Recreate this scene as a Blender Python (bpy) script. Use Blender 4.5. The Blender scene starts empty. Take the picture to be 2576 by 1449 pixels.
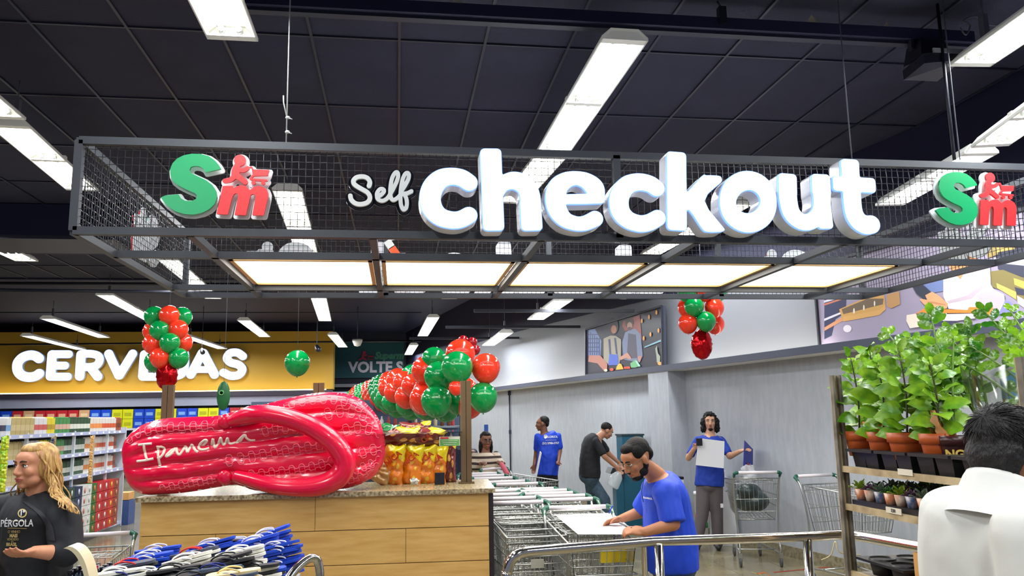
import bpy, bmesh, math, random
import numpy as np
from mathutils import Vector, Matrix, noise
random.seed(7)
SC = bpy.context.scene
COL = SC.collection
# ---------------------------------------------------------------- camera
FPX, EYE = 2006.0, 1.70
YAW, PIT, ROL = 0.14386, 0.15885, -0.01849
_F = Vector((math.sin(YAW)*math.cos(PIT), math.cos(YAW)*math.cos(PIT), math.sin(PIT)))
_R = Vector((math.cos(YAW), -math.sin(YAW), 0))
_U = _R.cross(_F)
RT = _R*math.cos(ROL)+_U*math.sin(ROL)
UP = -_R*math.sin(ROL)+_U*math.cos(ROL)
CAM = Vector((0, 0, EYE))
cd = bpy.data.cameras.new('camera'); cam = bpy.data.objects.new('camera', cd); COL.objects.link(cam)
m = Matrix((RT, UP, -_F)).transposed().to_4x4(); m.translation = CAM
cam.matrix_world = m
cd.sensor_width = 36; cd.lens = FPX/2576*36; cd.clip_start = 0.05; cd.clip_end = 200
SC.camera = cam
# ---------------------------------------------------------------- world, exposure
W = bpy.data.worlds.new('world'); SC.world = W; W.use_nodes = True
W.node_tree.nodes['Background'].inputs[0].default_value = (0.55, 0.62, 0.9, 1)
W.node_tree.nodes['Background'].inputs[1].default_value = 0.35
vs = SC.view_settings
vs.view_transform = 'Standard'; vs.look = 'None'; vs.gamma = 1; vs.use_curve_mapping = False
vs.exposure = 0.0
LAMP_W = 70.0      # power of each twin tube fitting
# ---------------------------------------------------------------- measuring helpers (photo frame 2576x1449 -> metres)
def _ray(x, y): return RT*(x-1288)+UP*(724.5-y)+_F*FPX
def PY(x, y, Y): d = _ray(x, y); return CAM+d*(Y/d.y)
def PZ(x, y, z): d = _ray(x, y); return CAM+d*((z-EYE)/d.z)
def PX(x, y, X): d = _ray(x, y); return CAM+d*(X/d.x)
WA, WC = 0.19, 6.335           # right wall: X + WA*Y = WC
WN = math.hypot(1, WA)
def PW(x, y, off=0):
    d = _ray(x, y); c = WC-off*WN
    return CAM+d*(c/(d.x+WA*d.y))
# ---------------------------------------------------------------- materials
def lin(c):
    c = c/255.0
    return c/12.92 if c <= 0.04045 else ((c+0.055)/1.055)**2.4
MATS = {}
def M(name, rgb=(128, 128, 128), rough=0.5, metal=0.0, emit=0.0, ecol=None, noise_=None, bump=None, alpha=None, trans=0.0, coat=0.0, ior=None, spec=None, sss=0):
    if name in MATS: return MATS[name]
    mt = bpy.data.materials.new(name); mt.use_nodes = True; MATS[name] = mt
    nt = mt.node_tree; b = nt.nodes['Principled BSDF']
    col = (lin(rgb[0]), lin(rgb[1]), lin(rgb[2]), 1)
    b.inputs['Base Color'].default_value = col
    b.inputs['Roughness'].default_value = rough; b.inputs['Metallic'].default_value = metal
    if coat: b.inputs['Coat Weight'].default_value = coat; b.inputs['Coat Roughness'].default_value = 0.05
    if trans: b.inputs['Transmission Weight'].default_value = trans
    if ior: b.inputs['IOR'].default_value = ior
    if spec is not None: b.inputs['Specular IOR Level'].default_value = spec
    if sss: b.inputs['Subsurface Weight'].default_value = sss; b.inputs['Subsurface Scale'].default_value = 0.02
    if alpha is not None: b.inputs['Alpha'].default_value = alpha
    if emit:
        e = ecol or rgb
        b.inputs['Emission Color'].default_value = (lin(e[0]), lin(e[1]), lin(e[2]), 1)
        b.inputs['Emission Strength'].default_value = emit
    tc = nt.nodes.new('ShaderNodeTexCoord')
    if noise_:
        sc, rgb2, stretch, detail = (list(noise_)+[None]*4)[:4]
        mp = nt.nodes.new('ShaderNodeMapping'); mp.inputs['Scale'].default_value = stretch or (1, 1, 1)
        n = nt.nodes.new('ShaderNodeTexNoise'); n.inputs['Scale'].default_value = sc; n.inputs['Detail'].default_value = detail or 5
        r = nt.nodes.new('ShaderNodeValToRGB'); r.color_ramp.elements[0].position = 0.35; r.color_ramp.elements[1].position = 0.65
        r.color_ramp.elements[0].color = col; r.color_ramp.elements[1].color = (lin(rgb2[0]), lin(rgb2[1]), lin(rgb2[2]), 1)
        nt.links.new(tc.outputs['Object'], mp.inputs[0]); nt.links.new(mp.outputs[0], n.inputs['Vector'])
        nt.links.new(n.outputs['Fac'], r.inputs[0]); nt.links.new(r.outputs[0], b.inputs['Base Color'])
    if bump:
        sc, st = bump[:2]
        mp = nt.nodes.new('ShaderNodeMapping'); mp.inputs['Scale'].default_value = bump[2] if len(bump) > 2 else (1, 1, 1)
        n = nt.nodes.new('ShaderNodeTexNoise'); n.inputs['Scale'].default_value = sc; n.inputs['Detail'].default_value = 4
        bp = nt.nodes.new('ShaderNodeBump'); bp.inputs['Strength'].default_value = st; bp.inputs['Distance'].default_value = 0.01
        nt.links.new(tc.outputs['Object'], mp.inputs[0]); nt.links.new(mp.outputs[0], n.inputs['Vector'])
        nt.links.new(n.outputs['Fac'], bp.inputs['Height']); nt.links.new(bp.outputs[0], b.inputs['Normal'])
    return mt
def glassy(name, rgb, rough=0.0, fac=0.12, ior=1.45):
    """thin see-through sheet: mostly transparent with a glossy share"""
    if name in MATS: return MATS[name]
    mt = bpy.data.materials.new(name); mt.use_nodes = True; MATS[name] = mt
    nt = mt.node_tree; nt.nodes.clear()
    o = nt.nodes.new('ShaderNodeOutputMaterial'); t = nt.nodes.new('ShaderNodeBsdfTransparent'); g = nt.nodes.new('ShaderNodeBsdfGlossy')
    t.inputs[0].default_value = (lin(rgb[0]), lin(rgb[1]), lin(rgb[2]), 1); g.inputs['Roughness'].default_value = rough
    f = nt.nodes.new('ShaderNodeFresnel'); f.inputs[0].default_value = ior
    ad = nt.nodes.new('ShaderNodeMath'); ad.operation = 'ADD'; ad.inputs[1].default_value = fac; ad.use_clamp = True
    mx = nt.nodes.new('ShaderNodeMixShader')
    nt.links.new(f.outputs[0], ad.inputs[0]); nt.links.new(ad.outputs[0], mx.inputs[0])
    nt.links.new(t.outputs[0], mx.inputs[1]); nt.links.new(g.outputs[0], mx.inputs[2]); nt.links.new(mx.outputs[0], o.inputs[0])
    return mt
# ---------------------------------------------------------------- mesh builder
def V(*a): return Vector(a)
class MB:
    def __init__(s): s.v = []; s.f = []; s.m = []; s.sm = []; s.mi = 0; s.smooth = True
    def add(s, vs_, fs, smooth=None):
        o = len(s.v); s.v += [tuple(p) for p in vs_]
        for f in fs: s.f.append([i+o for i in f]); s.m.append(s.mi); s.sm.append(s.smooth if smooth is None else smooth)
        return s
    def box(s, c, size, rot=None, taper=1.0):
        hx, hy, hz = [q/2 for q in size]; P = []
        for dz in (-1, 1):
            t = taper if dz > 0 else 1
            for dx, dy in ((-1, -1), (1, -1), (1, 1), (-1, 1)):
                p = Vector((dx*hx*t, dy*hy*t, dz*hz))
                if rot is not None: p = rot @ p
                P.append(p+Vector(c))
        return s.add(P, [(0, 3, 2, 1), (4, 5, 6, 7), (0, 1, 5, 4), (1, 2, 6, 5), (2, 3, 7, 6), (3, 0, 4, 7)], False)
    def bar(s, a, b, w, h=None, upv=None):
        """square bar from a to b"""
        a = Vector(a); b = Vector(b); d = b-a; L = d.length
        if L < 1e-6: return s
        z = d/L; u = Vector(upv) if upv else (V(0, 0, 1) if abs(z.z) < .9 else V(0, 1, 0))
        x = z.cross(u).normalized(); y = x.cross(z)
        return s.box((a+b)/2, (w, h or w, L), Matrix((x, y, z)).transposed())
    def tube(s, pts, r, n=8, cap=True, closed=False):
        pts = [Vector(p) for p in pts]; N = len(pts); R = r if isinstance(r, (list, tuple)) else [r]*N
        vs_ = []; fr = None
        for i, p in enumerate(pts):
            if closed: t = pts[(i+1) % N]-pts[i-1]
            else: t = pts[min(i+1, N-1)]-pts[max(i-1, 0)]
            t = t.normalized() if t.length > 1e-9 else V(0, 0, 1)
            if fr is None: fr = t.orthogonal().normalized()
            else:
                fr = fr-t*fr.dot(t); fr = fr.normalized() if fr.length > 1e-6 else t.orthogonal().normalized()
            bt = t.cross(fr)
            for k in range(n):
                a = 2*math.pi*k/n; vs_.append(p+(fr*math.cos(a)+bt*math.sin(a))*R[i])
        fs = []
        for i in range(N if closed else N-1):
            j = (i+1) % N
            for k in range(n): fs.append((i*n+k, i*n+(k+1) % n, j*n+(k+1) % n, j*n+k))
        s.add(vs_, fs)
        if cap and not closed:
            o = len(s.v)-len(vs_)
            s.f.append([o+k for k in range(n)][::-1]); s.m.append(s.mi); s.sm.append(False)
            s.f.append([o+(N-1)*n+k for k in range(n)]); s.m.append(s.mi); s.sm.append(False)
        return s
    def ell(s, c, r, seg=16, rings=10, rot=None):
        r = (r, r, r) if isinstance(r, (int, float)) else r; c = Vector(c); P = []
        for i in range(rings+1):
            th = math.pi*i/rings
            for k in range(seg):
                a = 2*math.pi*k/seg
                p = Vector((r[0]*math.sin(th)*math.cos(a), r[1]*math.sin(th)*math.sin(a), r[2]*math.cos(th)))
                if rot is not None: p = rot @ p
                P.append(p+c)
        fs = []
        for i in range(rings):
            for k in range(seg):
                a, b, c2, d = i*seg+k, i*seg+(k+1) % seg, (i+1)*seg+(k+1) % seg, (i+1)*seg+k
                if i == 0: fs.append((a, d, c2))
                elif i == rings-1: fs.append((a, d, b))
                else: fs.append((a, d, c2, b))
        return s.add(P, fs)
    def cone(s, a, b, r0, r1, n=12):
        """rounded cone: a tapered limb with ball ends"""
        a = Vector(a); b = Vector(b); d = b-a; L = max(d.length, 1e-5); z = d/L
        prof = []
        for i in range(5):
            t = math.pi/2*i/4; prof.append((-r0*math.cos(t), max(r0*math.sin(t), 1e-4)))
        for i in range(5):
            t = math.pi/2*i/4; prof.append((L+r1*math.sin(t), max(r1*math.cos(t), 1e-4)))
        x = z.orthogonal().normalized(); y = z.cross(x); P = []
        for h, r in prof:
            for k in range(n):
                q = 2*math.pi*k/n; P.append(a+z*h+(x*math.cos(q)+y*math.sin(q))*r)
        N = len(prof)
        fs = [(i*n+k, i*n+(k+1) % n, (i+1)*n+(k+1) % n, (i+1)*n+k) for i in range(N-1) for k in range(n)]
        fs += [[k for k in range(n)][::-1], [(N-1)*n+k for k in range(n)]]
        return s.add(P, fs)
    def lathe(s, c, prof, n=20, rot=None, sx=1, sy=1):
        c = Vector(c); P = []
        for r, z in prof:
            for k in range(n):
                a = 2*math.pi*k/n; p = Vector((r*sx*math.cos(a), r*sy*math.sin(a), z))
                if rot is not None: p = rot @ p
                P.append(p+c)
        N = len(prof)
        fs = [(i*n+k, i*n+(k+1) % n, (i+1)*n+(k+1) % n, (i+1)*n+k) for i in range(N-1) for k in range(n)]
        if prof[0][0] > 1e-4: fs.append([k for k in range(n)][::-1])
        if prof[-1][0] > 1e-4: fs.append([(N-1)*n+k for k in range(n)])
        return s.add(P, fs)
    def prism(s, poly, d):
        """poly: list of 3d points (flat); extruded by vector d"""
        n = len(poly); d = Vector(d); P = [Vector(p) for p in poly]; P += [p+d for p in P[:n]]
        fs = [list(range(n))[::-1], [n+i for i in range(n)]]+[(i, (i+1) % n, n+(i+1) % n, n+i) for i in range(n)]
        return s.add(P, fs, False)
    def build(s, name, mats, parent=None, world=True, label=None):
        me = bpy.data.meshes.new(name)
        if not isinstance(mats, (list, tuple)): mats = [mats]
        vs_ = s.v
        if parent is not None and world:
            inv = wmat(parent).inverted(); vs_ = [inv @ Vector(p) for p in s.v]
        me.from_pydata([tuple(p) for p in vs_], [], s.f)
        for mm in mats: me.materials.append(mm)
        me.polygons.foreach_set('material_index', s.m); me.polygons.foreach_set('use_smooth', s.sm)
        me.update()
        o = bpy.data.objects.new(name, me); COL.objects.link(o)
        if parent is not None: o.parent = parent
        if label: o['label'] = label
        return o
def wmat(o):
    m_ = o.matrix_basis.copy(); p = o.parent
    while p is not None: m_ = p.matrix_basis @ m_; p = p.parent
    return m_
def tag(o, label=None, cat=None, group=None, kind=None):
    if label: o['label'] = label
    if cat: o['category'] = cat
    if group: o['group'] = group
    if kind: o['kind'] = kind
    return o
def thing(name, label, cat, loc=(0, 0, 0), rz=0.0, group=None):
    o = bpy.data.objects.new(name, None); COL.objects.link(o)
    o.empty_display_size = 0.05; o.location = loc; o.rotation_euler = (0, 0, rz)
    bpy_upd(o)
    return tag(o, label, cat, group)
def bpy_upd(o): pass
def struct(name, mb, mat, parent=None):
    o = mb.build(name, mat, parent); o['kind'] = 'structure'; return o
def copy_tree(o, parent=None):
    c = o.copy(); COL.objects.link(c)
    if parent is not None: c.parent = parent
    for ch in list(o.children): copy_tree(ch, c)
    return c
def dup(root, loc=None, rz=None, label=None, group=None, scale=None):
    c = copy_tree(root)
    if loc is not None: c.location = loc
    if rz is not None: c.rotation_euler = (0, 0, rz)
    if scale is not None: c.scale = (scale,)*3 if isinstance(scale, (int, float)) else scale
    if label: c['label'] = label
    if group: c['group'] = group
    return c
def smooth_pts(P, k=6, closed=False):
    """Catmull-Rom; points may carry extra values (radius)"""
    P = [np.array(p, float) for p in P]; n = len(P)
    if n < 3: return P
    out = []; rng = range(n if closed else n-1)
    for i in rng:
        if closed: a, b, c, d = P[i-1], P[i], P[(i+1) % n], P[(i+2) % n]
        else: a, b, c, d = P[max(i-1, 0)], P[i], P[i+1], P[min(i+2, n-1)]
        for j in range(k):
            t = j/k
            out.append(0.5*((2*b)+(-a+c)*t+(2*a-5*b+4*c-d)*t*t+(-a+3*b-3*c+d)*t**3))
    if not closed: out.append(P[-1])
    return out
# ---------------------------------------------------------------- flat shapes from strokes and outlines
class Shape:
    """union of thick strokes and polygons in a plane, turned into clean outlines"""
    def __init__(s): s.st = []; s.po = []; s.rb = []
    def block(s, a, b, hw, r):
        """straight bar from a to b with softly rounded corners"""
        s.rb.append((np.array(a[:2], float), np.array(b[:2], float), hw, r)); return s
    def stroke(s, pts, r=None, k=6, sm=True):
        P = [tuple(p) if len(p) > 2 else (p[0], p[1], r) for p in pts]
        P = smooth_pts(P, k) if sm and len(P) > 2 else [np.array(p, float) for p in P]
        s.st.append(np.array(P)); return s
    def poly(s, pts, k=1):
        P = smooth_pts(pts, k, True) if k > 1 else pts
        s.po.append(np.array([p[:2] for p in P], float)); return s
    def bounds(s):
        L = [a[:, :2]-a[:, 2:3] for a in s.st]+[a[:, :2]+a[:, 2:3] for a in s.st]+s.po
        for a, b, hw, r in s.rb: L += [np.array([a-hw, a+hw, b-hw, b+hw])]
        A = np.vstack(L); return A.min(0), A.max(0)
    def sdf(s, X, Y):
        D = np.full(X.shape, 1e9)
        for a in s.st:
            for i in range(max(len(a)-1, 1)):
                p = a[i]; q = a[min(i+1, len(a)-1)]
                dx, dy = q[0]-p[0], q[1]-p[1]; L = dx*dx+dy*dy
                t = np.clip(((X-p[0])*dx+(Y-p[1])*dy)/L, 0, 1) if L > 1e-14 else np.zeros_like(X)
                D = np.minimum(D, np.hypot(X-p[0]-t*dx, Y-p[1]-t*dy)-(p[2]+t*(q[2]-p[2])))
        for a, b, hw, r in s.rb:
            c = (a+b)/2; t = b-a; n = np.hypot(*t); t = t/n; U = np.abs((X-c[0])*t[0]+(Y-c[1])*t[1])-(n/2-r); W_ = np.abs(-(X-c[0])*t[1]+(Y-c[1])*t[0])-(hw-r)
            D = np.minimum(D, np.hypot(np.maximum(U, 0), np.maximum(W_, 0))+np.minimum(np.maximum(U, W_), 0)-r)
        for a in s.po:
            d = np.full(X.shape, 1e9); ins = np.zeros(X.shape, bool); n = len(a)
            for i in range(n):
                p = a[i]; q = a[(i+1) % n]; dx, dy = q-p; L = dx*dx+dy*dy
                if L < 1e-14: continue
                t = np.clip(((X-p[0])*dx+(Y-p[1])*dy)/L, 0, 1)
                d = np.minimum(d, np.hypot(X-p[0]-t*dx, Y-p[1]-t*dy))
                if abs(dy) > 1e-12:
                    c = ((p[1] > Y) != (q[1] > Y)) & (X < dx*(Y-p[1])/dy+p[0]); ins ^= c
            D = np.minimum(D, np.where(ins, -d, d))
        return D
    def loops(s, off=0.0, res=None):
        lo, hi = s.bounds(); pad = abs(off)+(hi-lo).max()*.03; lo = lo-pad; hi = hi+pad
        res = res or (hi-lo).max()/150
        nx, ny = int((hi[0]-lo[0])/res)+2, int((hi[1]-lo[1])/res)+2
        xs = lo[0]+np.arange(nx)*res; ys = lo[1]+np.arange(ny)*res
        X, Y = np.meshgrid(xs, ys, indexing='ij'); D = s.sdf(X, Y)-off
        D[np.abs(D) < 1e-9] = 1e-9
        nxt = {}
        def ed(i, j, e):   # edge id: 0 bottom(i,j)-(i+1,j), 1 left(i,j)-(i,j+1)
            return (i, j, e)
        def pos(k):
            i, j, e = k; a = D[i, j]
            if e == 0: b = D[i+1, j]; t = a/(a-b); return (xs[i]+t*res, ys[j])
            b = D[i, j+1]; t = a/(a-b); return (xs[i], ys[j]+t*res)
        ins = D < 0
        mix = ins[:-1, :-1].astype(int)+ins[1:, :-1]+ins[:-1, 1:]+ins[1:, 1:]
        for i, j in zip(*np.where((mix > 0) & (mix < 4))):
            c = (ins[i, j], ins[i+1, j], ins[i+1, j+1], ins[i, j+1])
            E = (ed(i, j, 0), ed(i+1, j, 1), ed(i, j+1, 0), ed(i, j, 1))
            outs = [k for k in range(4) if c[k] and not c[(k+1) % 4]]
            inn = [k for k in range(4) if not c[k] and c[(k+1) % 4]]
            if len(outs) == 1: nxt[E[outs[0]]] = E[inn[0]]
            else:
                for o_ in outs: nxt[E[o_]] = E[(o_+1) % 4] if ((o_+1) % 4) in inn else E[(o_+3) % 4]
        L = []
        while nxt:
            st = next(iter(nxt)); cur = st; lp = []
            while cur in nxt:
                lp.append(pos(cur)); cur = nxt.pop(cur)
            if len(lp) > 6:
                A = np.array(lp)
                for _ in range(2): A = (np.roll(A, 1, 0)+2*A+np.roll(A, -1, 0))/4
                keep = [0]
                for q in range(1, len(A)):
                    a0 = A[keep[-1]]; d1 = A[q]-a0
                    if np.hypot(*d1) > res*2.2: keep.append(q); continue
                    d2 = A[(q+1) % len(A)]-A[q]
                    if abs(d1[0]*d2[1]-d1[1]*d2[0]) > .12*np.hypot(*d1)*np.hypot(*d2)+1e-12 and np.hypot(*d1) > res*.9: keep.append(q)
                L.append(A[keep])
        return L
    def mesh(s, name, depth, mats, parent, M4, off=0.0, bevel=0.0, res=None, zoff=0.0, label=None):
        """extruded solid in local xy (z towards the viewer), placed by matrix M4; mats = (front, edge, side)"""
        cu = bpy.data.curves.new('tmp', 'CURVE'); cu.dimensions = '2D'; cu.fill_mode = 'BOTH'
        cu.extrude = max(depth/2-bevel, 0.0001); cu.bevel_depth = bevel; cu.bevel_resolution = 1; cu.offset = -bevel
        for lp in s.loops(off, res):
            sp = cu.splines.new('POLY'); sp.points.add(len(lp)-1)
            for i, p in enumerate(lp): sp.points[i].co = (p[0], p[1], 0, 1)
            sp.use_cyclic_u = True
        ob = bpy.data.objects.new('tmp', cu); me = bpy.data.meshes.new_from_object(ob)
        bpy.data.objects.remove(ob); bpy.data.curves.remove(cu)
        me.name = name; me.materials.clear()
        if not isinstance(mats, (list, tuple)): mats = (mats, mats, mats)
        for mm in mats: me.materials.append(mm)
        for p in me.polygons:
            nz = p.normal.z; p.material_index = 0 if nz > .97 else (1 if nz > .15 else 2); p.use_smooth = False
        T = M4 @ Matrix.Translation((0, 0, zoff))
        if parent is not None: T = wmat(parent).inverted() @ T
        me.transform(T)
        o = bpy.data.objects.new(name, me); COL.objects.link(o)
        if parent is not None: o.parent = parent
        if label: o['label'] = label
        return o
def plane_xz(Y):
    """local x -> X, local y -> Z, local z -> -Y (faces the camera)"""
    return Matrix(((1, 0, 0, 0), (0, 0, -1, Y), (0, 1, 0, 0), (0, 0, 0, 1)))
def text_mesh(name, txt, size, mat, parent, M4, depth=0.002, bold=0.0, align='CENTER', shear=0.0, xs=1.0, label=None):
    cu = bpy.data.curves.new('tmp', 'FONT'); cu.body = txt; cu.size = size; cu.extrude = depth/2; cu.offset = bold; cu.shear = shear
    cu.align_x = align; cu.align_y = 'CENTER'; cu.resolution_u = 3
    ob = bpy.data.objects.new('tmp', cu); me = bpy.data.meshes.new_from_object(ob)
    bpy.data.objects.remove(ob); bpy.data.curves.remove(cu)
    me.name = name; me.materials.clear(); me.materials.append(mat)
    T = M4 @ Matrix.Diagonal((xs, 1, 1, 1))
    if parent is not None: T = wmat(parent).inverted() @ T
    me.transform(T); o = bpy.data.objects.new(name, me); COL.objects.link(o)
    if parent is not None: o.parent = parent
    if label: o['label'] = label
    return o
def fuse(mb, name, mat, parent, voxel, smooth=6, label=None, world=True, post=None):
    """grow one continuous surface over overlapping solids"""
    me = bpy.data.meshes.new('t'); me.from_pydata(mb.v, [], mb.f)
    bm = bmesh.new(); bm.from_mesh(me); bmesh.ops.recalc_face_normals(bm, faces=bm.faces); bm.to_mesh(me); bm.free()
    ob = bpy.data.objects.new('t', me); COL.objects.link(ob)
    r = ob.modifiers.new('r', 'REMESH'); r.mode = 'VOXEL'; r.voxel_size = voxel
    if smooth:
        s_ = ob.modifiers.new('s', 'SMOOTH'); s_.factor = 0.5; s_.iterations = smooth
    dg = bpy.context.evaluated_depsgraph_get(); dg.update()
    m2 = bpy.data.meshes.new_from_object(ob.evaluated_get(dg))
    bpy.data.objects.remove(ob); bpy.data.meshes.remove(me)
    m2.name = name; m2.materials.clear()
    for mm in (mat if isinstance(mat, (list, tuple)) else [mat]): m2.materials.append(mm)
    if post: post(m2)
    if parent is not None and world: m2.transform(wmat(parent).inverted())
    m2.polygons.foreach_set('use_smooth', [True]*len(m2.polygons)); m2.update()
    o = bpy.data.objects.new(name, m2); COL.objects.link(o)
    if parent is not None: o.parent = parent
    if label: o['label'] = label
    return o
# ---------------------------------------------------------------- room shell
m_tile = M('ceiling_tile', (36, 37, 62), .85, noise_=(3, (31, 32, 56)), bump=(60, .25))
m_tbar = M('ceiling_bar', (40, 42, 60), .4, .2)
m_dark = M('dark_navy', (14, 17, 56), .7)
m_dark2 = M('dark_steel', (22, 24, 38), .5)
m_plaster = M('grey_plaster', (172, 176, 184), .7, noise_=(5, (162, 167, 175), (3, 3, .7), 8), bump=(14, .10, (2, 2, .6)))
m_upper = M('upper_wall_paint', (122, 125, 134), .6)
m_fascia = M('ledge_fascia', (62, 68, 86), .5)
m_white = M('white_paint', (225, 225, 222), .5)
m_led = M('led_strip', (255, 248, 225), emit=22.0)
m_floor = M('granite_floor', (150, 140, 112), .16, noise_=(2.2, (118, 110, 88), (1, 1, 1), 9), bump=(30, .02))
nt = m_floor.node_tree; b = nt.nodes['Principled BSDF']
br = nt.nodes.new('ShaderNodeTexBrick'); br.offset = 0; br.inputs['Scale'].default_value = 1.0
br.inputs['Brick Width'].default_value = .6; br.inputs['Row Height'].default_value = .6; br.inputs['Mortar Size'].default_value = .004
br.inputs['Color1'].default_value = (1, 1, 1, 1); br.inputs['Color2'].default_value = (.88, .88, .86, 1); br.inputs['Mortar'].default_value = (.45, .43, .38, 1)
mul = nt.nodes.new('ShaderNodeMix'); mul.data_type = 'RGBA'; mul.blend_type = 'MULTIPLY'; mul.inputs[0].default_value = 1
src = b.inputs['Base Color'].links[0].from_socket; tcn = [n for n in nt.nodes if n.type == 'TEX_COORD'][0]
nt.links.new(tcn.outputs['Object'], br.inputs['Vector']); nt.links.new(src, mul.inputs[6]); nt.links.new(br.outputs[0], mul.inputs[7]); nt.links.new(mul.outputs[2], b.inputs['Base Color'])
m_base = M('granite_base', (150, 142, 118), .3, noise_=(25, (110, 102, 80)))

def wx(y, off=0): return (WC-off*WN)-WA*y      # x of the right wall (or a plane off metres in front of it)
struct('floor', MB().box((-4, 15.5, -.05), (26, 38, .1)), m_floor)
# suspended tiles with bars; a few tiles sit askew
CZ = 4.42
mb = MB(); rr = random.Random(3)
xs = [-16.3+.627*k for k in range(35)]; ys = [-3.58+1.3*k for k in range(16)]
for i in range(len(xs)-1):
    for j in range(len(ys)-1):
        yc = (ys[j]+ys[j+1])/2
        if xs[i] > wx(yc)+.3: continue
        dz = .012+(rr.random() < .06)*.03
        mb.add([(xs[i], ys[j], CZ+dz), (xs[i+1], ys[j], CZ+dz), (xs[i+1], ys[j+1], CZ+dz), (xs[i], ys[j+1], CZ+dz)], [(0, 3, 2, 1)], False)
mb.mi = 1
for x in xs: mb.box((x, 6.17, CZ+.012), (.02, 19.5, .03))
for y in ys: mb.box((-5.6, y, CZ+.013), (21.5, .018, .03))
struct('ceiling', mb, [m_tile, m_tbar])
mb = MB(); mb.box((-5.5, 25, 5.05), (24, 19, .1)); mb.box((-5.5, 15.97, 4.75), (24, .1, .7)); mb.box((-5.5, 6, 5.0), (24, 20, .05))
struct('trim_1', mb, m_dark)
# right wall: plaster below, light paint above the lit ledge, dark above that
def wallslab(z0, z1, y0=-3.5, y1=34, off=0, th=.12):
    a = (wx(y0, off), y0); b_ = (wx(y1, off), y1); n = (1/WN*th, WA/WN*th)
    return [(a[0], a[1], z0), (b_[0], b_[1], z0), (b_[0]+n[0], b_[1]+n[1], z0), (a[0]+n[0], a[1]+n[1], z0)], (0, 0, z1-z0)
mb = MB(); p, d = wallslab(0, 2.33); mb.prism(p, d); mb.mi = 1; p, d = wallslab(2.33, 3.8); mb.prism(p, d); mb.mi = 2
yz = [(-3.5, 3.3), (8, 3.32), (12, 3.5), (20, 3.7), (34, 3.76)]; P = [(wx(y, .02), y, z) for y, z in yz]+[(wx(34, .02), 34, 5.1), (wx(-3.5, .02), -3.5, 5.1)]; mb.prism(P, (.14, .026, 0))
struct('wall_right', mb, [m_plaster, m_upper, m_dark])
mb = MB(); p, d = wallslab(0, 2.31, 11.25, 11.84, .29, .29); mb.prism(p, d); struct('trim_2', mb, m_plaster)
mb = MB(); p, d = wallslab(0, .125, -3.5, 11.25, .02, .02); mb.prism(p, d); p, d = wallslab(0, .125, 11.84, 30, .02, .02); mb.prism(p, d); p, d = wallslab(0, .125, 11.23, 11.86, .31, .3); mb.prism(p, d)
struct('baseboard_right', mb, m_base)
mb = MB(); p, d = wallslab(2.305, 2.325, 0, 33, .30, .30); mb.prism(p, d); mb.mi = 1; p, d = wallslab(2.31, 2.395, 0, 33, .312, .012); mb.prism(p, d)
struct('trim_3', mb, [m_white, m_fascia])
mb = MB()
for a, b_ in ((8.02, 11.3), (14.1, 31)):
    p, d = wallslab(2.327, 2.34, a, b_, .24, .03); mb.prism(p, d)
tag(mb.build('cove_light', m_led), 'thin warm white cove light strip glowing along the ledge of the grey wall', 'light strip')
# dark horizontal conduits running from the far ceiling to the right wall
# far walls
mb = MB(); mb.box((-4, 31.6, 1.3), (26, .2, 2.6)); mb.mi = 1; mb.box((-4, 31.6, 3.85), (26, .2, 2.5)); struct('wall_back', mb, [M('far_wall_grey', (120, 124, 140), .7), M('far_wall_dark', (30, 34, 52), .7)])
mb = MB(); mb.box((-16.9, 15.5, 2.5), (.2, 38, 5)); struct('wall_left', mb, M('left_wall', (120, 124, 140), .7))
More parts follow.
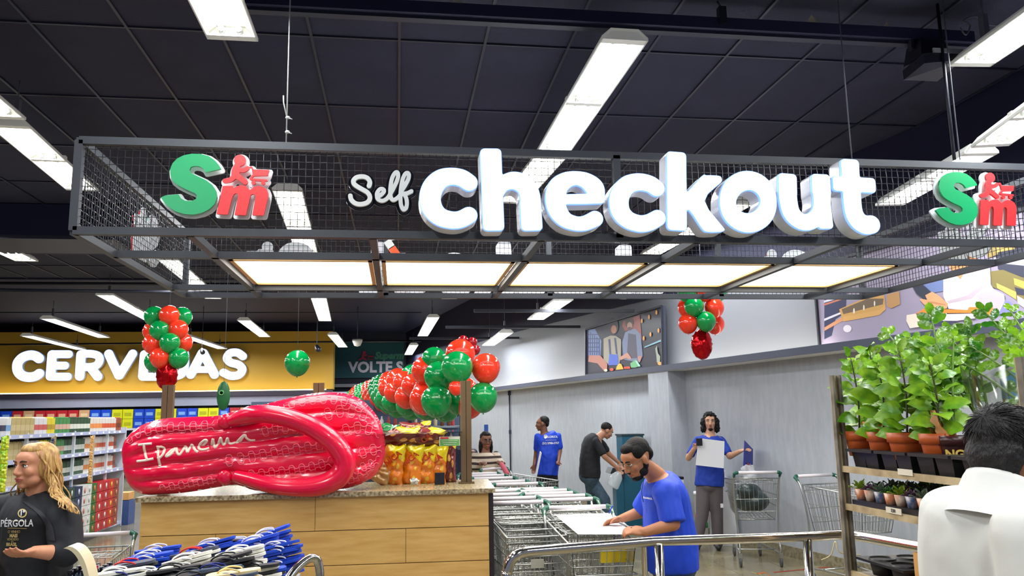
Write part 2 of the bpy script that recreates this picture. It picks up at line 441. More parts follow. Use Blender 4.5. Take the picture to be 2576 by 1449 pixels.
# ---------------------------------------------------------------- ceiling lamps
m_lampw = M('lamp_housing', (215, 215, 210), .4, emit=.12)
m_refl = M('lamp_reflector_lit', (255, 253, 240), .4, emit=3.2)
m_tube = M('lamp_tube_lit', (255, 255, 250), .4, emit=9.0)
m_lampg = M('lamp_socket', (200, 205, 205), .4)
m_stem = M('lamp_stem', (90, 92, 104), .5)
def lamp(near, far, label, stems=True, z=4.0, power=None, segs=2, w=.30):
    near = Vector(near); far = Vector(far); d = far-near; L = d.length; rz = math.atan2(-d.x, d.y)
    t = thing('ceiling_lamp', label, 'ceiling lamp', near, rz, 'twin tube fluorescent ceiling lamps')
    h = .055
    mb = MB()          # folded housing
    prof = [(-w/2, 0), (-w/2, .02), (-w*.3, h+.02), (w*.3, h+.02), (w/2, .02), (w/2, 0), (w*.47, 0), (w*.28, h), (-w*.28, h), (-w*.47, 0)]
    mb.prism([(x, 0, zz) for x, zz in prof], (0, L, 0)); mb.build('housing', m_lampw, t, world=False)
    for yy, nm in ((0, 'end_cap'), (L-.06, 'end_cap')):
        mb = MB(); mb.prism([(-w/2, yy, 0), (-w*.3, yy, h+.02), (w*.3, yy, h+.02), (w/2, yy, 0)], (0, .06, 0)); mb.build(nm, m_lampw, t, world=False)
    n = segs; sl = (L-.12)/n
    for k in range(n):
        y0 = .06+k*sl; y1 = y0+sl-(.05 if k < n-1 else 0)
        mb = MB(); mb.add([(-w*.45, y0+.07, .006), (-w*.26, y0+.07, h-.004), (w*.26, y0+.07, h-.004), (w*.45, y0+.07, .006), (-w*.45, y1-.07, .006), (-w*.26, y1-.07, h-.004), (w*.26, y1-.07, h-.004), (w*.45, y1-.07, .006)], [(0, 1, 5, 4), (1, 2, 6, 5), (2, 3, 7, 6)], False)
        mb.build('reflector', m_refl, t, world=False)
        for sx in (-1, 1):
            mb = MB(); mb.tube([(sx*w*.17, y0+.03, .03), (sx*w*.17, y1-.03, .03)], .013, 8); tb = mb.build('tube', m_tube, t, world=False)
            mb = MB(); mb.tube([(sx*w*.17, y0, .03), (sx*w*.17, y0+.035, .03)], .019, 8); mb.build('socket', m_lampg, tb, world=False); mb = MB(); mb.tube([(sx*w*.17, y1-.035, .03), (sx*w*.17, y1, .03)], .019, 8); mb.build('socket', m_lampg, tb, world=False)
        if k < n-1:
            mb = MB(); mb.box((0, y1+.025, .03), (w*.92, .05, .05)); mb.build('divider', m_lampw, t, world=False)
    if stems:
        for yy in (L*.08, L*.9):
            mb = MB(); mb.box((0, yy, h+.02+.1), (.035, .05, .2)); mb.tube([(0, yy, .2), (0, yy, 4.45-z)], .006, 5); mb.build('hanger', m_stem, t, world=False)
    ld = bpy.data.lights.new('lamp_light', 'AREA'); ld.shape = 'RECTANGLE'; ld.size = w*.7; ld.size_y = L*.94
    ld.energy = (power or LAMP_W)*L/2.3; ld.color = (.93, .97, 1.0)
    lo = bpy.data.objects.new('lamp_light', ld); COL.objects.link(lo); lo.parent = t; lo.location = (0, L/2, .012)
    return t
def lpx(n, f, label, z=4.0, **k): return lamp(PZ(n[0], n[1], z), PZ(f[0], f[1], z), label, z=z, **k)
f_ = PZ(586, 102, 4.0)
lamp(f_-V(.0, 2.35, 0), f_, 'long ceiling lamp cut by the top edge, left of centre above the sign')
lpx((1573, 100), (1391, 385), 'long ceiling lamp slanting down to the letter h of the lit sign', stems=False)
lpx((1388, 392), (1287, 512), 'short ceiling lamp seen through the mesh behind the letters h and e', stems=False, segs=1)
f_ = PZ(12, 300, 4.0); lamp(f_-V(-.05, 2.35, 0), f_, 'ceiling lamp end poking in at the far left edge above the long one')
lpx((20, 316), (208, 480), 'long ceiling lamp at the left edge running to the corner of the mesh frame')
f_ = PZ(68, 658, 4.0); lamp(f_-V(-.1, 2.5, 0), f_, 'ceiling lamp at the left edge below the mesh frame corner')
lpx((421, 653), (537, 752), 'ceiling lamp seen through the mesh at the lower left corner of the frame')
lpx((722, 478), (773, 640), 'ceiling lamp seen through the mesh right of the green and red logo')
lpx((801, 748), (818, 808), 'short looking ceiling lamp just under the frame, above the single green balloon')
lpx((262, 742), (385, 808), 'ceiling lamp ending behind the left balloon column')
lpx((118, 802), (262, 850), 'ceiling lamp over the letters C and E, the higher one')
lpx((66, 845), (205, 880), 'lowest ceiling lamp, crossing the top of the letters C, E and R')
lpx((470, 848), (560, 878), 'ceiling lamp right of the left balloon column above the letter A')
lpx((613, 806), (667, 848), 'ceiling lamp left of the single green balloon, below the frame')
lpx((837, 842), (863, 874), 'tiny far ceiling lamp at the right end of the yellow board')
lpx((1090, 798), (1063, 846), 'far ceiling lamp above the teal banner, right of centre')
lpx((1041, 868), (1027, 893), 'farthest small ceiling lamp hanging over the teal banner lettering')
lpx((1274, 837), (1228, 870), 'far ceiling lamp by the grey upper wall right of the balloon garland', z=3.4)
lpx((1418, 755), (1347, 805), 'ceiling lamp just under the frame above the grey upper wall', z=3.4)
lpx((1138, 728), (1130, 752), 'ceiling lamp of which only the end shows under the frame centre', segs=1, stems=False)
f_ = PZ(2438, 168, 4.0); lamp(f_-V(.15, 1.9, 0), f_, 'bright ceiling lamp at the upper right corner beside the black emergency light')
lpx((2470, 386), (2237, 518), 'ceiling lamp seen through the mesh above the right hand logo', z=3.5, stems=False, w=.25)
lpx((2700, 222), (2490, 370), 'ceiling lamp at the right edge above the mesh frame', z=3.5, stems=False, w=.25)
lpx((1868, 512), (1635, 641), 'ceiling lamp seen between the letters k and o of the sign', stems=False)
# unseen lamps added beside and behind the camera to brighten the foreground
for i, (x, y) in enumerate(((-2.6, -1.0), (1.3, -.8), (-5.6, 3.0), (-5.4, 8.5), (-8.5, 6.0), (-8.6, 13.0), (3.2, .2))):
    lamp((x, y, 4.0), (x, y+2.3, 4.0), 'ceiling lamp of the rows outside the picture to the side or behind', stems=False)
# ---------------------------------------------------------------- things on the ceiling
mb = MB(); a = PZ(560, 0, 4.28); b_ = PZ(2440, 100, 4.28)
mb.bar(a, b_, .10, .08, (0, 0, 1)); mb.mi = 1; mb.bar(a+V(0, .02, -.05), b_+V(0, .02, -.05), .06, .02, (0, 0, 1))
tag(mb.build('ceiling_track', [m_dark, m_tbar]), 'long dark steel channel crossing the top of the picture under the ceiling tiles', 'ceiling track')
bt = M('beige_scrap', (205, 190, 160), .8)
for q, (x, y, s_, lb) in enumerate(((1150, 12, .05, 'crumpled beige scrap on the dark ceiling channel near the top centre'), (2047, 58, .055, 'pale folded paper scrap on the dark channel, left of the black emergency light'), (2235, 72, .045, 'thin flat pale scrap on the dark channel just left of the emergency light'))):
    p = PZ(x, y, 4.34); mb = MB(); mb.add([p+V(-s_, 0, 0), p+V(s_*.6, .01, .0), p+V(s_, .03, s_*.5), p+V(-s_*.2, .0, s_*1.1), p+V(-s_*.5, .05, s_*.3)], [(0, 1, 3), (1, 2, 3), (0, 3, 4), (1, 4, 2), (0, 4, 1), (2, 4, 3)], False)
    tag(mb.build('paper_scrap', bt), lb, 'scrap')
# emergency light
p = PZ(2345, 160, 4.05); t = thing('emergency_light', 'black emergency light box on a bracket beneath the ceiling channel, upper right', 'emergency light', p)
mb = MB(); mb.box(p+V(0, .05, .1), (.22, .2, .13), taper=.8); mb.build('housing', M('black_plastic', (22, 22, 34), .35), t)
mb = MB(); mb.prism([p+V(-.15, -.12, -.06), p+V(-.12, .15, -.06), p+V(.14, .15, -.06), p+V(.14, -.12, -.02)], (0, 0, .07)); mb.build('diffuser_hood', M('black_plastic2', (30, 30, 44), .3), t)
mb = MB(); mb.box(p+V(.03, -.125, .035), (.22, .012, .03)); mb.build('lens_edge', M('grey_lens', (130, 132, 142), .2), t)
mb = MB()
for sx in (-1, 1): mb.bar(p+V(sx*.11, .05, .12), p+V(sx*.11, .05, .24), .02, .04)
mb.bar(p+V(-.12, .05, .235), p+V(.12, .05, .235), .02, .04); mb.build('bracket', m_dark2, t)
# black plug box and cable
p = PZ(1815, 30, 4.36); mb = MB(); mb.box(p+V(0, 0, -.03), (.05, .05, .12)); mb.tube([p+V(0, 0, .03), p+V(-.02, 0, .06), p+V(-.03, 0, .09)], .008)
tag(mb.build('junction_plug', M('black_plastic')), 'small black plug with cable above the dark ceiling channel near its middle', 'plug')
p = PZ(2425, 70, 4.3); mb = MB(); mb.tube(smooth_pts([p+V(-.03, 0, .0), p+V(.01, 0, -.05), p+V(.05, 0, .02), p+V(.0, 0, .05), p+V(.1, 0, .09), p+V(.25, .05, .06), p+V(.5, .1, .1)]), .006, 5)
tag(mb.build('loose_cable', M('cable_grey', (96, 98, 108), .5)), 'loose grey cable loop at the right end of the ceiling channel', 'cable')
# far ceiling: duct, air conditioner, conduits
mb = MB(); a = PZ(90, 600, 4.0); mb.box((a.x+.1, a.y+.5, 4.22), (2.2, 1.2, .4)); mb.mi = 1; mb.box((a.x+.1, a.y+.35, 4.0), (1.7, .9, .05))
tag(mb.build('ceiling_duct', [m_dark, M('duct_grey', (40, 42, 60), .5)]), 'dark air duct box under the ceiling at the left edge', 'duct')
for q, (y1, y2, Y, lb) in enumerate(((712, 716, 14.3, 'dark conduit pipe crossing under the frame on the left, the nearer one'), (728, 738, 13.0, 'dark conduit pipe running along the ceiling just under the mesh frame'), (786, 786, 22, 'thin dark conduit crossing behind the left balloon column'), (868, 858, 26.5, 'dark lighting track in front of the yellow board'))):
    a = PY(-150, y1, Y); b_ = PY(1060 if q > 1 else 700, y2, Y); mb = MB(); mb.tube([a, b_], .028 if q != 2 else .012, 8)
    tag(mb.build('conduit_pipe', m_dark2), lb, 'pipe')
for q, ((x, y), Y, lb) in enumerate((((1460, 822), 15, 'dark ceiling track ending at the left poster corner'), ((1310, 850), 18.5, 'short dark ceiling track ending on the grey upper wall'), ((1595, 782), 12.4, 'dark ceiling track ending above the left poster'))):
    b_ = PY(x, y, Y); a = b_-V(2.6, 0, 0); mb = MB(); mb.bar(a, b_, .05, .05)
    tag(mb.build('lighting_track', m_dark2), lb, 'track')

p = PY(899, 862, 24.0); t = thing('dome_camera', 'small white dome camera hanging before the teal banner', 'camera', p); mb = MB(); mb.lathe(p, [(.001, -.12), (.09, -.09), (.13, 0), (.15, .06), (.15, .1)], 16); mb.build('housing', m_white, t); mb = MB(); mb.tube([p+V(0, 0, .1), V(p.x, p.y, 5.0)], .012, 6); mb.build('stem', m_stem, t)
for x, y, Y, lb in ((797, 872, 20, 'small dark spotlight on a cord left of the teal banner'), (508, 880, 24, 'dark box spotlight above the letter A of the yellow board')):
    p = PY(x, y, Y); t = thing('spotlight', lb, 'spotlight', p); mb = MB(); mb.cone(p, p+V(.05, -.12, -.08), .05, .07); mb.build('housing', M('black_plastic'), t); mb = MB(); mb.tube([p, V(p.x, p.y, 5.0)], .01, 5); mb.build('stem', m_stem, t)
# ---------------------------------------------------------------- hanging mesh sign
SX0, SX1, SY0, SY1, SZ0, SZ1 = -1.71, 4.22, 4.43, 6.70, 2.715, 3.215
m_frame = M('frame_steel', (62, 65, 71), .5, .2)
m_wire = M('mesh_wire', (40, 40, 46), .35, .6)
sign = thing('hanging_sign', 'large hanging box frame of grey steel and wire mesh carrying the self checkout lettering', 'sign frame', (SX0, SY0, SZ0))
def fr(a, b_, nm='frame_bar', w=.042): MB().bar(a, b_, w, w).build(nm, m_frame, sign)
for z in (SZ0, SZ1):
    fr((SX0, SY0, z), (SX1, SY0, z)); fr((SX0, SY1, z), (SX1, SY1, z)); fr((SX0, SY0, z), (SX0, SY1, z)); fr((SX1, SY0, z), (SX1, SY1, z))
for y, xsb in ((SY0, (SX0, 1.28, SX1)), (SY1, (SX0, -.1, 1.3, 2.85, SX1))):
    for x in xsb: fr((x, y, SZ0), (x, y, SZ1), 'upright')
for x in (-1.12, -.14, .82, 1.76, 2.70, 3.66): fr((x, SY0, SZ0), (x, SY1, SZ0), 'cross_bar')
for y in (5.05, 6.31): fr((SX0, y, SZ0), (SX1, y, SZ0), 'long_bar')
def mesh_panel(A, B, C):
    """woven wire between corner A, along B and up C; crimped"""
    A = Vector(A); B = Vector(B); C = Vector(C); nrm = B.cross(C).normalized()
    nb = int(B.length/.0385); nc = int(C.length/.0385); r = .0022; mb = MB(); mb.smooth = False
    for i in range(1, nb):
        P = []
        for j in range(nc+1):
            s_ = .0018*(1 if (i+j) % 2 else -1); P.append(A+B*(i/nb)+C*(j/nc)+nrm*s_+B.normalized()*s_*.25)
        mb.tube(P, r, 4, False)
    for j in range(1, nc):
        P = []
        for i in range(nb+1):
            s_ = -.0018*(1 if (i+j) % 2 else -1); P.append(A+B*(i/nb)+C*(j/nc)+nrm*s_+C.normalized()*s_*.25)
        mb.tube(P, r, 4, False)
    return mb
H_ = SZ1-SZ0; WL = SX1-SX0; DL = SY1-SY0
mesh_panel((SX0, SY0+.01, SZ0), (WL, 0, 0), (0, 0, H_)).build('wire_mesh', m_wire, sign)
mesh_panel((SX0, SY1-.01, SZ0), (WL, 0, 0), (0, 0, H_)).build('wire_mesh', m_wire, sign)
mesh_panel((SX0+.01, SY0, SZ0), (0, DL, 0), (0, 0, H_)).build('wire_mesh', m_wire, sign)
mesh_panel((SX1-.01, SY0, SZ0), (0, DL, 0), (0, 0, H_)).build('wire_mesh', m_wire, sign)
# light panels in the open underside
m_pan = M('panel_lit', (255, 250, 232), emit=3.2); m_panf = M('panel_frame', (205, 165, 105), .5)
for k, (x0, x1, lb) in enumerate(((-1.085, -.175, 'leftmost flat light panel under the sign frame'), (-.095, .785, 'flat light panel under the sign frame, second from the left'), (.92, 1.725, 'middle flat light panel under the sign frame'), (1.93, 2.655, 'flat light panel under the sign frame, second from the right'), (2.87, 3.62, 'rightmost flat light panel under the sign frame'))):
    x0 = (-1.09, -.11, .86, 1.79, 2.73)[k]; x1 = (-.17, .79, 1.73, 2.67, 3.63)[k]; y0, y1 = 5.29, 6.27; z = 2.745
    t = thing('flat_lamp', lb, 'light panel', ((x0+x1)/2, (y0+y1)/2, z), 0, 'flat light panels under the sign')
    mb = MB(); w = .028
    for a, b_ in (((x0+w/2, y0, z), (x0+w/2, y1, z)), ((x1-w/2, y0, z), (x1-w/2, y1, z)), ((x0, y0+w/2, z), (x1, y0+w/2, z)), ((x0, y1-w/2, z), (x1, y1-w/2, z))): mb.bar(a, b_, w, .03)
    mb.build('frame', m_panf, t)
    MB().box(((x0+x1)/2, (y0+y1)/2, z+.002), (x1-x0-2*w, y1-y0-2*w, .012)).build('diffuser', m_pan, t)
    MB().box(((x0+x1)/2, (y0+y1)/2, z+.024), (x1-x0, y1-y0, .01)).build('back_plate', m_white, t)
    ld = bpy.data.lights.new('panel_light', 'AREA'); ld.shape = 'RECTANGLE'; ld.size = x1-x0-.08; ld.size_y = y1-y0-.08; ld.energy = 13; ld.color = (1, .95, .86)
    lo = bpy.data.objects.new('panel_light', ld); COL.objects.link(lo); lo.parent = t; lo.location = (0, 0, -.008)
# drivers and cables on top
for q, (x, y, z, lb) in enumerate(((-.02, 5.5, 2.835, 'white power driver with an orange end lying in the frame behind the letters'),)):
    t = thing('light_driver', lb, 'power driver', (x, y, z))
    R_ = Matrix.Rotation(-.6, 3, 'Y'); MB().box((x, y, z), (.05, .04, .09), R_).build('orange_end', M('orange', (225, 90, 45), .5), t, label='orange end of the driver')
    MB().box(V(x, y, z)+R_ @ V(0, 0, .07), (.05, .04, .06), R_).build('white_body', m_white, t); mb = MB(); mb.tube([V(x, y, z)+R_ @ V(0, 0, .1), V(x+.1, y, z+.13), V(x+.2, y, z+.14)], .006, 5); mb.build('cable', m_white, t)
mb = MB()
for P in ([(-.0, 6.2, 2.8), (.3, 6.3, 2.93), (.6, 6.3, 2.88), (.9, 6.3, 2.80)], [(.9, 6.3, 2.80), (1.15, 6.3, 2.9), (1.4, 6.3, 2.86), (1.6, 6.3, 2.80)], [(2.0, 6.2, 2.79), (2.4, 6.2, 2.86), (2.9, 6.3, 2.79), (3.4, 6.2, 2.82)]): mb.tube(smooth_pts(P), .006, 5)
tag(mb.build('sign_cable', M('cable_dark', (60, 60, 66), .5)), 'dark cables looping on top of the light panels inside the frame', 'cable')
# hanging wires
def wire(px, py, py2, lb, col, X=None, knots=()):
    p = PY(px, py2, SY0); q = V(p.x, p.y, CZ); mb = MB(); mb.tube([p, q], .004, 5)
    for kz in knots:
        mb.ell((p.x+.005, p.y, p.z+kz), (.014, .01, .01), 8, 6); mb.tube([(p.x, p.y, p.z+kz), (p.x+.03, p.y-.01, p.z+kz-.012)], .003, 4)
    if knots: mb.tube([(p.x, p.y, p.z+knots[-1]), (p.x-.02, p.y, p.z+knots[-1]+.09), (p.x-.022, p.y, p.z+knots[-1]+.13)], .004, 5)
    tag(mb.build('hanging_wire', col), lb, 'wire')
m_rope = M('pale_rope', (190, 192, 190), .6)
wire(720, 0, 362, 'pale knotted steel wire holding the left part of the frame from the ceiling', m_rope, knots=(.07, .155))
wire(2143, 0, 400, 'thin wire holding the frame above the letter t', M('cable_grey'))
wire(2415, 0, 402, 'grey rope hanging from the ceiling beside a dark pole above the right logo', M('cable_grey'))
p = PY(2401, 402, 4.6); tag(MB().tube([(p.x, p.y, p.z), (p.x, p.y, CZ)], .011, 8).build('hanging_pole', m_dark2), 'dark thin pole from the ceiling to the frame at the right', 'pole')
# ---- lettering
def pxs(S_, crop, z, pts, r=None, Y=4.27, closed=False, rpx=None):
    x0, y0 = crop; out = []
    for p in pts:
        a = PY(x0+p[0]/z, y0+p[1]/z, Y); rr_ = (p[2] if len(p) > 2 else r)
        if rr_ is None: out.append((a.x, a.z)); continue
        b2 = PY(x0+(p[0]+rr_)/z, y0+p[1]/z, Y); b3 = PY(x0+p[0]/z, y0+(p[1]+rr_)/z, Y)
        out.append((a.x, a.z, (abs(b2.x-a.x)+abs(b3.z-a.z))/2))
    return out
m_lface = M('letter_face_lit', (250, 253, 255), emit=1.6, ecol=(250, 253, 255)); m_ledge = M('letter_rim_lit', (120, 165, 255), emit=1.3, ecol=(120, 165, 255)); m_lside = M('letter_side', (196, 196, 200), .25, emit=.10)
C3, Z3, C4, Z4 = (1040, 360), 4.293, (1620, 360), 4.155
def blk_(s, crop, z, a, b, hw, r=30):
    q = pxs(0, crop, z, [(a[0], a[1], hw), (b[0], b[1], hw)]); k = q[0][2]/hw; s.block(q[0], q[1], (q[0][2]+q[1][2])/2, r*k)
def letters():
    L = []
    s = Shape(); s.stroke(pxs(0, C3, Z3, [(600, 425, 88), (520, 375, 90), (410, 358, 90), (300, 385, 98), (215, 470, 106), (180, 590, 108), (208, 710, 104), (290, 795, 95), (410, 830, 90), (510, 822, 88), (600, 778, 86)])); L.append(('c', s, 'glowing white letter c at the start of the word checkout'))
    s = Shape(); blk_(s, C3, Z3, (835, 62), (868, 941), 108, 42); s.stroke(pxs(0, C3, Z3, [(900, 560, 60), (960, 450, 75), (1060, 405, 90), (1150, 420, 98), (1225, 480, 102), (1262, 580, 104), (1270, 700, 106)])); blk_(s, C3, Z3, (1262, 600), (1282, 941), 109, 40); L.append(('h', s, 'glowing white letter h of the lit sign'))
    s = Shape(); s.stroke(pxs(0, C3, Z3, [(1620, 606, 50), (1800, 604, 52), (2015, 597, 52)]), sm=False); s.stroke(pxs(0, C3, Z3, [(1990, 570, 74), (1955, 480, 98), (1870, 408, 84), (1755, 378, 72), (1640, 405, 84), (1560, 480, 100), (1535, 600, 104), (1560, 725, 98), (1640, 825, 82), (1760, 868, 74), (1860, 862, 76), (1965, 815, 80)])); L.append(('e', s, 'glowing white letter e of the lit sign'))
    s = Shape(); s.stroke(pxs(0, C4, Z4, [(130, 470, 82), (60, 425, 84), (-50, 405, 86), (-160, 432, 90), (-235, 510, 96), (-262, 610, 98), (-240, 720, 95), (-165, 800, 88), (-50, 840, 84), (50, 830, 82), (145, 782, 80)])); L.append(('c', s, 'glowing white letter c between the letters e and k'))
    s = Shape(); blk_(s, C4, Z4, (340, 95), (346, 908), 99, 38); s.poly(gq([(400, 590), (610, 352), (650, 340), (785, 345), (808, 372), (800, 410), (630, 603), (826, 880), (832, 905), (810, 922), (670, 925), (610, 890), (478, 700), (400, 700)]), 3); L.append(('k', s, 'glowing white letter k of the lit sign'))
    s = Shape(); o_ = [(1090+213*math.cos(a), 612-222*math.sin(a), 82+14*abs(math.sin(a))) for a in [2*math.pi*k/40 for k in range(41)]]; s.stroke(pxs(0, C4, Z4, o_), sm=False); L.append(('o', s, 'glowing white round letter o of the lit sign'))
    s = Shape(); s.stroke(pxs(0, C4, Z4, [(1502, 470, 93), (1510, 600, 92), (1545, 730, 88), (1630, 812, 82), (1720, 824, 80), (1800, 780, 80), (1850, 700, 84), (1862, 600, 88), (1855, 480, 93)])); blk_(s, C4, Z4, (1500, 322), (1506, 560), 94, 40); blk_(s, C4, Z4, (1846, 328), (1860, 560), 96, 40); blk_(s, C4, Z4, (1866, 560), (1904, 892), 76, 34); L.append(('u', s, 'glowing white letter u of the lit sign'))
    s = Shape(); s.stroke(pxs(0, C4, Z4, [(2160, 300, 89), (2172, 500, 92), (2190, 700, 92), (2235, 800, 92), (2310, 852, 92), (2380, 850, 88)])); blk_(s, C4, Z4, (2152, 172), (2165, 420), 92, 38); blk_(s, C4, Z4, (1978, 420), (2418, 444), 72, 32); L.append(('t', s, 'glowing white letter t at the end of the word checkout'))
    return L
def gq(p): return pxs(0, C4, Z4, p, None)
LT = letters()
for ch, s, lb in LT:
    lo, hi = s.bounds(); t = thing('sign_letter', lb, 'letter', ((lo[0]+hi[0])/2, SY0-.02, lo[1]))
    s.mesh('lit_face', .02, (m_lface, m_ledge, m_ledge), t, plane_xz(4.28), off=.004, bevel=.004)
    s.mesh('side_wall', .11, (m_lside, m_lside, m_lside), t, plane_xz(4.345), off=.0045)
# Self in script with dark see-through backing
cS, zS = (860, 400), 10.35
s = Shape()
s.stroke(pxs(0, cS, zS, [(690, 575), (715, 480), (670, 385), (580, 335), (480, 325), (360, 350), (280, 430), (290, 515), (380, 590), (520, 670), (650, 750), (715, 860), (690, 970), (590, 1040), (430, 1062), (300, 1020), (215, 930), (195, 835)], 60))
s.stroke(pxs(0, cS, zS, [(960, 850), (1050, 775), (1092, 700), (1050, 655), (980, 665), (912, 750), (900, 850), (940, 940), (1040, 972), (1140, 935), (1220, 860)], 52))
s.stroke(pxs(0, cS, zS, [(1200, 880), (1320, 680), (1430, 450), (1468, 300), (1440, 212), (1370, 245), (1300, 390), (1262, 600), (1258, 800), (1290, 920), (1350, 950), (1440, 900), (1500, 840)], 52))
s.stroke(pxs(0, cS, zS, [(1545, 720), (1640, 570), (1730, 400), (1755, 285), (1715, 228), (1650, 265), (1580, 420), (1540, 650), (1528, 850), (1538, 1050), (1580, 1170), (1620, 1205), (1680, 1150), (1700, 1000), (1660, 850), (1610, 790), (1720, 765), (1820, 715)], 52))
t = thing('script_sign', 'small off-white script word Self on a clear backing, left of the glowing letters', 'sign', (PY(960, 470, 4.4).x, SY0-.02, 2.95))
s.mesh('letters', .02, M('script_white', (214, 216, 214), .45), t, plane_xz(4.37))
s.mesh('backing_plate', .006, (glassy('clear_acrylic', (140, 140, 152), .1, .08), M('acrylic_rim', (150, 150, 170), .2), M('acrylic_rim')), t, plane_xz(4.40), off=.0155)
# green and red logos
ZL, CL = 6.585, (380, 360)
m_lg = M('logo_green', (20, 150, 92), .35); m_lr = M('logo_red', (222, 52, 56), .35); m_lw = M('logo_white', (226, 230, 232), .4)
def gp(pts, r=None): return pxs(0, CL, ZL, pts, r, Y=4.375)
S_out = [(1165, 435), (905, 490), (870, 430), (800, 390), (720, 385), (662, 405), (642, 450), (665, 505), (760, 548), (900, 612), (1020, 700), (1085, 800), (1098, 900), (1060, 1010), (970, 1100), (850, 1160), (700, 1190), (550, 1180), (420, 1140), (320, 1080), (240, 1010), (165, 905), (250, 870), (460, 852), (500, 920), (570, 960), (680, 965), (750, 930), (768, 880), (730, 835), (600, 780), (450, 705), (370, 640), (325, 540), (320, 440), (360, 340), (440, 260), (540, 210), (680, 182), (830, 185), (960, 220), (1060, 290), (1130, 370)]
m_out = [(1190, 715), (1360, 712), (1362, 760), (1420, 720), (1500, 703), (1570, 715), (1640, 785), (1700, 735), (1780, 715), (1860, 730), (1920, 775), (1945, 840), (1935, 920), (1870, 1205), (1680, 1200), (1735, 900), (1725, 860), (1690, 848), (1655, 865), (1640, 920), (1575, 1200), (1385, 1195), (1445, 905), (1440, 850), (1410, 835), (1370, 860), (1340, 930), (1275, 1190), (1090, 1180)]
sS = Shape().poly(gp(S_out)); sm_ = Shape().poly(gp(m_out))
man = Shape(); man.stroke(gp([(1475, 290, 96), (1476, 291, 96)]), sm=False); man.stroke(gp([(1430, 380, 50), (1405, 450, 62), (1400, 530, 66)])); man.stroke(gp([(1430, 440, 38), (1530, 455, 36), (1600, 420, 34)]))
man.stroke(gp([(1390, 550, 44), (1320, 610, 42), (1225, 630, 38)])); man.stroke(gp([(1420, 540, 50), (1490, 590, 46), (1560, 650, 44)]))
trolley = Shape(); trolley.poly(gp([(1672, 440), (1965, 450), (1935, 545), (1690, 552)])); trolley.stroke(gp([(1645, 405), (1668, 405), (1690, 450)], 13)); trolley.stroke(gp([(1690, 545), (1658, 582), (1675, 605), (1915, 625)], 17))
trolley.stroke(gp([(1700, 660, 34), (1701, 661, 34)]), sm=False); trolley.stroke(gp([(1860, 665, 34), (1861, 666, 34)]), sm=False)
allr = Shape(); allr.st = man.st+trolley.st; allr.po = trolley.po+sm_.po
x0_ = PY(CL[0]+1100/ZL, 460, 4.375).x
def logo(t, T, gap=.036):
    sS.mesh('green_letter', .014, m_lg, t, T @ plane_xz(0)); sm_.mesh('red_letter', .014, m_lr, t, T @ plane_xz(0))
    r_ = Shape(); r_.st = man.st+trolley.st; r_.po = trolley.po; r_.mesh('running_figure_emblem', .014, m_lr, t, T @ plane_xz(0))
    sS.mesh('green_letter_backing', .012, m_lw, t, T @ Matrix.Translation((0, gap, 0)) @ plane_xz(0), off=.012); allr.mesh('red_letter_backing', .012, m_lw, t, T @ Matrix.Translation((0, gap, 0)) @ plane_xz(0), off=.013)
t = thing('logo_sign', 'green S and red m logo with running shopper, on the left of the mesh', 'logo sign', (x0_, SY0-.02, 2.8)); logo(t, Matrix.Translation((0, 4.375, 0)))
xr = PY(2340, 470, 4.375).x-PY(399, 470, 4.375).x; zr = PY(2450, 572, 4.375).z-PY(600, 548, 4.375).z
t = thing('logo_sign', 'green S and red m logo with running shopper, at the right picture edge', 'logo sign', (x0_+xr, SY0-.02, 2.8)); logo(t, Matrix.Translation((xr, 4.375, zr)))
# the same set on the far and end faces, seen from the back
bk = Matrix.Translation((SX0+SX1, SY0+SY1, 0)) @ Matrix.Rotation(math.pi, 4, 'Z')
t = thing('logo_sign', 'pale back of a logo sign on the far mesh, toward the right end', 'logo sign', (3.0, 6.72, 2.8)); logo(t, bk @ Matrix.Translation((0, 4.375, 0)))
t = thing('logo_sign', 'pale back of a logo sign on the far mesh above the leftmost light panel', 'logo sign', (-.9, 6.72, 2.8)); logo(t, bk @ Matrix.Translation((xr-.1, 4.375, zr)))
e_l = Matrix.Translation((SX0-.03, 5.62+x0_+.1, 0)) @ Matrix.Rotation(-math.pi/2, 4, 'Z')
t = thing('logo_sign', 'pale back of the logo sign fixed to the left end of the mesh frame', 'logo sign', (SX0-.06, 5.5, 2.8)); logo(t, e_l, .0131)
e_r = Matrix.Translation((SX1+.03, 5.35-x0_, 0)) @ Matrix.Rotation(math.pi/2, 4, 'Z')
t = thing('logo_sign', 'pale back of the logo sign fixed to the right end of the mesh frame', 'logo sign', (SX1+.06, 5.5, 2.8)); logo(t, e_r, .0131)
for ch, s, lb in LT:
    lo, hi = s.bounds(); xc = SX0+SX1-(lo[0]+hi[0])/2; T = bk
    nm = {'c': 'round'}.get(ch, ch)
    t = thing('sign_letter', 'white back of a letter '+ch+' on the far mesh'+(', nearer the right end' if lb.find('start') > 0 else ', nearer the middle' if ch == 'c' else ''), 'letter', (xc, SY1+.02, lo[1]))
    s.mesh('lit_face', .02, (m_lface, m_ledge, m_ledge), t, T @ plane_xz(4.28), bevel=.006, res=(hi-lo).max()/60); s.mesh('side_wall', .11, (m_lside, m_lside, M('letter_back', (236, 236, 242), .4, emit=.5)), t, T @ plane_xz(4.345), off=.004, res=(hi-lo).max()/60)
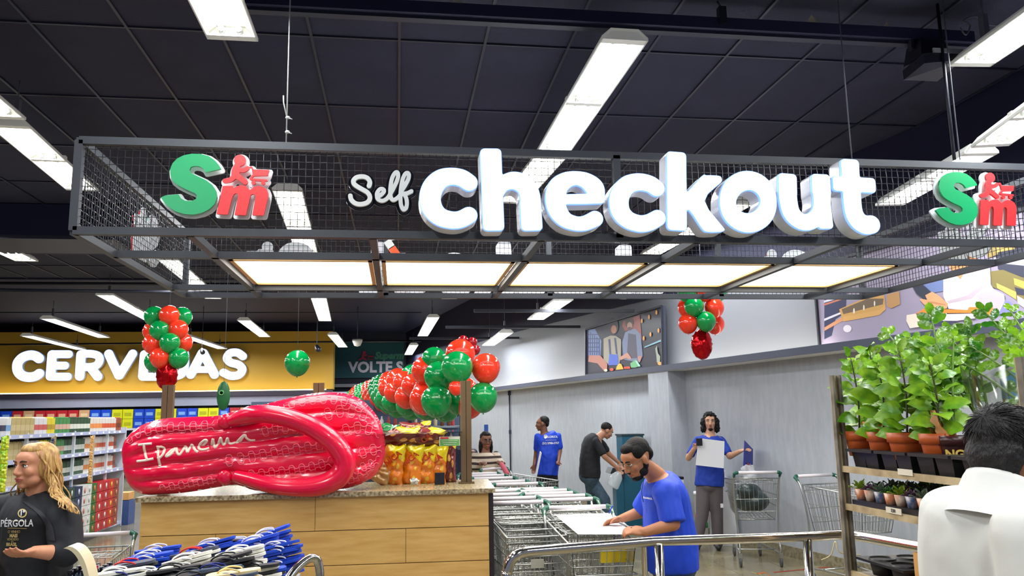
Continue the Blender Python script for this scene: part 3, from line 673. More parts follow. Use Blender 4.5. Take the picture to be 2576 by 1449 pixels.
# ---------------------------------------------------------------- yellow department board with lit letters
m_yel = M('yellow_board', (208, 166, 56), .55)
YB = 28.0; a = PY(0, 993, YB); b_ = PY(837, 975, YB); zt = 4.70; zb = (a.z+b_.z)/2
t = thing('department_board', 'long yellow board high on the far left wall carrying the word CERVEJAS', 'sign board', (-7.6, YB, zb))
MB().box(((-13.6+b_.x)/2, YB+.4, (zb+zt)/2), (b_.x+13.6, .7, zt-zb)).build('panel', m_yel, t)
MB().box(((-13.6+b_.x)/2, YB-.05, zb-.12), (b_.x+13.6, .5, .16)).build('base_rail', M('rail_purple', (60, 54, 70), .5), t)
MB().box(((-13.6+b_.x)/2, YB-.2, zb-.02), (b_.x+13.2, .05, .03)).build('light_strip', M('amber_led', (255, 225, 150), emit=9), t)
cC, zC = (0, 820), 5.176
def cp(pts, r=None, crop=cC, z=zC): return pxs(0, crop, z, pts, r, Y=YB-.08)
CV = []
s = Shape().stroke(cp([(520, 425), (470, 392), (400, 382), (310, 410), (252, 468), (236, 530), (252, 600), (310, 652), (400, 668), (480, 650), (520, 622)], 58)); CV.append(('C', s))
def Eg(dx, nb=False):
    s = Shape(); s.stroke(cp([(690+dx, 375, 54), (668+dx, 655, 54)]), sm=False)
    for y, x1 in ((370, 905), (518, 855), (662, 890)): s.stroke(cp([(690+dx, y, 47), (x1+dx, y, 47)]), sm=False)
    return s
CV.append(('E', Eg(0)))
s = Shape(); s.stroke(cp([(1065, 375, 54), (1048, 655, 54)]), sm=False); s.stroke(cp([(1080, 365), (1200, 365), (1285, 390), (1308, 445), (1270, 510), (1190, 535), (1100, 535)], 46)); s.stroke(cp([(1190, 545, 50), (1282, 660, 52)]), sm=False); CV.append(('R', s))
s = Shape(); s.stroke(cp([(1425, 365, 52), (1555, 645, 50)]), sm=False); s.stroke(cp([(1735, 365, 52), (1562, 645, 50)]), sm=False); CV.append(('V', s))
CV.append(('E', Eg(1200)))
c2, z2 = (0, 484), 2.994
s = Shape(); s.stroke(cp([(1392, 1215), (1392, 1310), (1370, 1365), (1320, 1380), (1280, 1360)], 30, c2, z2)); CV.append(('J', s))
s = Shape(); s.stroke(cp([(1440, 1372, 30), (1525, 1212, 30)], None, c2, z2), sm=False); s.stroke(cp([(1535, 1212, 30), (1618, 1372, 30)], None, c2, z2), sm=False); s.stroke(cp([(1480, 1335, 22), (1585, 1335, 22)], None, c2, z2), sm=False); CV.append(('A', s))
s = Shape(); s.stroke(cp([(1832, 1235), (1790, 1208), (1735, 1212), (1712, 1250), (1740, 1282), (1800, 1300), (1828, 1335), (1800, 1375), (1740, 1382), (1685, 1358)], 27, c2, z2)); CV.append(('S', s))
for i, (ch, s) in enumerate(CV):
    lo, hi = s.bounds(); lb = 'lit white capital %s of the word CERVEJAS on the yellow board' % ch
    if ch == 'E': lb = 'lit white capital E of CERVEJAS, '+('its second letter' if i == 1 else 'half hidden by the balloon column')
    t = thing('wall_letter', lb, 'letter', ((lo[0]+hi[0])/2, YB-.05, lo[1]))
    s.mesh('lit_face', .03, (m_lface, m_ledge, m_ledge), t, plane_xz(YB-.14), off=.018, bevel=.01, res=(hi-lo).max()/70)
    s.mesh('side_wall', .12, m_lside, t, plane_xz(YB-.07), off=.02, res=(hi-lo).max()/70)
# teal banner
m_teal = M('banner_teal', (14, 74, 84), .6); a = PY(840, 951, 31.3); b_ = PY(1016, 946, 31.3); zt = PY(840, 862, 31.3).z
t = thing('banner', 'dark teal banner on the far wall with VOLTE lettering, partly behind the balloons', 'banner', (a.x, 31.3, a.z))
MB().box(((a.x+b_.x)/2, 31.4, (a.z+zt)/2), (b_.x-a.x, .06, zt-a.z)).build('sheet', m_teal, t)
p = PY(995, 924, 31.3); text_mesh('lettering', 'VOLTE SEMPRE', .56, M('banner_letters', (206, 202, 220), .6), t, Matrix.Translation((PY(877, 924, 31.3).x, 0, p.z)) @ plane_xz(31.35), .01, .022, 'LEFT', xs=.98) if False else text_mesh('lettering', 'VOLTE S', .56, M('banner_letters', (206, 202, 220), .6), t, Matrix.Translation((PY(877, 924, 31.3).x, 0, p.z)) @ plane_xz(31.35), .01, .022, 'LEFT', xs=.98)
text_mesh('market_name', 'Superm', .36, M('banner_green', (60, 130, 112), .6), t, Matrix.Translation((PY(942, 895, 31.3).x, 0, PY(942, 895, 31.3).z)) @ plane_xz(31.35), .012, .02, 'LEFT', .25)
r_ = Shape(); k_ = .00075
def em(pts, r): return [((x-1190)*k_+PY(902, 890, 31.3).x, (450-y)*k_*1.05+PY(902, 895, 31.3).z, r*k_) for x, y in pts]
r_.stroke(em([(1475, 290), (1476, 291)], 90)); r_.stroke(em([(1430, 380), (1400, 530)], 60)); r_.stroke(em([(1430, 440), (1600, 420)], 36)); r_.stroke(em([(1390, 550), (1320, 610), (1225, 630)], 42)); r_.stroke(em([(1420, 540), (1490, 590), (1560, 650)], 45)); r_.stroke(em([(1690, 480), (1930, 490)], 45)); r_.stroke(em([(1690, 545), (1670, 600), (1915, 625)], 18))
r_.mesh('running_figure_emblem', .02, M('banner_maroon', (150, 30, 60), .5), t, plane_xz(31.33))
# beam and ledge behind the garland
MB_ = MB(); MB_.box((4, 31.2, 2.95), (13, .25, .12)); struct('trim_4', MB_, M('ledge_grey', (130, 132, 140), .6))
# ---------------------------------------------------------------- wall pictures
PO = .13
def poster(name, label, corners, polys, crop, z, side=.06):
    c = [PW(*q, PO) for q in corners]; n = V(-1/WN, -WA/WN, 0)
    t = thing(name, label, 'wall picture', c[3])
    mb = MB(); mb.prism(c, -n*side); mb.build('light_box', m_fascia, t)
    mb = MB(); 
    for i in range(4): mb.bar(c[i]+n*.008, c[(i+1) % 4]+n*.008, .035, .03)
    mb.build('frame', M('picture_frame', (30, 32, 48), .45), t)
    mats = [M('print_%d_%d_%d' % polys[0][0], polys[0][0], .45)]; mb = MB(); mb.add([q+n*.002 for q in c], [(0, 1, 2, 3)], False)
    cols = {polys[0][0]: 0}
    for i, (col, pts) in enumerate(polys[1:]):
        if col not in cols: cols[col] = len(mats); mats.append(M('print_%d_%d_%d' % col, col, .45))
        mb.mi = cols[col]; P = []
        for x, y in pts: P.append(PW(crop[0]+x/z, crop[1]+y/z, PO+.0022+.0004*(i+1)))
        mb.add(P, [list(range(len(P)))], False)
    mb.build('printed_picture', mats, t); return t
def ov(x, y, rx, ry, n=14, rot=0): return [(x+rx*math.cos(2*math.pi*k/n)*math.cos(rot)-ry*math.sin(2*math.pi*k/n)*math.sin(rot), y+rx*math.cos(2*math.pi*k/n)*math.sin(rot)+ry*math.sin(2*math.pi*k/n)*math.cos(rot)) for k in range(n)]
def rc(x0, y0, x1, y1, s_=0): return [(x0, y0), (x1, y0+s_), (x1, y1+s_), (x0, y1)]
P1 = [((22, 24, 44), None), ((96, 116, 160), [(1430, 260), (1530, 245), (1610, 400), (1600, 600), (1440, 590)])]
for k in range(6): P1.append(((40, 50, 92), rc(1435+k*28, 265+k*20, 1447+k*28, 585)))
for k in range(5): P1.append(((40, 50, 92), rc(1435, 310+k*55, 1590, 322+k*55)))
P1 += [((128, 48, 42), [(1890, 150), (2110, 60), (2140, 400), (2110, 300), (2040, 240), (1920, 270), (1880, 210)]),
 ((136, 130, 116), [(1640, 370), (1730, 330), (1800, 335), (1870, 380), (1865, 600), (1845, 690), (1700, 700), (1640, 650)]), ((100, 110, 138), [(1920, 290), (1990, 250), (2050, 240), (2120, 310), (2150, 600), (2110, 680), (1900, 640), (1880, 420)]),
 ((66, 64, 80), [(1960, 300), (2060, 320), (2080, 620), (1940, 630)]), ((34, 26, 34), ov(1760, 210, 75, 110)), ((150, 100, 84), ov(1772, 250, 36, 55)), ((40, 26, 28), ov(1975, 170, 55, 70)), ((150, 104, 92), ov(1978, 205, 34, 50)), ((60, 44, 46), ov(1978, 240, 28, 24)),
 ((60, 84, 168), [(1715, 570), (1825, 580), (1832, 712), (1700, 716)]), ((48, 58, 100), [(1700, 380), (1722, 375), (1735, 570), (1715, 570)]), ((48, 58, 100), [(1775, 360), (1795, 360), (1820, 575), (1800, 570)]),
 ((158, 102, 88), [(1450, 585), (1600, 590), (1690, 700), (1685, 790), (1650, 795), (1560, 690), (1440, 670)]), ((170, 120, 104), [(1850, 610), (1950, 550), (2000, 620), (1990, 640), (1930, 620), (1860, 650)]), ((170, 120, 104), [(2080, 600), (2140, 590), (2110, 680), (2090, 650)]),
 ((230, 160, 50), [(1840, 690), (1870, 700), (1898, 765), (1800, 775), (1810, 730)]), ((196, 62, 40), ov(1745, 770, 26, 20)), ((196, 62, 40), [(1900, 735), (1980, 730), (1985, 760), (1905, 762)]), ((96, 160, 110), [(1985, 690), (2060, 640), (2115, 725), (2050, 745), (1995, 745)]), ((150, 200, 180), [(2050, 660), (2070, 655), (2120, 725), (2095, 735)]),
 ((120, 170, 190), [(2170, 475), (2385, 380), (2385, 408), (2170, 490)])]
for x, y in ((2325, 30), (2228, 90), (2352, 265), (2248, 315), (2160, 365), (2135, 140)): P1.append(((214, 146, 56), ov(x, y, 13, 30)))
P1 += [((150, 158, 140), [(2330, 460), (2345, 560), (2375, 600), (2370, 680), (2330, 680), (2325, 600), (2310, 500)]), ((236, 164, 74), ov(2370, 692, 30, 22)), ((206, 196, 170), ov(1668, 780, 22, 18))]
poster('wall_picture', 'framed picture of two cooks preparing vegetables on the grey wall, left of the balloon column', [(1475, 829), (1666, 770), (1668, 922), (1475, 944)], P1, (1200, 780), 5.152)
tl = (WC-PO*WN); c_ = [(2067, 862), None]
def onw(Yv, z): return (V(tl-WA*Yv, Yv, z))
def poster_px(Yv, z):
    d = onw(Yv, z)-CAM; w_ = d.dot(_F); return (1288+FPX*d.dot(RT)/w_, 724.5-FPX*d.dot(UP)/w_)
sk = (222, 160, 116)
P2 = [((158, 148, 172), None),
 ((58, 60, 92), [(-600, 300), (-330, 560), (-350, 900), (-500, 1000), (-610, 1230)]), ((58, 62, 96), [(-610, 600), (-420, 620), (-430, 800), (-520, 1180), (-610, 1225)]),
 ((210, 206, 226), [(-615, 755), (-400, 690), (-400, 715), (-615, 782)]), ((196, 120, 96), [(-615, 793), (-400, 725), (-400, 745), (-615, 818)]), ((214, 212, 226), [(-612, 975), (-380, 880), (-380, 905), (-612, 1003)]), ((214, 150, 110), [(-608, 1080), (-370, 940), (-360, 985), (-608, 1122)]), ((232, 226, 232), ov(-330, 1095, 50, 45)),
 ((206, 158, 88), [(-430, 860), (-60, 700), (120, 690), (135, 860), (60, 930), (-380, 1010)]), ((112, 92, 72), [(-400, 860), (-80, 730), (110, 730), (100, 800), (-380, 920)]), ((214, 164, 96), [(-380, 950), (60, 870), (130, 800), (135, 860), (60, 930), (-380, 1010)]), ((236, 232, 226), ov(-250, 880, 10, 35)), ((236, 232, 226), ov(-130, 840, 9, 34)), ((236, 232, 226), ov(0, 790, 9, 34)),
 ((186, 140, 90), [(150, 680), (300, 640), (310, 800), (200, 850), (150, 820)]), ((110, 126, 176), [(560, 540), (840, 440), (830, 640), (700, 660)]),
 ((60, 62, 80), [(1450, 100), (1816, 100), (1816, 470), (1500, 370)]), ((196, 190, 204), [(1430, 250), (1816, 190), (1816, 330), (1520, 300)]), ((128, 116, 70), [(1400, 400), (1560, 380), (1816, 480), (1816, 830), (1600, 650), (1430, 590)]), ((226, 178, 96), [(1480, 540), (1720, 650), (1720, 740), (1490, 600)]), ((220, 172, 84), [(1690, 480), (1816, 520), (1816, 610), (1700, 560)]), ((220, 186, 190), [(1730, 690), (1816, 740), (1816, 840), (1740, 790)]), ((60, 62, 80), [(1700, 590), (1816, 620), (1816, 690), (1730, 680)]),
 ((150, 130, 80), [(1300, 60), (1500, 30), (1500, 190), (1380, 240)]), ((214, 160, 90), [(1500, 40), (1700, 40), (1700, 130), (1480, 170)]),
 ((160, 108, 62), [(820, 60), (1060, 0), (1270, 60), (1240, 290), (890, 310)]), ((224, 168, 122), ov(1030, 200, 105, 150)), ((216, 146, 96), [(890, 300), (1150, 290), (1100, 410), (1045, 495), (950, 420)]),
 ((214, 208, 222), [(835, 490), (900, 440), (960, 415), (1045, 498), (1095, 405), (1270, 330), (1400, 300), (1412, 560), (1450, 620), (1570, 680), (1585, 760), (1500, 920), (1350, 950), (1180, 880), (900, 852), (870, 780), (835, 700)]),
 ((196, 176, 190), [(1240, 690), (1330, 640), (1420, 620), (1560, 690), (1575, 760), (1490, 905), (1430, 860), (1300, 830)]), ((190, 172, 184), [(840, 700), (880, 760), (1130, 690), (1300, 560), (1320, 600), (1180, 730), (900, 790)]),
 ((134, 134, 192), [(1585, 750), (1650, 770), (1755, 885), (1500, 925)]), ((46, 50, 68), [(445, 555), (560, 540), (740, 700), (700, 765), (620, 760), (510, 670)]),
 (sk, [(615, 690), (700, 645), (790, 700), (890, 790), (880, 850), (780, 862), (650, 835), (600, 800), (550, 745), (560, 730), (640, 745)]), ((196, 128, 90), [(630, 770), (700, 765), (860, 800), (860, 812), (700, 790)]),
 ((236, 136, 54), [(505, 910), (600, 850), (760, 855), (1130, 868), (1150, 833), (1440, 838), (1430, 900), (1380, 938), (1190, 905), (640, 908), (570, 925), (555, 1015), (510, 960)]), ((200, 70, 40), [(505, 910), (545, 905), (560, 1015), (530, 1000)]),
 ((228, 214, 228), [(575, 925), (1190, 912), (1245, 965), (1000, 1000), (575, 995)]), ((238, 222, 206), [(390, 930), (500, 912), (590, 1068), (430, 1090), (385, 1000)]), ((58, 60, 90), [(580, 1000), (1000, 1005), (900, 1050), (610, 1068)])]
YL = PW(2064, 862, PO).y; ZT = PW(2049, 668, PO).z; tr = poster_px(5.3, ZT); tl_ = poster_px(YL, ZT); brp = poster_px(5.3, 2.36); blp = poster_px(YL, 2.36)
poster('wall_picture', 'large framed picture of a shopper with a tablet leaning on a trolley, above the plants', [tl_, tr, brp, blp], P2, (2200, 600), 4.83)
# ---------------------------------------------------------------- counter
KA = math.atan2(-.149, 2.892); KC = V(-1.7375, 5.844, 0); KL = 2.413
kio = thing('wood_counter', 'wood panelled counter with a speckled granite top under the pink inflatable sandal', 'counter', (KC.x, KC.y, 0), KA)
m_wood = M('counter_wood', (222, 178, 106), .42, noise_=(3.2, (206, 158, 86), (1.2, 1.2, 9), 6)); m_gran = M('counter_granite', (196, 178, 140), .22, noise_=(60, (110, 92, 70), (1, 1, 1), 8))
mb = MB(); rows = [(1.168, .945, (1.18,)), (.94, .715, (.52, 1.80)), (.71, .485, (1.08,)), (.48, .255, (.42, 1.67)), (.25, .02, (1.0,))]
for z1, z0, cuts in rows:
    xx = [0.02]+list(cuts)+[KL-.035]
    for i in range(len(xx)-1): mb.box(((xx[i]+xx[i+1])/2, .03, (z0+z1)/2), (xx[i+1]-xx[i]-.003, .02, z1-z0))
mb.mi = 1; mb.box((KL/2, .06, .59), (KL-.06, .03, 1.15)); mb.build('front_panel', [m_wood, m_dark2], kio, world=False)
MB().box((KL-.018, .42, .585), (.03, .80, 1.165)).build('side_panel', M('counter_edge', (38, 28, 34), .4), kio, world=False)
MB().box((.03, .42, .585), (.03, .74, 1.165)).build('side_panel', m_wood, kio, world=False)
mb = MB(); mb.box((KL/2, .415, 1.184), (KL+.02, .85, .032)); mb.build('granite_top', m_gran, kio, world=False)
m_post = M('post_bronze', (96, 78, 54), .45, .2); m_glass = glassy('counter_glass', (232, 240, 238), 0, .04)
gs = thing('glass_screen', 'glass screen between brown posts standing on the granite counter', 'glass screen', (.52, 6.19, 1.202))
for x, y in ((.521, 6.20), (-.592, 6.25), (-1.692, 6.30)):
    mb = MB(); mb.box((x-.021, y, 1.588), (.038, .05, .77)); mb.box((x+.021, y, 1.588), (.038, .05, .77)); mb.box((x, y+.01, 1.588), (.075, .02, .77)); mb.box((x, y, 1.207), (.115, .09, .01)); mb.build('post', m_post, gs)
for (x0, y0), (x1, y1) in (((-1.65, 6.30), (-.635, 6.25)), ((-.55, 6.25), (.479, 6.20))):
    mb = MB(); mb.bar((x0, y0, 1.592), (x1, y1, 1.592), .008, .77, (0, 1, 0)); mb.build('pane', m_glass, gs)
# card on the glass
p = PY(1131, 1110, 6.185); t = thing('price_card', 'white and green price card fixed to the glass beside the brown post', 'card', p)
MB().box(p, (.158, .004, .07)).build('card', m_white, t); MB().box(p+V(0, -.003, -.010), (.146, .003, .046)).build('green_field', M('card_green', (96, 176, 92), .5), t); MB().box(p+V(-.04, -.003, .025), (.062, .003, .012)).build('red_field', M('card_red', (206, 60, 60), .5), t)
mb = MB()
for k in range(3): mb.box(p+V(0, -.0055, .003-k*.013), (.125-.017*k, .002, .0035))
mb.build('text_lines', m_white, t)
# ---------------------------------------------------------------- snack bags
def bag_bm(w, h, th, seed, ruffle=.02):
    r = random.Random(seed); mb = MB(); nx, nz = 14, 20; P = []; off = r.random()*9
    for side in (-1, 1):
        for j in range(nz+1):
            for i in range(nx+1):
                u = i/nx; v = j/nz; e = (4*u*(1-u))**.55*(min(1, v*7, (1-v)*7))**.6*(.75+.5*math.sin(math.pi*v)*.6)
                c = noise.noise(V(u*5+off, v*7, side*3))*.018*e+noise.noise(V(u*11+off, v*15, side))*.007
                x = (u-.5)*w*(1-.10*math.sin(math.pi*v)); z = v*h; y = side*(th/2*e)+c*1.2
                if v > .88: y += ruffle*math.sin(u*9+off)*(v-.88)*8; z += .01*math.sin(u*7+off)
                P.append((x+noise.noise(V(v*6+off, u*2, 5))*.008, y, z))
    n = (nx+1)*(nz+1); fs = []
    for s_ in (0, 1):
        for j in range(nz):
            for i in range(nx):
                a = s_*n+j*(nx+1)+i; q = (a, a+1, a+nx+2, a+nx+1); fs.append(q if s_ == 0 else q[::-1])
    bd = [i for i in range(nx+1)]+[(j+1)*(nx+1)-1 for j in range(1, nz+1)]+[nz*(nx+1)+i for i in range(nx-1, -1, -1)]+[j*(nx+1) for j in range(nz-1, 0, -1)]
    for k in range(len(bd)): a, b2 = bd[k], bd[(k+1) % len(bd)]; fs.append((a, a+n, b2+n, b2))
    mb.add(P, fs); return mb
def bagmat(nm, c1, c2, c3):
    """printed film: orange body, yellow wedge on top, dots"""
    mt = M(nm, c1, .22, coat=.6, bump=(30, .3)); nt = mt.node_tree; b = nt.nodes['Principled BSDF']; tc = [n for n in nt.nodes if n.type == 'TEX_COORD'][0]
    sp = nt.nodes.new('ShaderNodeSeparateXYZ'); nt.links.new(tc.outputs['Generated'], sp.inputs[0])
    mm = nt.nodes.new('ShaderNodeMath'); mm.operation = 'MULTIPLY_ADD'; mm.inputs[1].default_value = .45; mm.inputs[2].default_value = 0; nt.links.new(sp.outputs[0], mm.inputs[0])
    ad = nt.nodes.new('ShaderNodeMath'); ad.operation = 'ADD'; nt.links.new(sp.outputs[2], ad.inputs[0]); nt.links.new(mm.outputs[0], ad.inputs[1])
    gt = nt.nodes.new('ShaderNodeMath'); gt.operation = 'GREATER_THAN'; gt.inputs[1].default_value = .98; nt.links.new(ad.outputs[0], gt.inputs[0])
    vo = nt.nodes.new('ShaderNodeTexVoronoi'); vo.inputs['Scale'].default_value = 3.2; nt.links.new(tc.outputs['Generated'], vo.inputs['Vector'])
    lt = nt.nodes.new('ShaderNodeMath'); lt.operation = 'LESS_THAN'; lt.inputs[1].default_value = .3; nt.links.new(vo.outputs['Distance'], lt.inputs[0])
    m1 = nt.nodes.new('ShaderNodeMix'); m1.data_type = 'RGBA'; m1.inputs[6].default_value = b.inputs['Base Color'].default_value; m1.inputs[7].default_value = (lin(c3[0]), lin(c3[1]), lin(c3[2]), 1); nt.links.new(lt.outputs[0], m1.inputs[0])
    m2 = nt.nodes.new('ShaderNodeMix'); m2.data_type = 'RGBA'; m2.inputs[7].default_value = (lin(c2[0]), lin(c2[1]), lin(c2[2]), 1); nt.links.new(m1.outputs[2], m2.inputs[6]); nt.links.new(gt.outputs[0], m2.inputs[0]); nt.links.new(m2.outputs[2], b.inputs['Base Color'])
    return mt
m_bag1 = bagmat('bag_orange', (236, 128, 22), (240, 214, 20), (240, 190, 50)); m_bag2 = bagmat('bag_brown', (112, 40, 40), (236, 206, 40), (222, 160, 80)); [setattr(n.inputs[1], 'default_value', 1.16) for n in m_bag2.node_tree.nodes if n.type == 'MATH' and n.operation == 'GREATER_THAN']; m_bag3 = M('bag_green', (24, 110, 54), .25, coat=.5, bump=(30, .3)); m_bagt = M('bag_text', (190, 60, 20), .4)
def bag(x, y, w, h, th, mt, lb, yy, rot=(0, 0, 0), txt=None, grp='snack bags behind the glass', seed=0):
    p = PY(x, y, yy); t = thing('snack_bag', lb, 'snack bag', p, 0, grp); t.rotation_euler = rot
    bag_bm(w, h, th, seed).build('pouch', mt, t, world=False)
    if txt: text_mesh('lettering', txt, .062, m_bagt, t, wmat(t) @ Matrix.Translation((.0, -th*.53-.004, h*.64)) @ Matrix.Rotation(-.75, 4, 'Y') @ plane_xz(0), .002, .002)
    return t
for k, (x, w, tx, lb) in enumerate(((985, .155, 'NICA', 'orange and yellow snack bag next to the toe of the pink inflatable'), (1030, .165, 'NCA', 'orange and yellow snack bag, second from the inflatable'), (1065, .15, 'NICA', 'orange and yellow snack bag, third from the inflatable'), (1096, .14, 'CA', 'orange and yellow snack bag just left of the small black box'))):
    bag(x, 1219, w*1.08, .30, .09, m_bag1, lb, 6.27+.02*k, (-.06, .10, -.25), tx, seed=k)
bag(1128, 1214, .12, .33, .09, m_bag2, 'brown snack bag standing right of the black box near the brown post', 6.36, (0, .02, -.2), seed=11)
bag(1010, 1122, .32, .15, .12, m_bag2, 'brown snack bag lying on top of the orange bags, left one', 6.36, (.5, -.12, .0), seed=12)
bag(1066, 1122, .33, .15, .13, m_bag2, 'brown and yellow snack bag lying on top of the orange bags, right one', 6.38, (.4, .1, .1), 'CA', seed=13)
bag(1045, 1096, .26, .11, .10, m_bag2, 'yellow snack bag at the very top of the snack pile', 6.50, (.4, -.05, .1), seed=14)
bag(950, 1216, .15, .17, .07, M('bag_gold', (196, 150, 90), .2, coat=.6, bump=(30, .3)), 'crumpled gold snack bag low beside the toe of the inflatable', 6.27, (-.2, .5, -.3), seed=15)
bag(995, 1094, .22, .07, .09, m_bag3, 'green snack bag lying behind the brown bags', 6.6, (.3, -.1, 0), seed=16)
bag(975, 1086, .20, .06, .08, m_bag3, 'green snack bag showing just above the toe of the inflatable', 6.72, (.3, .1, 0), seed=17)
p = PY(1106, 1218, 6.13); t = thing('card_reader', 'small black box on the granite in front of the snack bags', 'box', p); MB().box(p+V(0, 0, .042), (.073, .05, .085)).build('body', M('black_plastic'), t); MB().box(p+V(0, -.026, .042), (.004, .004, .075)).build('centre_ridge', m_dark2, t)
p = PY(1043, 1218, 6.09); mb = MB(); mb.ell(p+V(0, 0, .02), (.030, .020, .019), 16, 10); 
for i in range(len(mb.v)): q = V(*mb.v[i]); mb.v[i] = tuple(q+V(noise.noise(q*60), noise.noise(q*60+V(5, 0, 0)), noise.noise(q*60+V(0, 5, 0)))*.022)
mb.smooth = False; tag(mb.build('crumpled_tissue', m_white), 'crumpled white tissue on the granite edge before the snack bags', 'tissue')
# grey shelving seen through the glass
t = thing('shelf_unit', 'long grey shelving behind the glass with rows of small bottles', 'shelf unit', (-.6, 13.2, 0))
m_shelf = M('shelf_grey', (150, 160, 170), .4); m_prod = [M('prod_red', (176, 60, 56), .4), M('prod_cream', (206, 190, 160), .4), M('prod_brown', (110, 60, 40), .4), M('prod_white', (220, 220, 220), .4), M('prod_green', (50, 120, 70), .4), M('prod_blue', (40, 84, 170), .4)]
for z in (1.02, 1.28, 1.56): MB().box((-.66, 13.3, z-.015), (3.4, .5, .03)).build('shelf', m_shelf, t)
for z in (1.6,): MB().box((-.66, 13.62, 1.0), (3.4, .04, 2.0)).build('back_panel', M('shelf_back', (80, 96, 120), .6), t)
for x in (-2.34, -1.5, -.9, -.35, .2, 1.02): MB().box((x, 13.03, .95), (.05, .05, 1.9)).build('upright', M('upright_dark', (44, 36, 44), .5), t)
bot = thing('sauce_bottle', 'small bottle in the rows seen through the counter glass', 'bottle', (.90, 13.32, 1.56), 0, 'small bottles behind the counter glass')
MB().lathe((0, 0, 0), [(.028, 0), (.03, .01), (.03, .1), (.012, .14), (.012, .17)], 8).build('bottle', m_prod[0], bot, world=False)
bots = [bot]; rr = random.Random(5)
for mt in m_prod[1:4]:
    b2 = dup(bot); b2.children[0].data = b2.children[0].data.copy(); b2.children[0].data.materials[0] = mt; bots.append(b2)
k = 0
for z in (1.02, 1.28, 1.56):
    for i in range(30):
        if rr.random() < .08: continue
        x = -2.28+i*.107; src = bots[(i//4+int(z*10)) % 4]; q = src if k < 4 and src.location.z == bots[k].location.z and k == 99 else dup(src); q.location = (x, 13.12, z); k += 1
for b2 in bots[1:]: b2.location = (.95-bots.index(b2)*.08, 13.30, 1.28)
# ---------------------------------------------------------------- balloons
def balloon_mesh(nm, rgb):
    prof = []
    for i in range(15):
        a = math.pi*i/14; r_ = math.sin(a); z = -math.cos(a)
        if z < 0: z *= 1.12; r_ *= 1-.06*(-z)
        prof.append((max(r_, .0005), z))
    mb = MB(); mb.lathe((0, 0, 0), prof, 24); mb.lathe((0, 0, -1.17), [(.075, -.03), (.045, .0), (.02, .06)], 8)
    mt = M('balloon_'+nm, rgb, .16, spec=.5, coat=.35); o = mb.build('balloon', mt, world=False); return o
bR = balloon_mesh('red', (240, 58, 32)); bG = balloon_mesh('green', (2, 142, 66)); bD = balloon_mesh('dark_red', (150, 14, 28))
def balloon(col, c, r, lb, grp, down=None):
    o = bpy.data.objects.new('balloon', {'R': bR, 'G': bG, 'D': bD}[col].data); COL.objects.link(o); o.location = c; o.scale = (r, r, r)
    if down is not None: o.rotation_mode = 'QUATERNION'; o.rotation_quaternion = Vector((0, 0, -1)).rotation_difference(Vector(down).normalized())
    return tag(o, lb, 'balloon', grp)
ORD = 'first second third fourth fifth sixth seventh eighth ninth tenth eleventh twelfth thirteenth fourteenth fifteenth sixteenth seventeenth eighteenth nineteenth twentieth'.split()
def ordw(n):
    if n < 20: return ORD[n]
    return ('twenty-', 'thirty-', 'forty-', 'fifty-')[(n-20)//10 if n >= 20 else 0]+(ORD[(n-20) % 10]) if (n % 10) != 9 or n < 20 else ('thirtieth', 'fortieth', 'fiftieth')[(n-20)//10]
G_ = 'red and green balloons of the garland above the counter'
near = [('R', 1222, 925, 7.62, .139, 'big red balloon at the right end of the garland'), ('G', 1150, 923, 7.50, .149, 'biggest green balloon in front at the near end of the garland, above the brown post'), ('G', 1215, 998, 7.62, .139, 'low green balloon at the right end of the garland, right of the brown post'), ('R', 1158, 890, 7.80, .146, 'red balloon at the top of the near end of the garland'),
 ('G', 1103, 946, 7.80, .142, 'green balloon left of and behind the biggest green one'), ('G', 1098, 1008, 7.75, .15, 'low green balloon seen through the glass left of the post'), ('R', 1072, 932, 8.15, .15, 'red balloon on the garland left of the near green cluster'), ('R', 1068, 1003, 8.15, .15, 'low red balloon seen through the glass left of the green one'), ('R', 1180, 1012, 7.95, .15, 'low red balloon partly hidden behind the brown post'), ('G', 1152, 1005, 7.98, .14, 'green balloon between the brown post and the low green one'),
 ('G', 1092, 905, 8.1, .13, 'green balloon on top of the garland left of the top red one'), ('R', 1147, 975, 7.46, .068, 'small pale red balloon hanging just left of the brown post'), ('D', 1165, 856, 8.0, .052, 'small dark red balloon at the very top of the garland, left of its twin'), ('D', 1188, 861, 8.0, .052, 'small dark red balloon at the very top of the garland, right of its twin'), ('D', 1196, 880, 7.95, .050, 'small dark red balloon wedged beside the right red balloon')]
for col, x, y, Y, r, lb in near: balloon(col, PY(x, y, Y), r, lb, G_)
path = [(8.45, .50, 1.98), (10.3, .10, 2.01), (13.5, -.16, 2.11), (16.7, -.43, 2.18), (22, -.98, 2.28), (26, -1.35, 2.32)]
Y = 8.45; k = 0
while Y < 24:
    X = float(np.interp(Y, [p[0] for p in path], [p[1] for p in path])); Z = float(np.interp(Y, [p[0] for p in path], [p[2] for p in path]))
    for i in range(4):
        a = k*.62+i*math.pi/2; d = V(math.cos(a), random.uniform(-.1, .1), math.sin(a)); r = .142*random.uniform(.94, 1.06)
        sd = ('right', 'upper right', 'top', 'upper left', 'left', 'lower left', 'bottom', 'lower right')[int(round((a % (2*math.pi))/(math.pi/4))) % 8]
        balloon('RG'[(i+(k//2)) % 2], V(X, Y, Z)+d*.2, r*.98, '%s balloon in the %s ring of the garland, %s side' % (('red', 'green')[(i+(k//2)) % 2], ordw(k+2), sd), G_, down=-d)
    Y += .305; k += 1
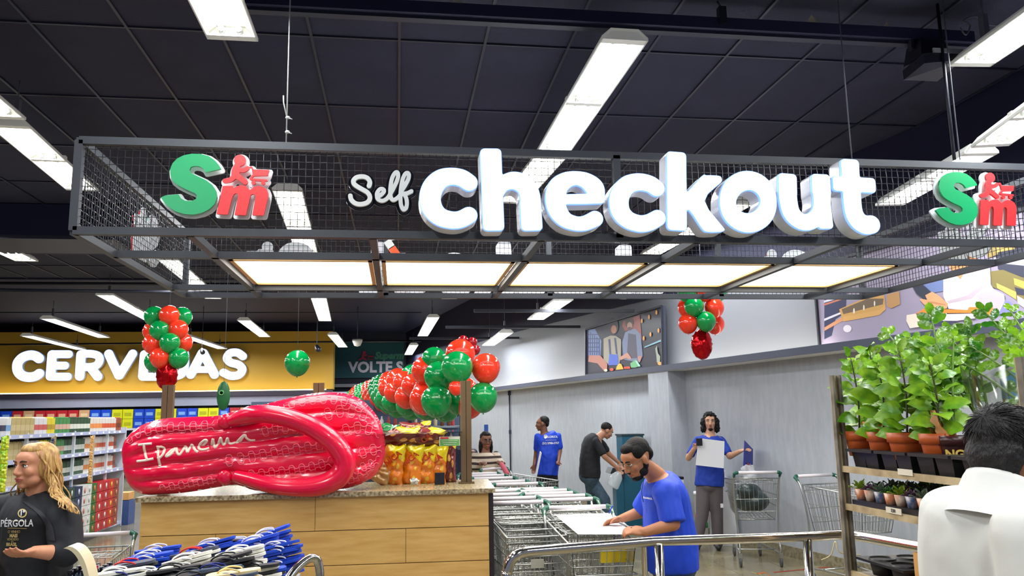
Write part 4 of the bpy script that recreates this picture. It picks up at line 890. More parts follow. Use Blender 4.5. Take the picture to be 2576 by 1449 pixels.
def column(side, Yc, rp, L, foil, strx, other):
    for col, x, y, bh, pos in L:
        c = PY(x, y, Yc+bh*.15); balloon(col, c, rp, '%s balloon in the %s hanging column, %s' % ({'R': 'red', 'G': 'green'}[col], side, pos), 'balloons of the %s hanging column' % side)
    x, y, rx, ry = foil; c = PY(x, y, Yc); mb = MB(); mb.ell((0, 0, 0), (rx, rx*.8, ry), 28, 22)
    for i in range(len(mb.v)):
        q = V(*mb.v[i]); n_ = q.normalized(); w_ = math.sin(q.z*95+3*math.sin(n_.x*3))*.006*(1-abs(n_.z))+noise.noise(q*26)*.014; mb.v[i] = tuple(q+n_*w_)
    o = mb.build('foil_balloon', M('foil_red', (190, 10, 22), .16, .75, bump=(22, .5))); o.location = c
    tag(o, 'shiny crinkled red foil balloon at the foot of the %s balloon column' % side, 'foil balloon')
    c = PY(strx, L[0][2], Yc); tag(MB().tube([V(c.x, c.y, c.z), V(c.x, c.y, CZ)], .003, 4).build('balloon_string', M('cable_grey')), 'thin string from the ceiling holding the %s balloon column' % side, 'string')
column('left', 10.0, .119, [('R', 426, 793, 0, 'top front'), ('G', 388, 795, .5, 'top left'), ('G', 458, 797, .8, 'top right'), ('G', 402, 831, -.3, 'second row left'), ('R', 448, 829, 0, 'second row right'), ('R', 385, 833, 1, 'second row far left'), ('G', 427, 862, -.6, 'third row middle'), ('R', 385, 864, 0, 'third row left'), ('R', 459, 862, .6, 'third row right'), ('R', 403, 899, -.4, 'bottom row left'), ('G', 449, 900, -.3, 'bottom row right'), ('G', 389, 909, .9, 'bottom row far left')], (420, 943, .122, .185), 426, 0)
column('right', 9.3, .120, [('G', 1746, 771, -.4, 'upper front left'), ('R', 1797, 774, 0, 'upper right'), ('R', 1729, 774, 1, 'far upper left'), ('R', 1731, 813, 0, 'lower left'), ('G', 1776, 808, -.6, 'lower front'), ('R', 1798, 815, .8, 'lower right'), ('G', 1728, 735, 0, 'seen through the mesh, left'), ('R', 1770, 733, -.2, 'seen through the mesh, middle'), ('G', 1805, 733, .6, 'seen through the mesh, right')], (1765, 866, .130, .185), 1768, 0)
c = PY(748, 912, 10.0); balloon('G', c, .152, 'single round green balloon hanging alone before the yellow board', 'single balloon'); tag(MB().tube([c+V(0, 0, .15), V(c.x, c.y, CZ)], .003, 4).build('balloon_string', M('cable_grey')), 'thin string from the ceiling holding the single green balloon', 'string')
for o in (bR, bG, bD): bpy.data.objects.remove(o)
p = PY(562, 996, 11.0); t = thing('oval_display', 'green oval hanging display behind the glass, left of the inflatable', 'display', p); mb = MB(); mb.ell(p, (.085, .03, .19), 20, 14); mb.build('oval_board', M('display_green', (30, 96, 50), .35), t); MB().lathe(p+V(-.02, -.035, .04), [(.035, 0), (.03, .004), (.022, .004), (.022, 0)], 16, Matrix.Rotation(math.pi/2, 3, 'X')).build('pale_ring', M('ring_pale', (110, 170, 110), .4), t)
tag(MB().tube([p+V(0, 0, .19), V(p.x, p.y, CZ)], .003, 4).build('display_string', M('cable_grey')), 'thin string holding the green oval display', 'string')
# ---------------------------------------------------------------- pink inflatable sandal
FY = 5.955
def fq(x, y): p = PY(x, y, FY-.065); return (p.x, p.z)
oc, oz = (280, 965), 2.993
OUT = [(300, 1160), (299, 1130), (312, 1100), (345, 1072), (400, 1054), (470, 1049), (540, 1046), (585, 1035), (640, 1022), (700, 1007), (760, 993), (820, 986), (870, 990), (905, 1003), (935, 1030), (955, 1060), (966, 1100), (970, 1140), (962, 1170), (940, 1200), (900, 1222), (860, 1232), (800, 1236), (720, 1238), (640, 1236), (590, 1222), (540, 1228), (470, 1240), (400, 1246), (355, 1246), (325, 1232), (306, 1200)]
fs_ = Shape(); fs_.poly([fq(*p) for p in OUT], 6); poly = fs_.po[0]
ax = math.radians(9); ca, sa = math.cos(ax), math.sin(ax)
ctr = poly.mean(0); rot = lambda A: np.stack([(A[..., 0]-ctr[0])*ca+(A[..., 1]-ctr[1])*sa, -(A[..., 0]-ctr[0])*sa+(A[..., 1]-ctr[1])*ca], -1)
pr_ = rot(poly); ub = np.linspace(pr_[:, 0].min(), pr_[:, 0].max(), 60); lo_ = []; hi_ = []
for u in ub:
    ys_ = []
    for i in range(len(pr_)):
        a, b2 = pr_[i], pr_[(i+1) % len(pr_)]
        if (a[0]-u)*(b2[0]-u) <= 0 and a[0] != b2[0]: ys_.append(a[1]+(b2[1]-a[1])*(u-a[0])/(b2[0]-a[0]))
    lo_.append(min(ys_) if ys_ else 0); hi_.append(max(ys_) if ys_ else 0)
lo_[0] = lo_[1]; hi_[0] = hi_[1]; lo_[-1] = lo_[-2]; hi_[-1] = hi_[-2]
def fheight(X, Z):
    X = np.asarray(X, float); Z = np.asarray(Z, float); D = fs_.sdf(X, Z); q = rot(np.stack([X, Z], -1))
    l = np.interp(q[..., 0], ub, lo_); h = np.interp(q[..., 0], ub, hi_); t_ = np.clip((q[..., 1]-l)/np.maximum(h-l, .05), 0, 1)
    e = np.sqrt(np.clip(1-(1-np.clip(-D/.11, 0, 1))**2, 0, 1)); rdg = np.abs(np.sin(np.pi*5*t_))**.55
    endf = np.clip(np.minimum(q[..., 0]-ub[0], ub[-1]-q[..., 0])/.2, 0, 1)
    wr = np.array([noise.noise(V(a*9, b*14, 0)) for a, b in zip(X.ravel(), Z.ravel())]).reshape(X.shape)*.006
    return D, e*(.072+.030*rdg*endf+wr)
st = .0115; lo2, hi2 = poly.min(0)-.03, poly.max(0)+.03; nx = int((hi2[0]-lo2[0])/st); nz = int((hi2[1]-lo2[1])/st)
Xg, Zg = np.meshgrid(lo2[0]+np.arange(nx)*st, lo2[1]+np.arange(nz)*st, indexing='ij'); D, Hh = fheight(Xg, Zg); gx, gz = np.gradient(D, st)
gl = np.hypot(gx, gz)+1e-9; mv = np.clip(D, 0, None); Xs = Xg-gx/gl*mv; Zs = Zg-gz/gl*mv; near_ = (D > -.5*st) & (D <= 0); Xs = np.where(near_, Xg-gx/gl*D, Xs); Zs = np.where(near_, Zg-gz/gl*D, Zs); Hh = np.where(D > -.5*st, 0, Hh)
mb = MB(); idx = -np.ones(Xg.shape, int); P = []; ok = D < st*1.2
for sgn in (-1, 1):
    base = len(P); id2 = -np.ones(Xg.shape, int)
    for i, j in zip(*np.where(ok)): id2[i, j] = len(P); P.append((Xs[i, j], FY+sgn*Hh[i, j]*(1 if sgn < 0 else .8), Zs[i, j]))
    fsl = []
    for i in range(nx-1):
        for j in range(nz-1):
            q = (id2[i, j], id2[i+1, j], id2[i+1, j+1], id2[i, j+1])
            if min(q) >= 0 and min(D[i, j], D[i+1, j], D[i+1, j+1], D[i, j+1]) < 0: fsl.append(q if sgn < 0 else q[::-1])
    mb.f += fsl; mb.m += [0]*len(fsl); mb.sm += [True]*len(fsl)
mb.v = P
flo = thing('inflatable_sandal', 'giant pink inflatable flip-flop lying against the glass on the granite counter', 'inflatable', (-.58, FY, 1.202))
m_pink = M('pink_vinyl', (232, 4, 60), .24, coat=.5, spec=.5, bump=(7, .2, (1, 1, 3))); m_prt = M('print_pale_pink', (255, 130, 150), .35)
mb.build('sole', m_pink, flo)
def onf(pts, lift=.002):
    A = np.array([fq(*p) for p in pts]); D_, H2 = fheight(A[:, 0], A[:, 1]); return [(A[i, 0], FY-H2[i]-lift, A[i, 1], D_[i]) for i in range(len(A))]
sp_ = [(582, 1060, .10, 13), (600, 1052, .14, 15), (640, 1041, .20, 19), (700, 1046, .23, 20), (760, 1063, .25, 21), (815, 1093, .26, 22), (853, 1130, .25, 23), (868, 1167, .24, 24), (848, 1202, .24, 24), (800, 1222, .24, 22), (740, 1226, .22, 19), (680, 1220, .20, 17), (630, 1207, .15, 15), (590, 1197, .11, 12)]
S4 = smooth_pts([(PY(x, y, FY-d*.85).x, FY-d*.85, PY(x, y, FY-d*.85).z, r/315.) for x, y, d, r in sp_], 6)
mb = MB(); mb.tube([tuple(q[:3]) for q in S4], [float(q[3]) for q in S4], 18); mb.build('strap', m_pink, flo)
q = onf([(880, 1168)])[0]; mb = MB(); mb.cone((q[0]-.03, FY-.05, q[2]), (q[0]-.02, FY-.20, q[2]), .058, .058, 14); mb.build('toe_post', m_pink, flo)
for x, y in ((568, 1060), (567, 1200)):
    q = onf([(x, y)])[0]; mb = MB(); mb.lathe((q[0], q[1]+.02, q[2]), [(.045, 0), (.051, .017), (.045, .037), (.025, .045), (.001, .046)], 18, Matrix.Rotation(math.pi/2, 3, 'X')); mb.build('strap_plug', m_pink, flo)
def band(path, mb, amp=1.0):
    S = smooth_pts(path, 12); L = [0]
    for i in range(1, len(S)): L.append(L[-1]+np.hypot(*(S[i]-S[i-1])))
    L = np.array(L); S = np.array(S); T = L[-1]
    def at_(s, o):
        x = np.interp(s, L, S[:, 0]); y = np.interp(s, L, S[:, 1]); x2 = np.interp(min(s+1, T), L, S[:, 0]); y2 = np.interp(min(s+1, T), L, S[:, 1]); x1 = np.interp(max(s-1, 0), L, S[:, 0]); y1 = np.interp(max(s-1, 0), L, S[:, 1])
        tx, ty = x2-x1, y2-y1; n_ = math.hypot(tx, ty)+1e-9; return (x-ty/n_*o, y+tx/n_*o)
    def draw(pl):
        seg = []
        for q in onf(pl, .0015)+[None]:
            if q is not None and q[3] < -.028: seg.append(q[:3])
            else:
                if len(seg) > 2: mb.tube(seg, .0023, 4, False)
                seg = []
    per = 30*amp; n = int(T/per); dn = []; up_ = []
    for k in range(n):
        c = (k+.5)*per; w = 8*amp; h = 9*amp*(1 if k % 2 == 0 else .8)
        draw([at_(c+w*(abs(math.cos(a))**.45)*(1 if math.cos(a) > 0 else -1), h*(abs(math.sin(a))**.45)*(1 if math.sin(a) > 0 else -1)) for a in [2*math.pi*j/24 for j in range(25)]])
    for sg in (-1, 1):
        pl = []
        for j in range(int(T/1.6)):
            s = j*1.6; ph = math.cos(2*math.pi*s/per); v = math.tanh(-ph*2.2); pl.append(at_(s, sg*(9.5+5.5*v)*amp))
        draw(pl)
mb = MB(); mb.smooth = True
for pth, am in (([(312, 1112), (345, 1088), (400, 1078), (470, 1076), (552, 1070)], .95), ([(657, 1088), (700, 1078), (762, 1078)], .85), ([(565, 1160), (640, 1148), (720, 1135), (828, 1118)], .95), ([(622, 1196), (700, 1188), (780, 1176), (838, 1160)], .85), ([(400, 1233), (470, 1219), (548, 1207)], .8), ([(668, 1028), (740, 1012), (800, 1003), (860, 1006), (912, 1026)], .9), ([(812, 1046), (870, 1034), (935, 1050)], 1), ([(858, 1085), (905, 1076), (958, 1088)], .95), ([(900, 1142), (935, 1132), (966, 1128)], .9), ([(846, 1214), (900, 1205), (945, 1182)], .85), ([(885, 1185), (930, 1168), (960, 1155)], .7)): band(pth, mb, am)
mb.build('wave_print', m_prt, flo)
ci, zi = (340, 1070), 8.05
mb = MB()
for st_ in ([(90, 395), (230, 378), (370, 365)], [(210, 385), (208, 480), (220, 570), (275, 690)], [(60, 725), (230, 705), (400, 668)], [(482, 405), (485, 520), (505, 660), (518, 840)], [(490, 440), (550, 425), (605, 460), (600, 560), (540, 640), (480, 665)],
           [(840, 455), (740, 520), (655, 620), (740, 590), (845, 465), (870, 540), (920, 590), (980, 520), (1035, 415), (1065, 500), (1090, 540), (1120, 470), (1165, 385), (1200, 450), (1250, 510), (1300, 540)], [(1285, 410), (1380, 395), (1470, 310), (1430, 295), (1340, 360), (1300, 430), (1330, 485), (1420, 490), (1520, 460)],
           [(1560, 395), (1600, 270), (1605, 360), (1640, 450), (1700, 360), (1755, 250), (1770, 340), (1815, 395), (1850, 330), (1890, 255), (1900, 340), (1960, 375), (2060, 330), (2220, 195), (2130, 320), (2060, 355), (2130, 290), (2235, 195), (2270, 250), (2340, 295), (2440, 292)]):
    pl = [tuple(q) for q in smooth_pts([(ci[0]+x/zi, ci[1]+y/zi) for x, y in st_], 8)]; Q = onf(pl, -.0055)
    mb.tube([q[:3] for q in Q], .0105, 8)
mb.build('script_print', M('print_cream', (248, 226, 206), .4), flo)
# ---------------------------------------------------------------- steel railing
m_steel = M('polished_steel', (205, 200, 192), .13, 1.0); m_chrome = M('cart_chrome', (176, 178, 176), .28, .9); m_cap = M('cart_cap_green', (10, 84, 66), .4); m_grip = M('cart_grip', (222, 214, 220), .4)
t = thing('steel_railing', 'polished steel tube railing in front of the nested shopping carts', 'railing', (1.5, 4.65, 0))
rp = [PZ(1640, 1362, .975), PZ(2025, 1350, .975), PZ(2090, 1346, .975)]; l0 = PZ(1310, 1389, .975); lv = PZ(1283, 1400, .975); y0 = l0.y
pts = [V(lv.x-.005, y0, .02), V(lv.x-.005, y0, .80), V(lv.x, y0, .87), V(lv.x+.02, y0, .93), V(lv.x+.055, y0, .963), V(lv.x+.11, y0+.01, .975)]
S = [Vector(q) for q in smooth_pts(pts, 5)]+rp[:2]+[V(2.56, rp[2].y, .975), V(2.62, rp[2].y-.04, .975), V(2.66, rp[2].y-.13, .975), V(2.75, 4.0, .975), V(3.0, 3.0, .975)]
mb = MB(); mb.tube(S, .028, 16); mb.build('top_rail', m_steel, t)
for q in (PZ(1657, 1362, .975), PZ(2030, 1350, .975)):
    mb = MB(); mb.tube([V(q.x, q.y, 0), V(q.x, q.y, .96)], .026, 14); mb.build('post', m_steel, t)
q = PZ(1640, 1362, .975); mb = MB(); mb.tube([V(q.x-.012, q.y+.12, 0), V(q.x-.012, q.y+.12, .93), V(q.x+.03, q.y+.05, .965)], .017, 12); mb.build('brace_post', m_steel, t)
t = thing('steel_railing', 'rounded end of a second steel railing beside the sandal pile', 'railing', PZ(775, 1449, .8)); q = PY(800, 1404, 4.3)
mb = MB(); mb.tube([Vector(p) for p in smooth_pts([q+V(.012, 0, -.9), q+V(.012, 0, -.2), q+V(.008, 0, -.05), q+V(-.015, -.01, .0), q+V(-.06, -.05, -.005), q+V(-.12, -.14, -.06), q+V(-.16, -.25, -.16)], 6)], .022, 14); mb.build('rail_tube', m_steel, t)
p = PX(2110, 1362, 2.33); mb = MB(); mb.tube([Vector(q) for q in smooth_pts([p+V(-.08, .05, -.10), p+V(-.04, .02, -.07), p+V(-.02, .0, .0), p+V(-.01, -.01, -.05), p+V(.06, 0, -.07), p+V(.12, 0, -.075)])], .0035, 5)
tag(mb.build('tied_string', M('string_pale', (220, 205, 160), .7)), 'pale string tied round the wooden rack post at the railing', 'string')
# ---------------------------------------------------------------- shopping carts
def make_cart(label, group=None):
    t = thing('shopping_cart', label, 'shopping cart', (0, 0, 0), 0, group)
    TB = [(-.245, .10, .955), (.245, .10, .955), (.20, .90, .90), (-.20, .90, .90)]; BT = [(-.20, .18, .50), (.20, .18, .50), (.165, .82, .56), (-.165, .82, .56)]
    TB = [Vector(p) for p in TB]; BT = [Vector(p) for p in BT]
    mb = MB(); mb.tube(TB, .007, 6, closed=True); mb.tube(BT, .006, 6, closed=True)
    def side(a, b_, c, d, nv, hs):          # a-b top edge, c-d bottom edge
        for i in range(nv+1):
            u = i/nv; mb.tube([a.lerp(b_, u), c.lerp(d, u)], .0029, 4, False)
        for v in hs: mb.tube([a.lerp(c, v), b_.lerp(d, v)], .0042, 4, False)
    side(TB[0], TB[3], BT[0], BT[3], 17, (.14, .4, .66)); side(TB[1], TB[2], BT[1], BT[2], 17, (.14, .4, .66)); side(TB[3], TB[2], BT[3], BT[2], 9, (.1, .38, .68)); side(TB[0], TB[1], BT[0], BT[1], 9, (.12, .5, .8))
    for i in range(1, 9): mb.tube([BT[0].lerp(BT[1], i/9), BT[3].lerp(BT[2], i/9)], .0029, 4, False)
    for i in range(1, 6): mb.tube([BT[0].lerp(BT[3], i/6), BT[1].lerp(BT[2], i/6)], .003, 4, False)
    bk_ = mb.build('basket', m_chrome, t, world=False)
    mb = MB(); mb.tube([(-.17, .86, .74), (-.19, .97, .74), (.19, .97, .74), (.17, .86, .74)], .004, 5, False); mb.build('front_bumper', m_chrome, t, world=False)
    mb = MB(); a = [V(-.2, .16, .93), V(.2, .16, .93), V(.18, .42, .925), V(-.18, .42, .925)]; mb.tube(a, .004, 5, closed=True)
    for i in range(1, 8): mb.tube([a[0].lerp(a[1], i/8), a[3].lerp(a[2], i/8)], .002, 4, False)
    for v in (.35, .7): mb.tube([a[0].lerp(a[3], v), a[1].lerp(a[2], v)], .0028, 4, False)
    mb.build('child_seat', m_chrome, t, world=False)
    for s_ in (-1, 1):
        mb = MB(); mb.tube([Vector(p) for p in smooth_pts([(s_*.235, -.02, 1.03), (s_*.25, .03, 1.0), (s_*.25, .09, .90), (s_*.235, .14, .6), (s_*.22, .12, .30), (s_*.22, .10, .16), (s_*.2, .3, .15), (s_*.15, .82, .15)], 5)], .0105, 8); mb.build('frame_tube', m_chrome, t, world=False)
        mb = MB(); mb.cone((s_*.225, -.02, 1.03), (s_*.252, -.005, 1.02), .021, .017, 10); mb.cone((s_*.25, .0, 1.02), (s_*.25, .04, .985), .017, .014, 10); mb.build('end_cap', m_cap, t, world=False, label='green plastic end cap')
        for yy in (.08, .80):
            xx = s_*(.22 if yy < .5 else .15)
            mb = MB(); mb.bar((xx, yy+.01, .15), (xx, yy+.03, .06), .035, .012); mb.bar((xx, yy, .15), (xx, yy, .10), .03, .03); fk = mb.build('wheel_fork', m_chrome, t, world=False)
            mb = MB(); mb.lathe((xx-.012, yy+.03, .06), [(.045, 0), (.06, .004), (.06, .02), (.045, .024)], 16, Matrix.Rotation(math.pi/2, 3, 'Y')); mb.build('wheel', M('wheel_grey', (70, 72, 74), .5), fk, world=False)
    mb = MB(); mb.tube([(-.21, -.02, 1.03), (.21, -.02, 1.03)], .0165, 10); mb.build('handle', m_grip, t, world=False)
    mb = MB(); mb.tube([(-.16, .84, .17), (.16, .84, .17)], .009, 6); mb.build('chassis', m_chrome, t, world=False); MB().tube([(-.21, .30, .16), (.21, .30, .16)], .008, 6).build('cross_tube', m_chrome, t, world=False)
    return t
cart0 = make_cart('nearest shopping cart of the right nested row, with the white paper lying on it', 'nested shopping carts')
GC = 'nested shopping carts'
rowR = [(1.305, 5.87, None), (1.345, 6.42, 'second'), (1.347, 6.71, 'third'), (1.30, 6.96, 'fourth'), (1.30, 7.21, 'fifth'), (1.22, 7.43, 'sixth'), (1.18, 8.03, 'seventh'), (1.10, 8.35, 'eighth'), (1.04, 8.85, 'ninth'), (1.0, 9.25, 'tenth'), (.96, 9.6, 'eleventh')]
for i, (x, y, w) in enumerate(rowR):
    rz = math.pi+.03*math.sin(i*2.1)-.02
    if i == 0: cart0.location = (x, y, 0); cart0.rotation_euler = (0, 0, math.pi-.05); continue
    dup(cart0, (x, y, 0), rz, '%s shopping cart from the front in the right nested row' % w.capitalize(), GC)
for i, (x, y, w) in enumerate([(.925, 6.33, 'Nearest'), (.925, 6.66, 'Second'), (.90, 7.0, 'Third'), (.90, 7.35, 'Fourth')]):
    c = dup(cart0, (x, y, 0), math.pi+(0, .03, -.02, .02)[i], '%s shopping cart of the left nested row, beside the wood counter' % w, GC); 
t_ = thing('paper_tag', 'small grey card hooked on the front of the left row carts', 'card', PY(1352, 1418, 5.30)); MB().box(PY(1352, 1418, 5.33), (.085, .004, .055)).build('card', M('tag_grey', (170, 166, 150), .6), t_)
cw = dup(cart0, V(PY(1243, 1160, 10.45).x, 10.45, 0), -2.45, 'cart pushed by the woman in the striped sweater', 'carts'); cw['group'] = 'single carts'
c2 = dup(cart0, (4.02, 9.35, 0), 0, 'shopping cart with dark goods in it by the grey wall, beside the long haired man', 'single carts'); c2.rotation_euler = (0, 0, 2.15)
c2.location = (PY(1905, 1192, 8.6).x, 8.6, 0); c2.rotation_euler = (0, 0, -.22)
c3 = dup(cart0, PZ(2110, 1400, 0), 0, 'shopping cart by the wall seen behind the plant rack', 'single carts'); c3.location = (4.30, 7.95, 0); c3.rotation_euler = (0, 0, math.pi+.15)
c4 = dup(cart0, (-1.62, 5.35, 0), 0, 'shopping cart at the left end of the wood counter', 'single carts'); c4.location = (-2.02, 6.0, 0); c4.rotation_euler = (0, 0, math.pi+.1); c4.scale = (.92, .92, .92)
# goods in the cart by the wall
def inw(o, p): return wmat(o) @ Vector(p)
mt_ = M('bag_dark_green', (40, 54, 54), .35, bump=(20, .5))
mb = MB(); mb.ell(inw(c2, (0, .45, .68)), (.20, .26, .13), 16, 10); mb.ell(inw(c2, (.04, .62, .76)), (.13, .16, .10), 12, 8); mb.ell(inw(c2, (-.06, .3, .80)), (.12, .12, .09), 12, 8)
tag(fuse(mb, 'dark_bag', mt_, None, .015, 3), 'dark green bags heaped in the cart by the grey wall', 'bag')
mb = MB(); mb.ell(inw(c2, (.05, .72, .95)), (.10, .11, .13), 12, 8); tag(fuse(mb, 'plastic_bag', M('thin_plastic', (206, 208, 212), .35, alpha=.5), None, .015, 2, post=lambda me: [setattr(v, 'co', v.co+v.normal*noise.noise(v.co*14)*.06) for v in me.vertices]), 'thin clear plastic bag on top of the dark bags in the cart', 'bag')
pp = M('white_panel', (232, 232, 236), .5)
p = PZ(1470, 1320, .955); t = thing('paper_sheet', 'large blank white sheet lying on the nearest cart under the writing hands', 'paper', (1.36, 5.6, .962)); MB().prism([(1.165, 6.02, .963), (1.135, 5.12, .950), (1.50, 5.02, .950), (1.60, 6.02, .963)], (0, 0, .003)).build('sheet', pp, t)
p = PY(1600, 1392, 5.6); mb = MB(); mb.box((1.42, 5.25, .80), (.22, .03, .10)); tag(mb.build('yellow_bag', M('yellow_bag', (230, 200, 20), .5)), 'yellow packet inside the nearest cart behind the railing', 'packet')
# ---------------------------------------------------------------- plant racks
XR = 2.36; m_rack = M('rack_beige', (206, 184, 144), .6, noise_=(8, (158, 136, 100))); m_rack2 = M('rack_grey', (136, 128, 114), .5, .1, noise_=(10, (96, 88, 76)))
rk = thing('plant_rack', 'tall slotted wood and metal trolley rack with shelves of potted plants', 'rack', (XR+.3, 3.4, 0))
def post(x, y, par, z1=1.885):
    mb = MB(); mb.box((x, y+.013, z1/2), (.045, .012, z1)); mb.mi = 1; mb.box((x+.018, y-.008, z1/2), (.012, .034, z1)); mb.box((x-.018, y-.003, z1/2), (.012, .03, z1))
    for k in range(int(z1/.062)): mb.box((x+.0245, y-.008, .05+k*.062), (.002, .014, .036))
    mb.build('post', [m_rack, m_rack2], par)
for x, y in ((XR, 4.08), (XR, 2.74), (2.93, 4.0), (2.93, 2.74)):
    if x > 2.5 and y > 3.5: continue
    post(x, y, rk)
for z in (1.40, 1.205, .865, .35):
    MB().bar((XR, 2.74, z-.012), (XR, 4.08, z-.012), .02, .032).build('shelf_rail', m_rack, rk)
    MB().box((XR+.29, 3.41, z-.012), (.54, 1.32, .012)).build('shelf_board', m_rack2, rk)
rk2 = thing('plant_rack', 'second plant rack at the right, its post wrapped in light blue tape', 'rack', (3.1, 3.3, 0)); q = PZ(2533, 928, 1.88)
mb = MB(); mb.box((q.x, q.y, .94), (.045, .045, 1.88)); mb.build('post', m_rack, rk2); MB().box((q.x, q.y, 1.80), (.048, .049, .13)).build('blue_tape', M('tape_blue', (90, 160, 200), .5), rk2, label='light blue tape'); MB().box((q.x+.3, q.y-.1, 1.40), (.6, .5, .02)).build('shelf_board', m_rack2, rk2); mb = MB(); mb.box((q.x+.6, q.y-.3, .94), (.045, .045, 1.88)); mb.build('post', m_rack, rk2)
for x, y, w, lb, tx in ((2277, 1188, .11, 'crumpled white price label on the upper rack rail', None), (2248, 1285, .12, 'white price label on the middle rack rail', '7,90')):
    p = PX(x, y, XR-.016); t = thing('price_label', lb, 'price label', p); MB().box(p, (.003, w, .028)).build('paper', M('label_cream', (226, 216, 196), .6), t)
    if tx: text_mesh('price', tx, .02, M('ink_grey', (90, 84, 80), .6), t, Matrix.Translation(p+V(-.003, 0, 0)) @ Matrix.Rotation(-math.pi/2, 4, 'Z') @ plane_xz(0), .001, .001)
m_pot = M('terracotta_plastic', (186, 84, 30), .45); m_tray = M('black_tray', (34, 32, 34), .4); m_soil = M('soil', (50, 36, 26), .9)
m_leaf = M('fig_leaf', (142, 182, 34), .4, spec=.35, noise_=(14, (78, 138, 22))); m_leaf2 = M('zz_leaf', (136, 184, 34), .28, noise_=(9, (44, 112, 18)), coat=.2); m_stem_ = M('plant_stem', (66, 60, 34), .6); m_stemg = M('green_stem', (98, 136, 40), .5)
def leaf(mb, base, dirn, up_, L, w, curl=.25, obov=0.0, fold=.12):
    d = Vector(dirn).normalized(); n = Vector(up_); n = (n-d*n.dot(d)).normalized(); s_ = d.cross(n); N = 7; P = []
    for i in range(N+1):
        t = i/N; ww = w/2*(math.sin(math.pi*min(1, t**(1-.35*obov)))**.75)*(1+obov*.5*(t-.5)); c = Vector(base)+d*(L*t)-n*(curl*L*t*t)
        for k in (-1, -.5, 0, .5, 1): P.append(c+s_*(ww*k)+n*(abs(k)*ww*fold+.004*math.sin(i*2+k*3)))
    f = [(i*5+k, i*5+k+1, (i+1)*5+k+1, (i+1)*5+k) for i in range(N) for k in range(4)]; mb.add(P, f)
def pot(mbx, c, r, h): mbx.lathe(c, [(r*.74, 0), (r*.9, h*.62), (r*.9, h*.63), (r, h*.64), (r*1.02, h), (r*.95, h), (r*.93, h*.86)], 26)
fig_pots = [(2163, 1103, 0, 'fig in a terracotta pot at the far left end of the rack'), (2222, 1108, 0, 'fig in the second terracotta pot from the rack post'), (2283, 1112, 0, 'fig in the wide third terracotta pot from the rack post'), (2360, 1120, 0, 'fig in the fourth terracotta pot, beside the clear sleeve')]
rr = random.Random(21)
def fig(c, r, hs, lb, lean=(0, 0), nl=24, size=.125, par=None):
    t = thing('potted_fig', 'green broad-leaved '+lb, 'potted plant', c, 0, 'broad-leaved figs on the rack')
    mb = MB(); pot(mb, c, r, .13); mb.build('pot', m_pot, t); mb = MB(); mb.lathe(c+V(0, 0, .10), [(.001, .006), (r*.9, 0)], 16); mb.build('soil', m_soil, t)
    top = c+V(lean[0], lean[1], .12+hs); base = c+V(0, 0, .1); mid = base.lerp(top, .5)+V(.01, -.01, 0); P = [Vector(q) for q in smooth_pts([base, mid, top], 6)]
    mb = MB(); mb.tube(P, [.006-.003*i/len(P) for i in range(len(P))], 6); mb.build('stem', m_stem_, t)
    mb = MB()
    for i in range(nl):
        u = .12+.88*i/(nl-1); k = min(len(P)-1, int(u*(len(P)-1))); a = i*2.4+rr.random()*.6; el = .15+.9*u*u*(.6+.4*rr.random()); d = V(math.cos(a)*math.cos(el), math.sin(a)*math.cos(el), math.sin(el))
        L = size*(.75+.5*math.sin(math.pi*min(1, u*1.1)))*rr.uniform(.85, 1.15); mb.tube([P[k], P[k]+d*.02], .002, 4, False); leaf(mb, P[k]+d*.018, d, V(-.6, -.9, 1.0)+V(rr.uniform(-.5, .5), rr.uniform(-.5, .5), 0), L, L*.74, rr.uniform(.05, .5), .8, .14)
    mb.build('foliage', m_leaf, t); return t
for i, (x, y, _, lb) in enumerate(fig_pots):
    p = PX(x, y, XR+.10); c = V(p.x, p.y, 1.455)
    fig(c, .078 if i != 2 else .092, (.40, .35, .41, .33)[i], lb, ((.0, .02), (.01, .0), (0, 0), (.0, .0))[i], (26, 30, 30, 26)[i], (.095, .105, .11, .10)[i])
for i, (x, y, hs, lb) in enumerate(((2205, 1075, .40, 'fig in a raised terracotta pot behind the first two pots'), (2345, 1072, .40, 'fig in a raised terracotta pot with an orange sticker'))):
    p = PX(x, y, XR+.33); c = V(p.x, p.y, 1.50); t = fig(c, .07, hs, lb, nl=34, size=.105)
    if i: MB().box(c+V(-.05, -.052, .05), (.03, .003, .04), Matrix.Rotation(-.7, 3, 'Z')).build('orange_sticker', M('orange'), t, label='bright orange sticker')
fig(V(XR+.35, 3.75, 1.48), .075, .36, 'fig standing at the back of the top shelf', nl=34, size=.105)
# black carrier trays
for k, (ya, yb) in enumerate(((4.03, 3.79), (3.77, 3.52), (3.50, 3.22), (3.20, 2.90))):
    t = thing('pot_tray', 'black plastic pot carrier on the upper rack shelf, '+('at the left post', 'second from the left post', 'third from the left post', 'rightmost in view')[k], 'tray', (XR+.12, (ya+yb)/2, 1.402), 0, 'black pot carriers')
    mb = MB(); mb.box((XR+.12, (ya+yb)/2, 1.488), (.25, abs(ya-yb), .014)); mb.build('rim', m_tray, t)
    for j in (0, 1):
        mb = MB(); mb.box((XR+.12, ya+(yb-ya)*(.27+.46*j), 1.442), (.16, .10, .08), None, 1.15); mb.build('cell', m_tray, t)
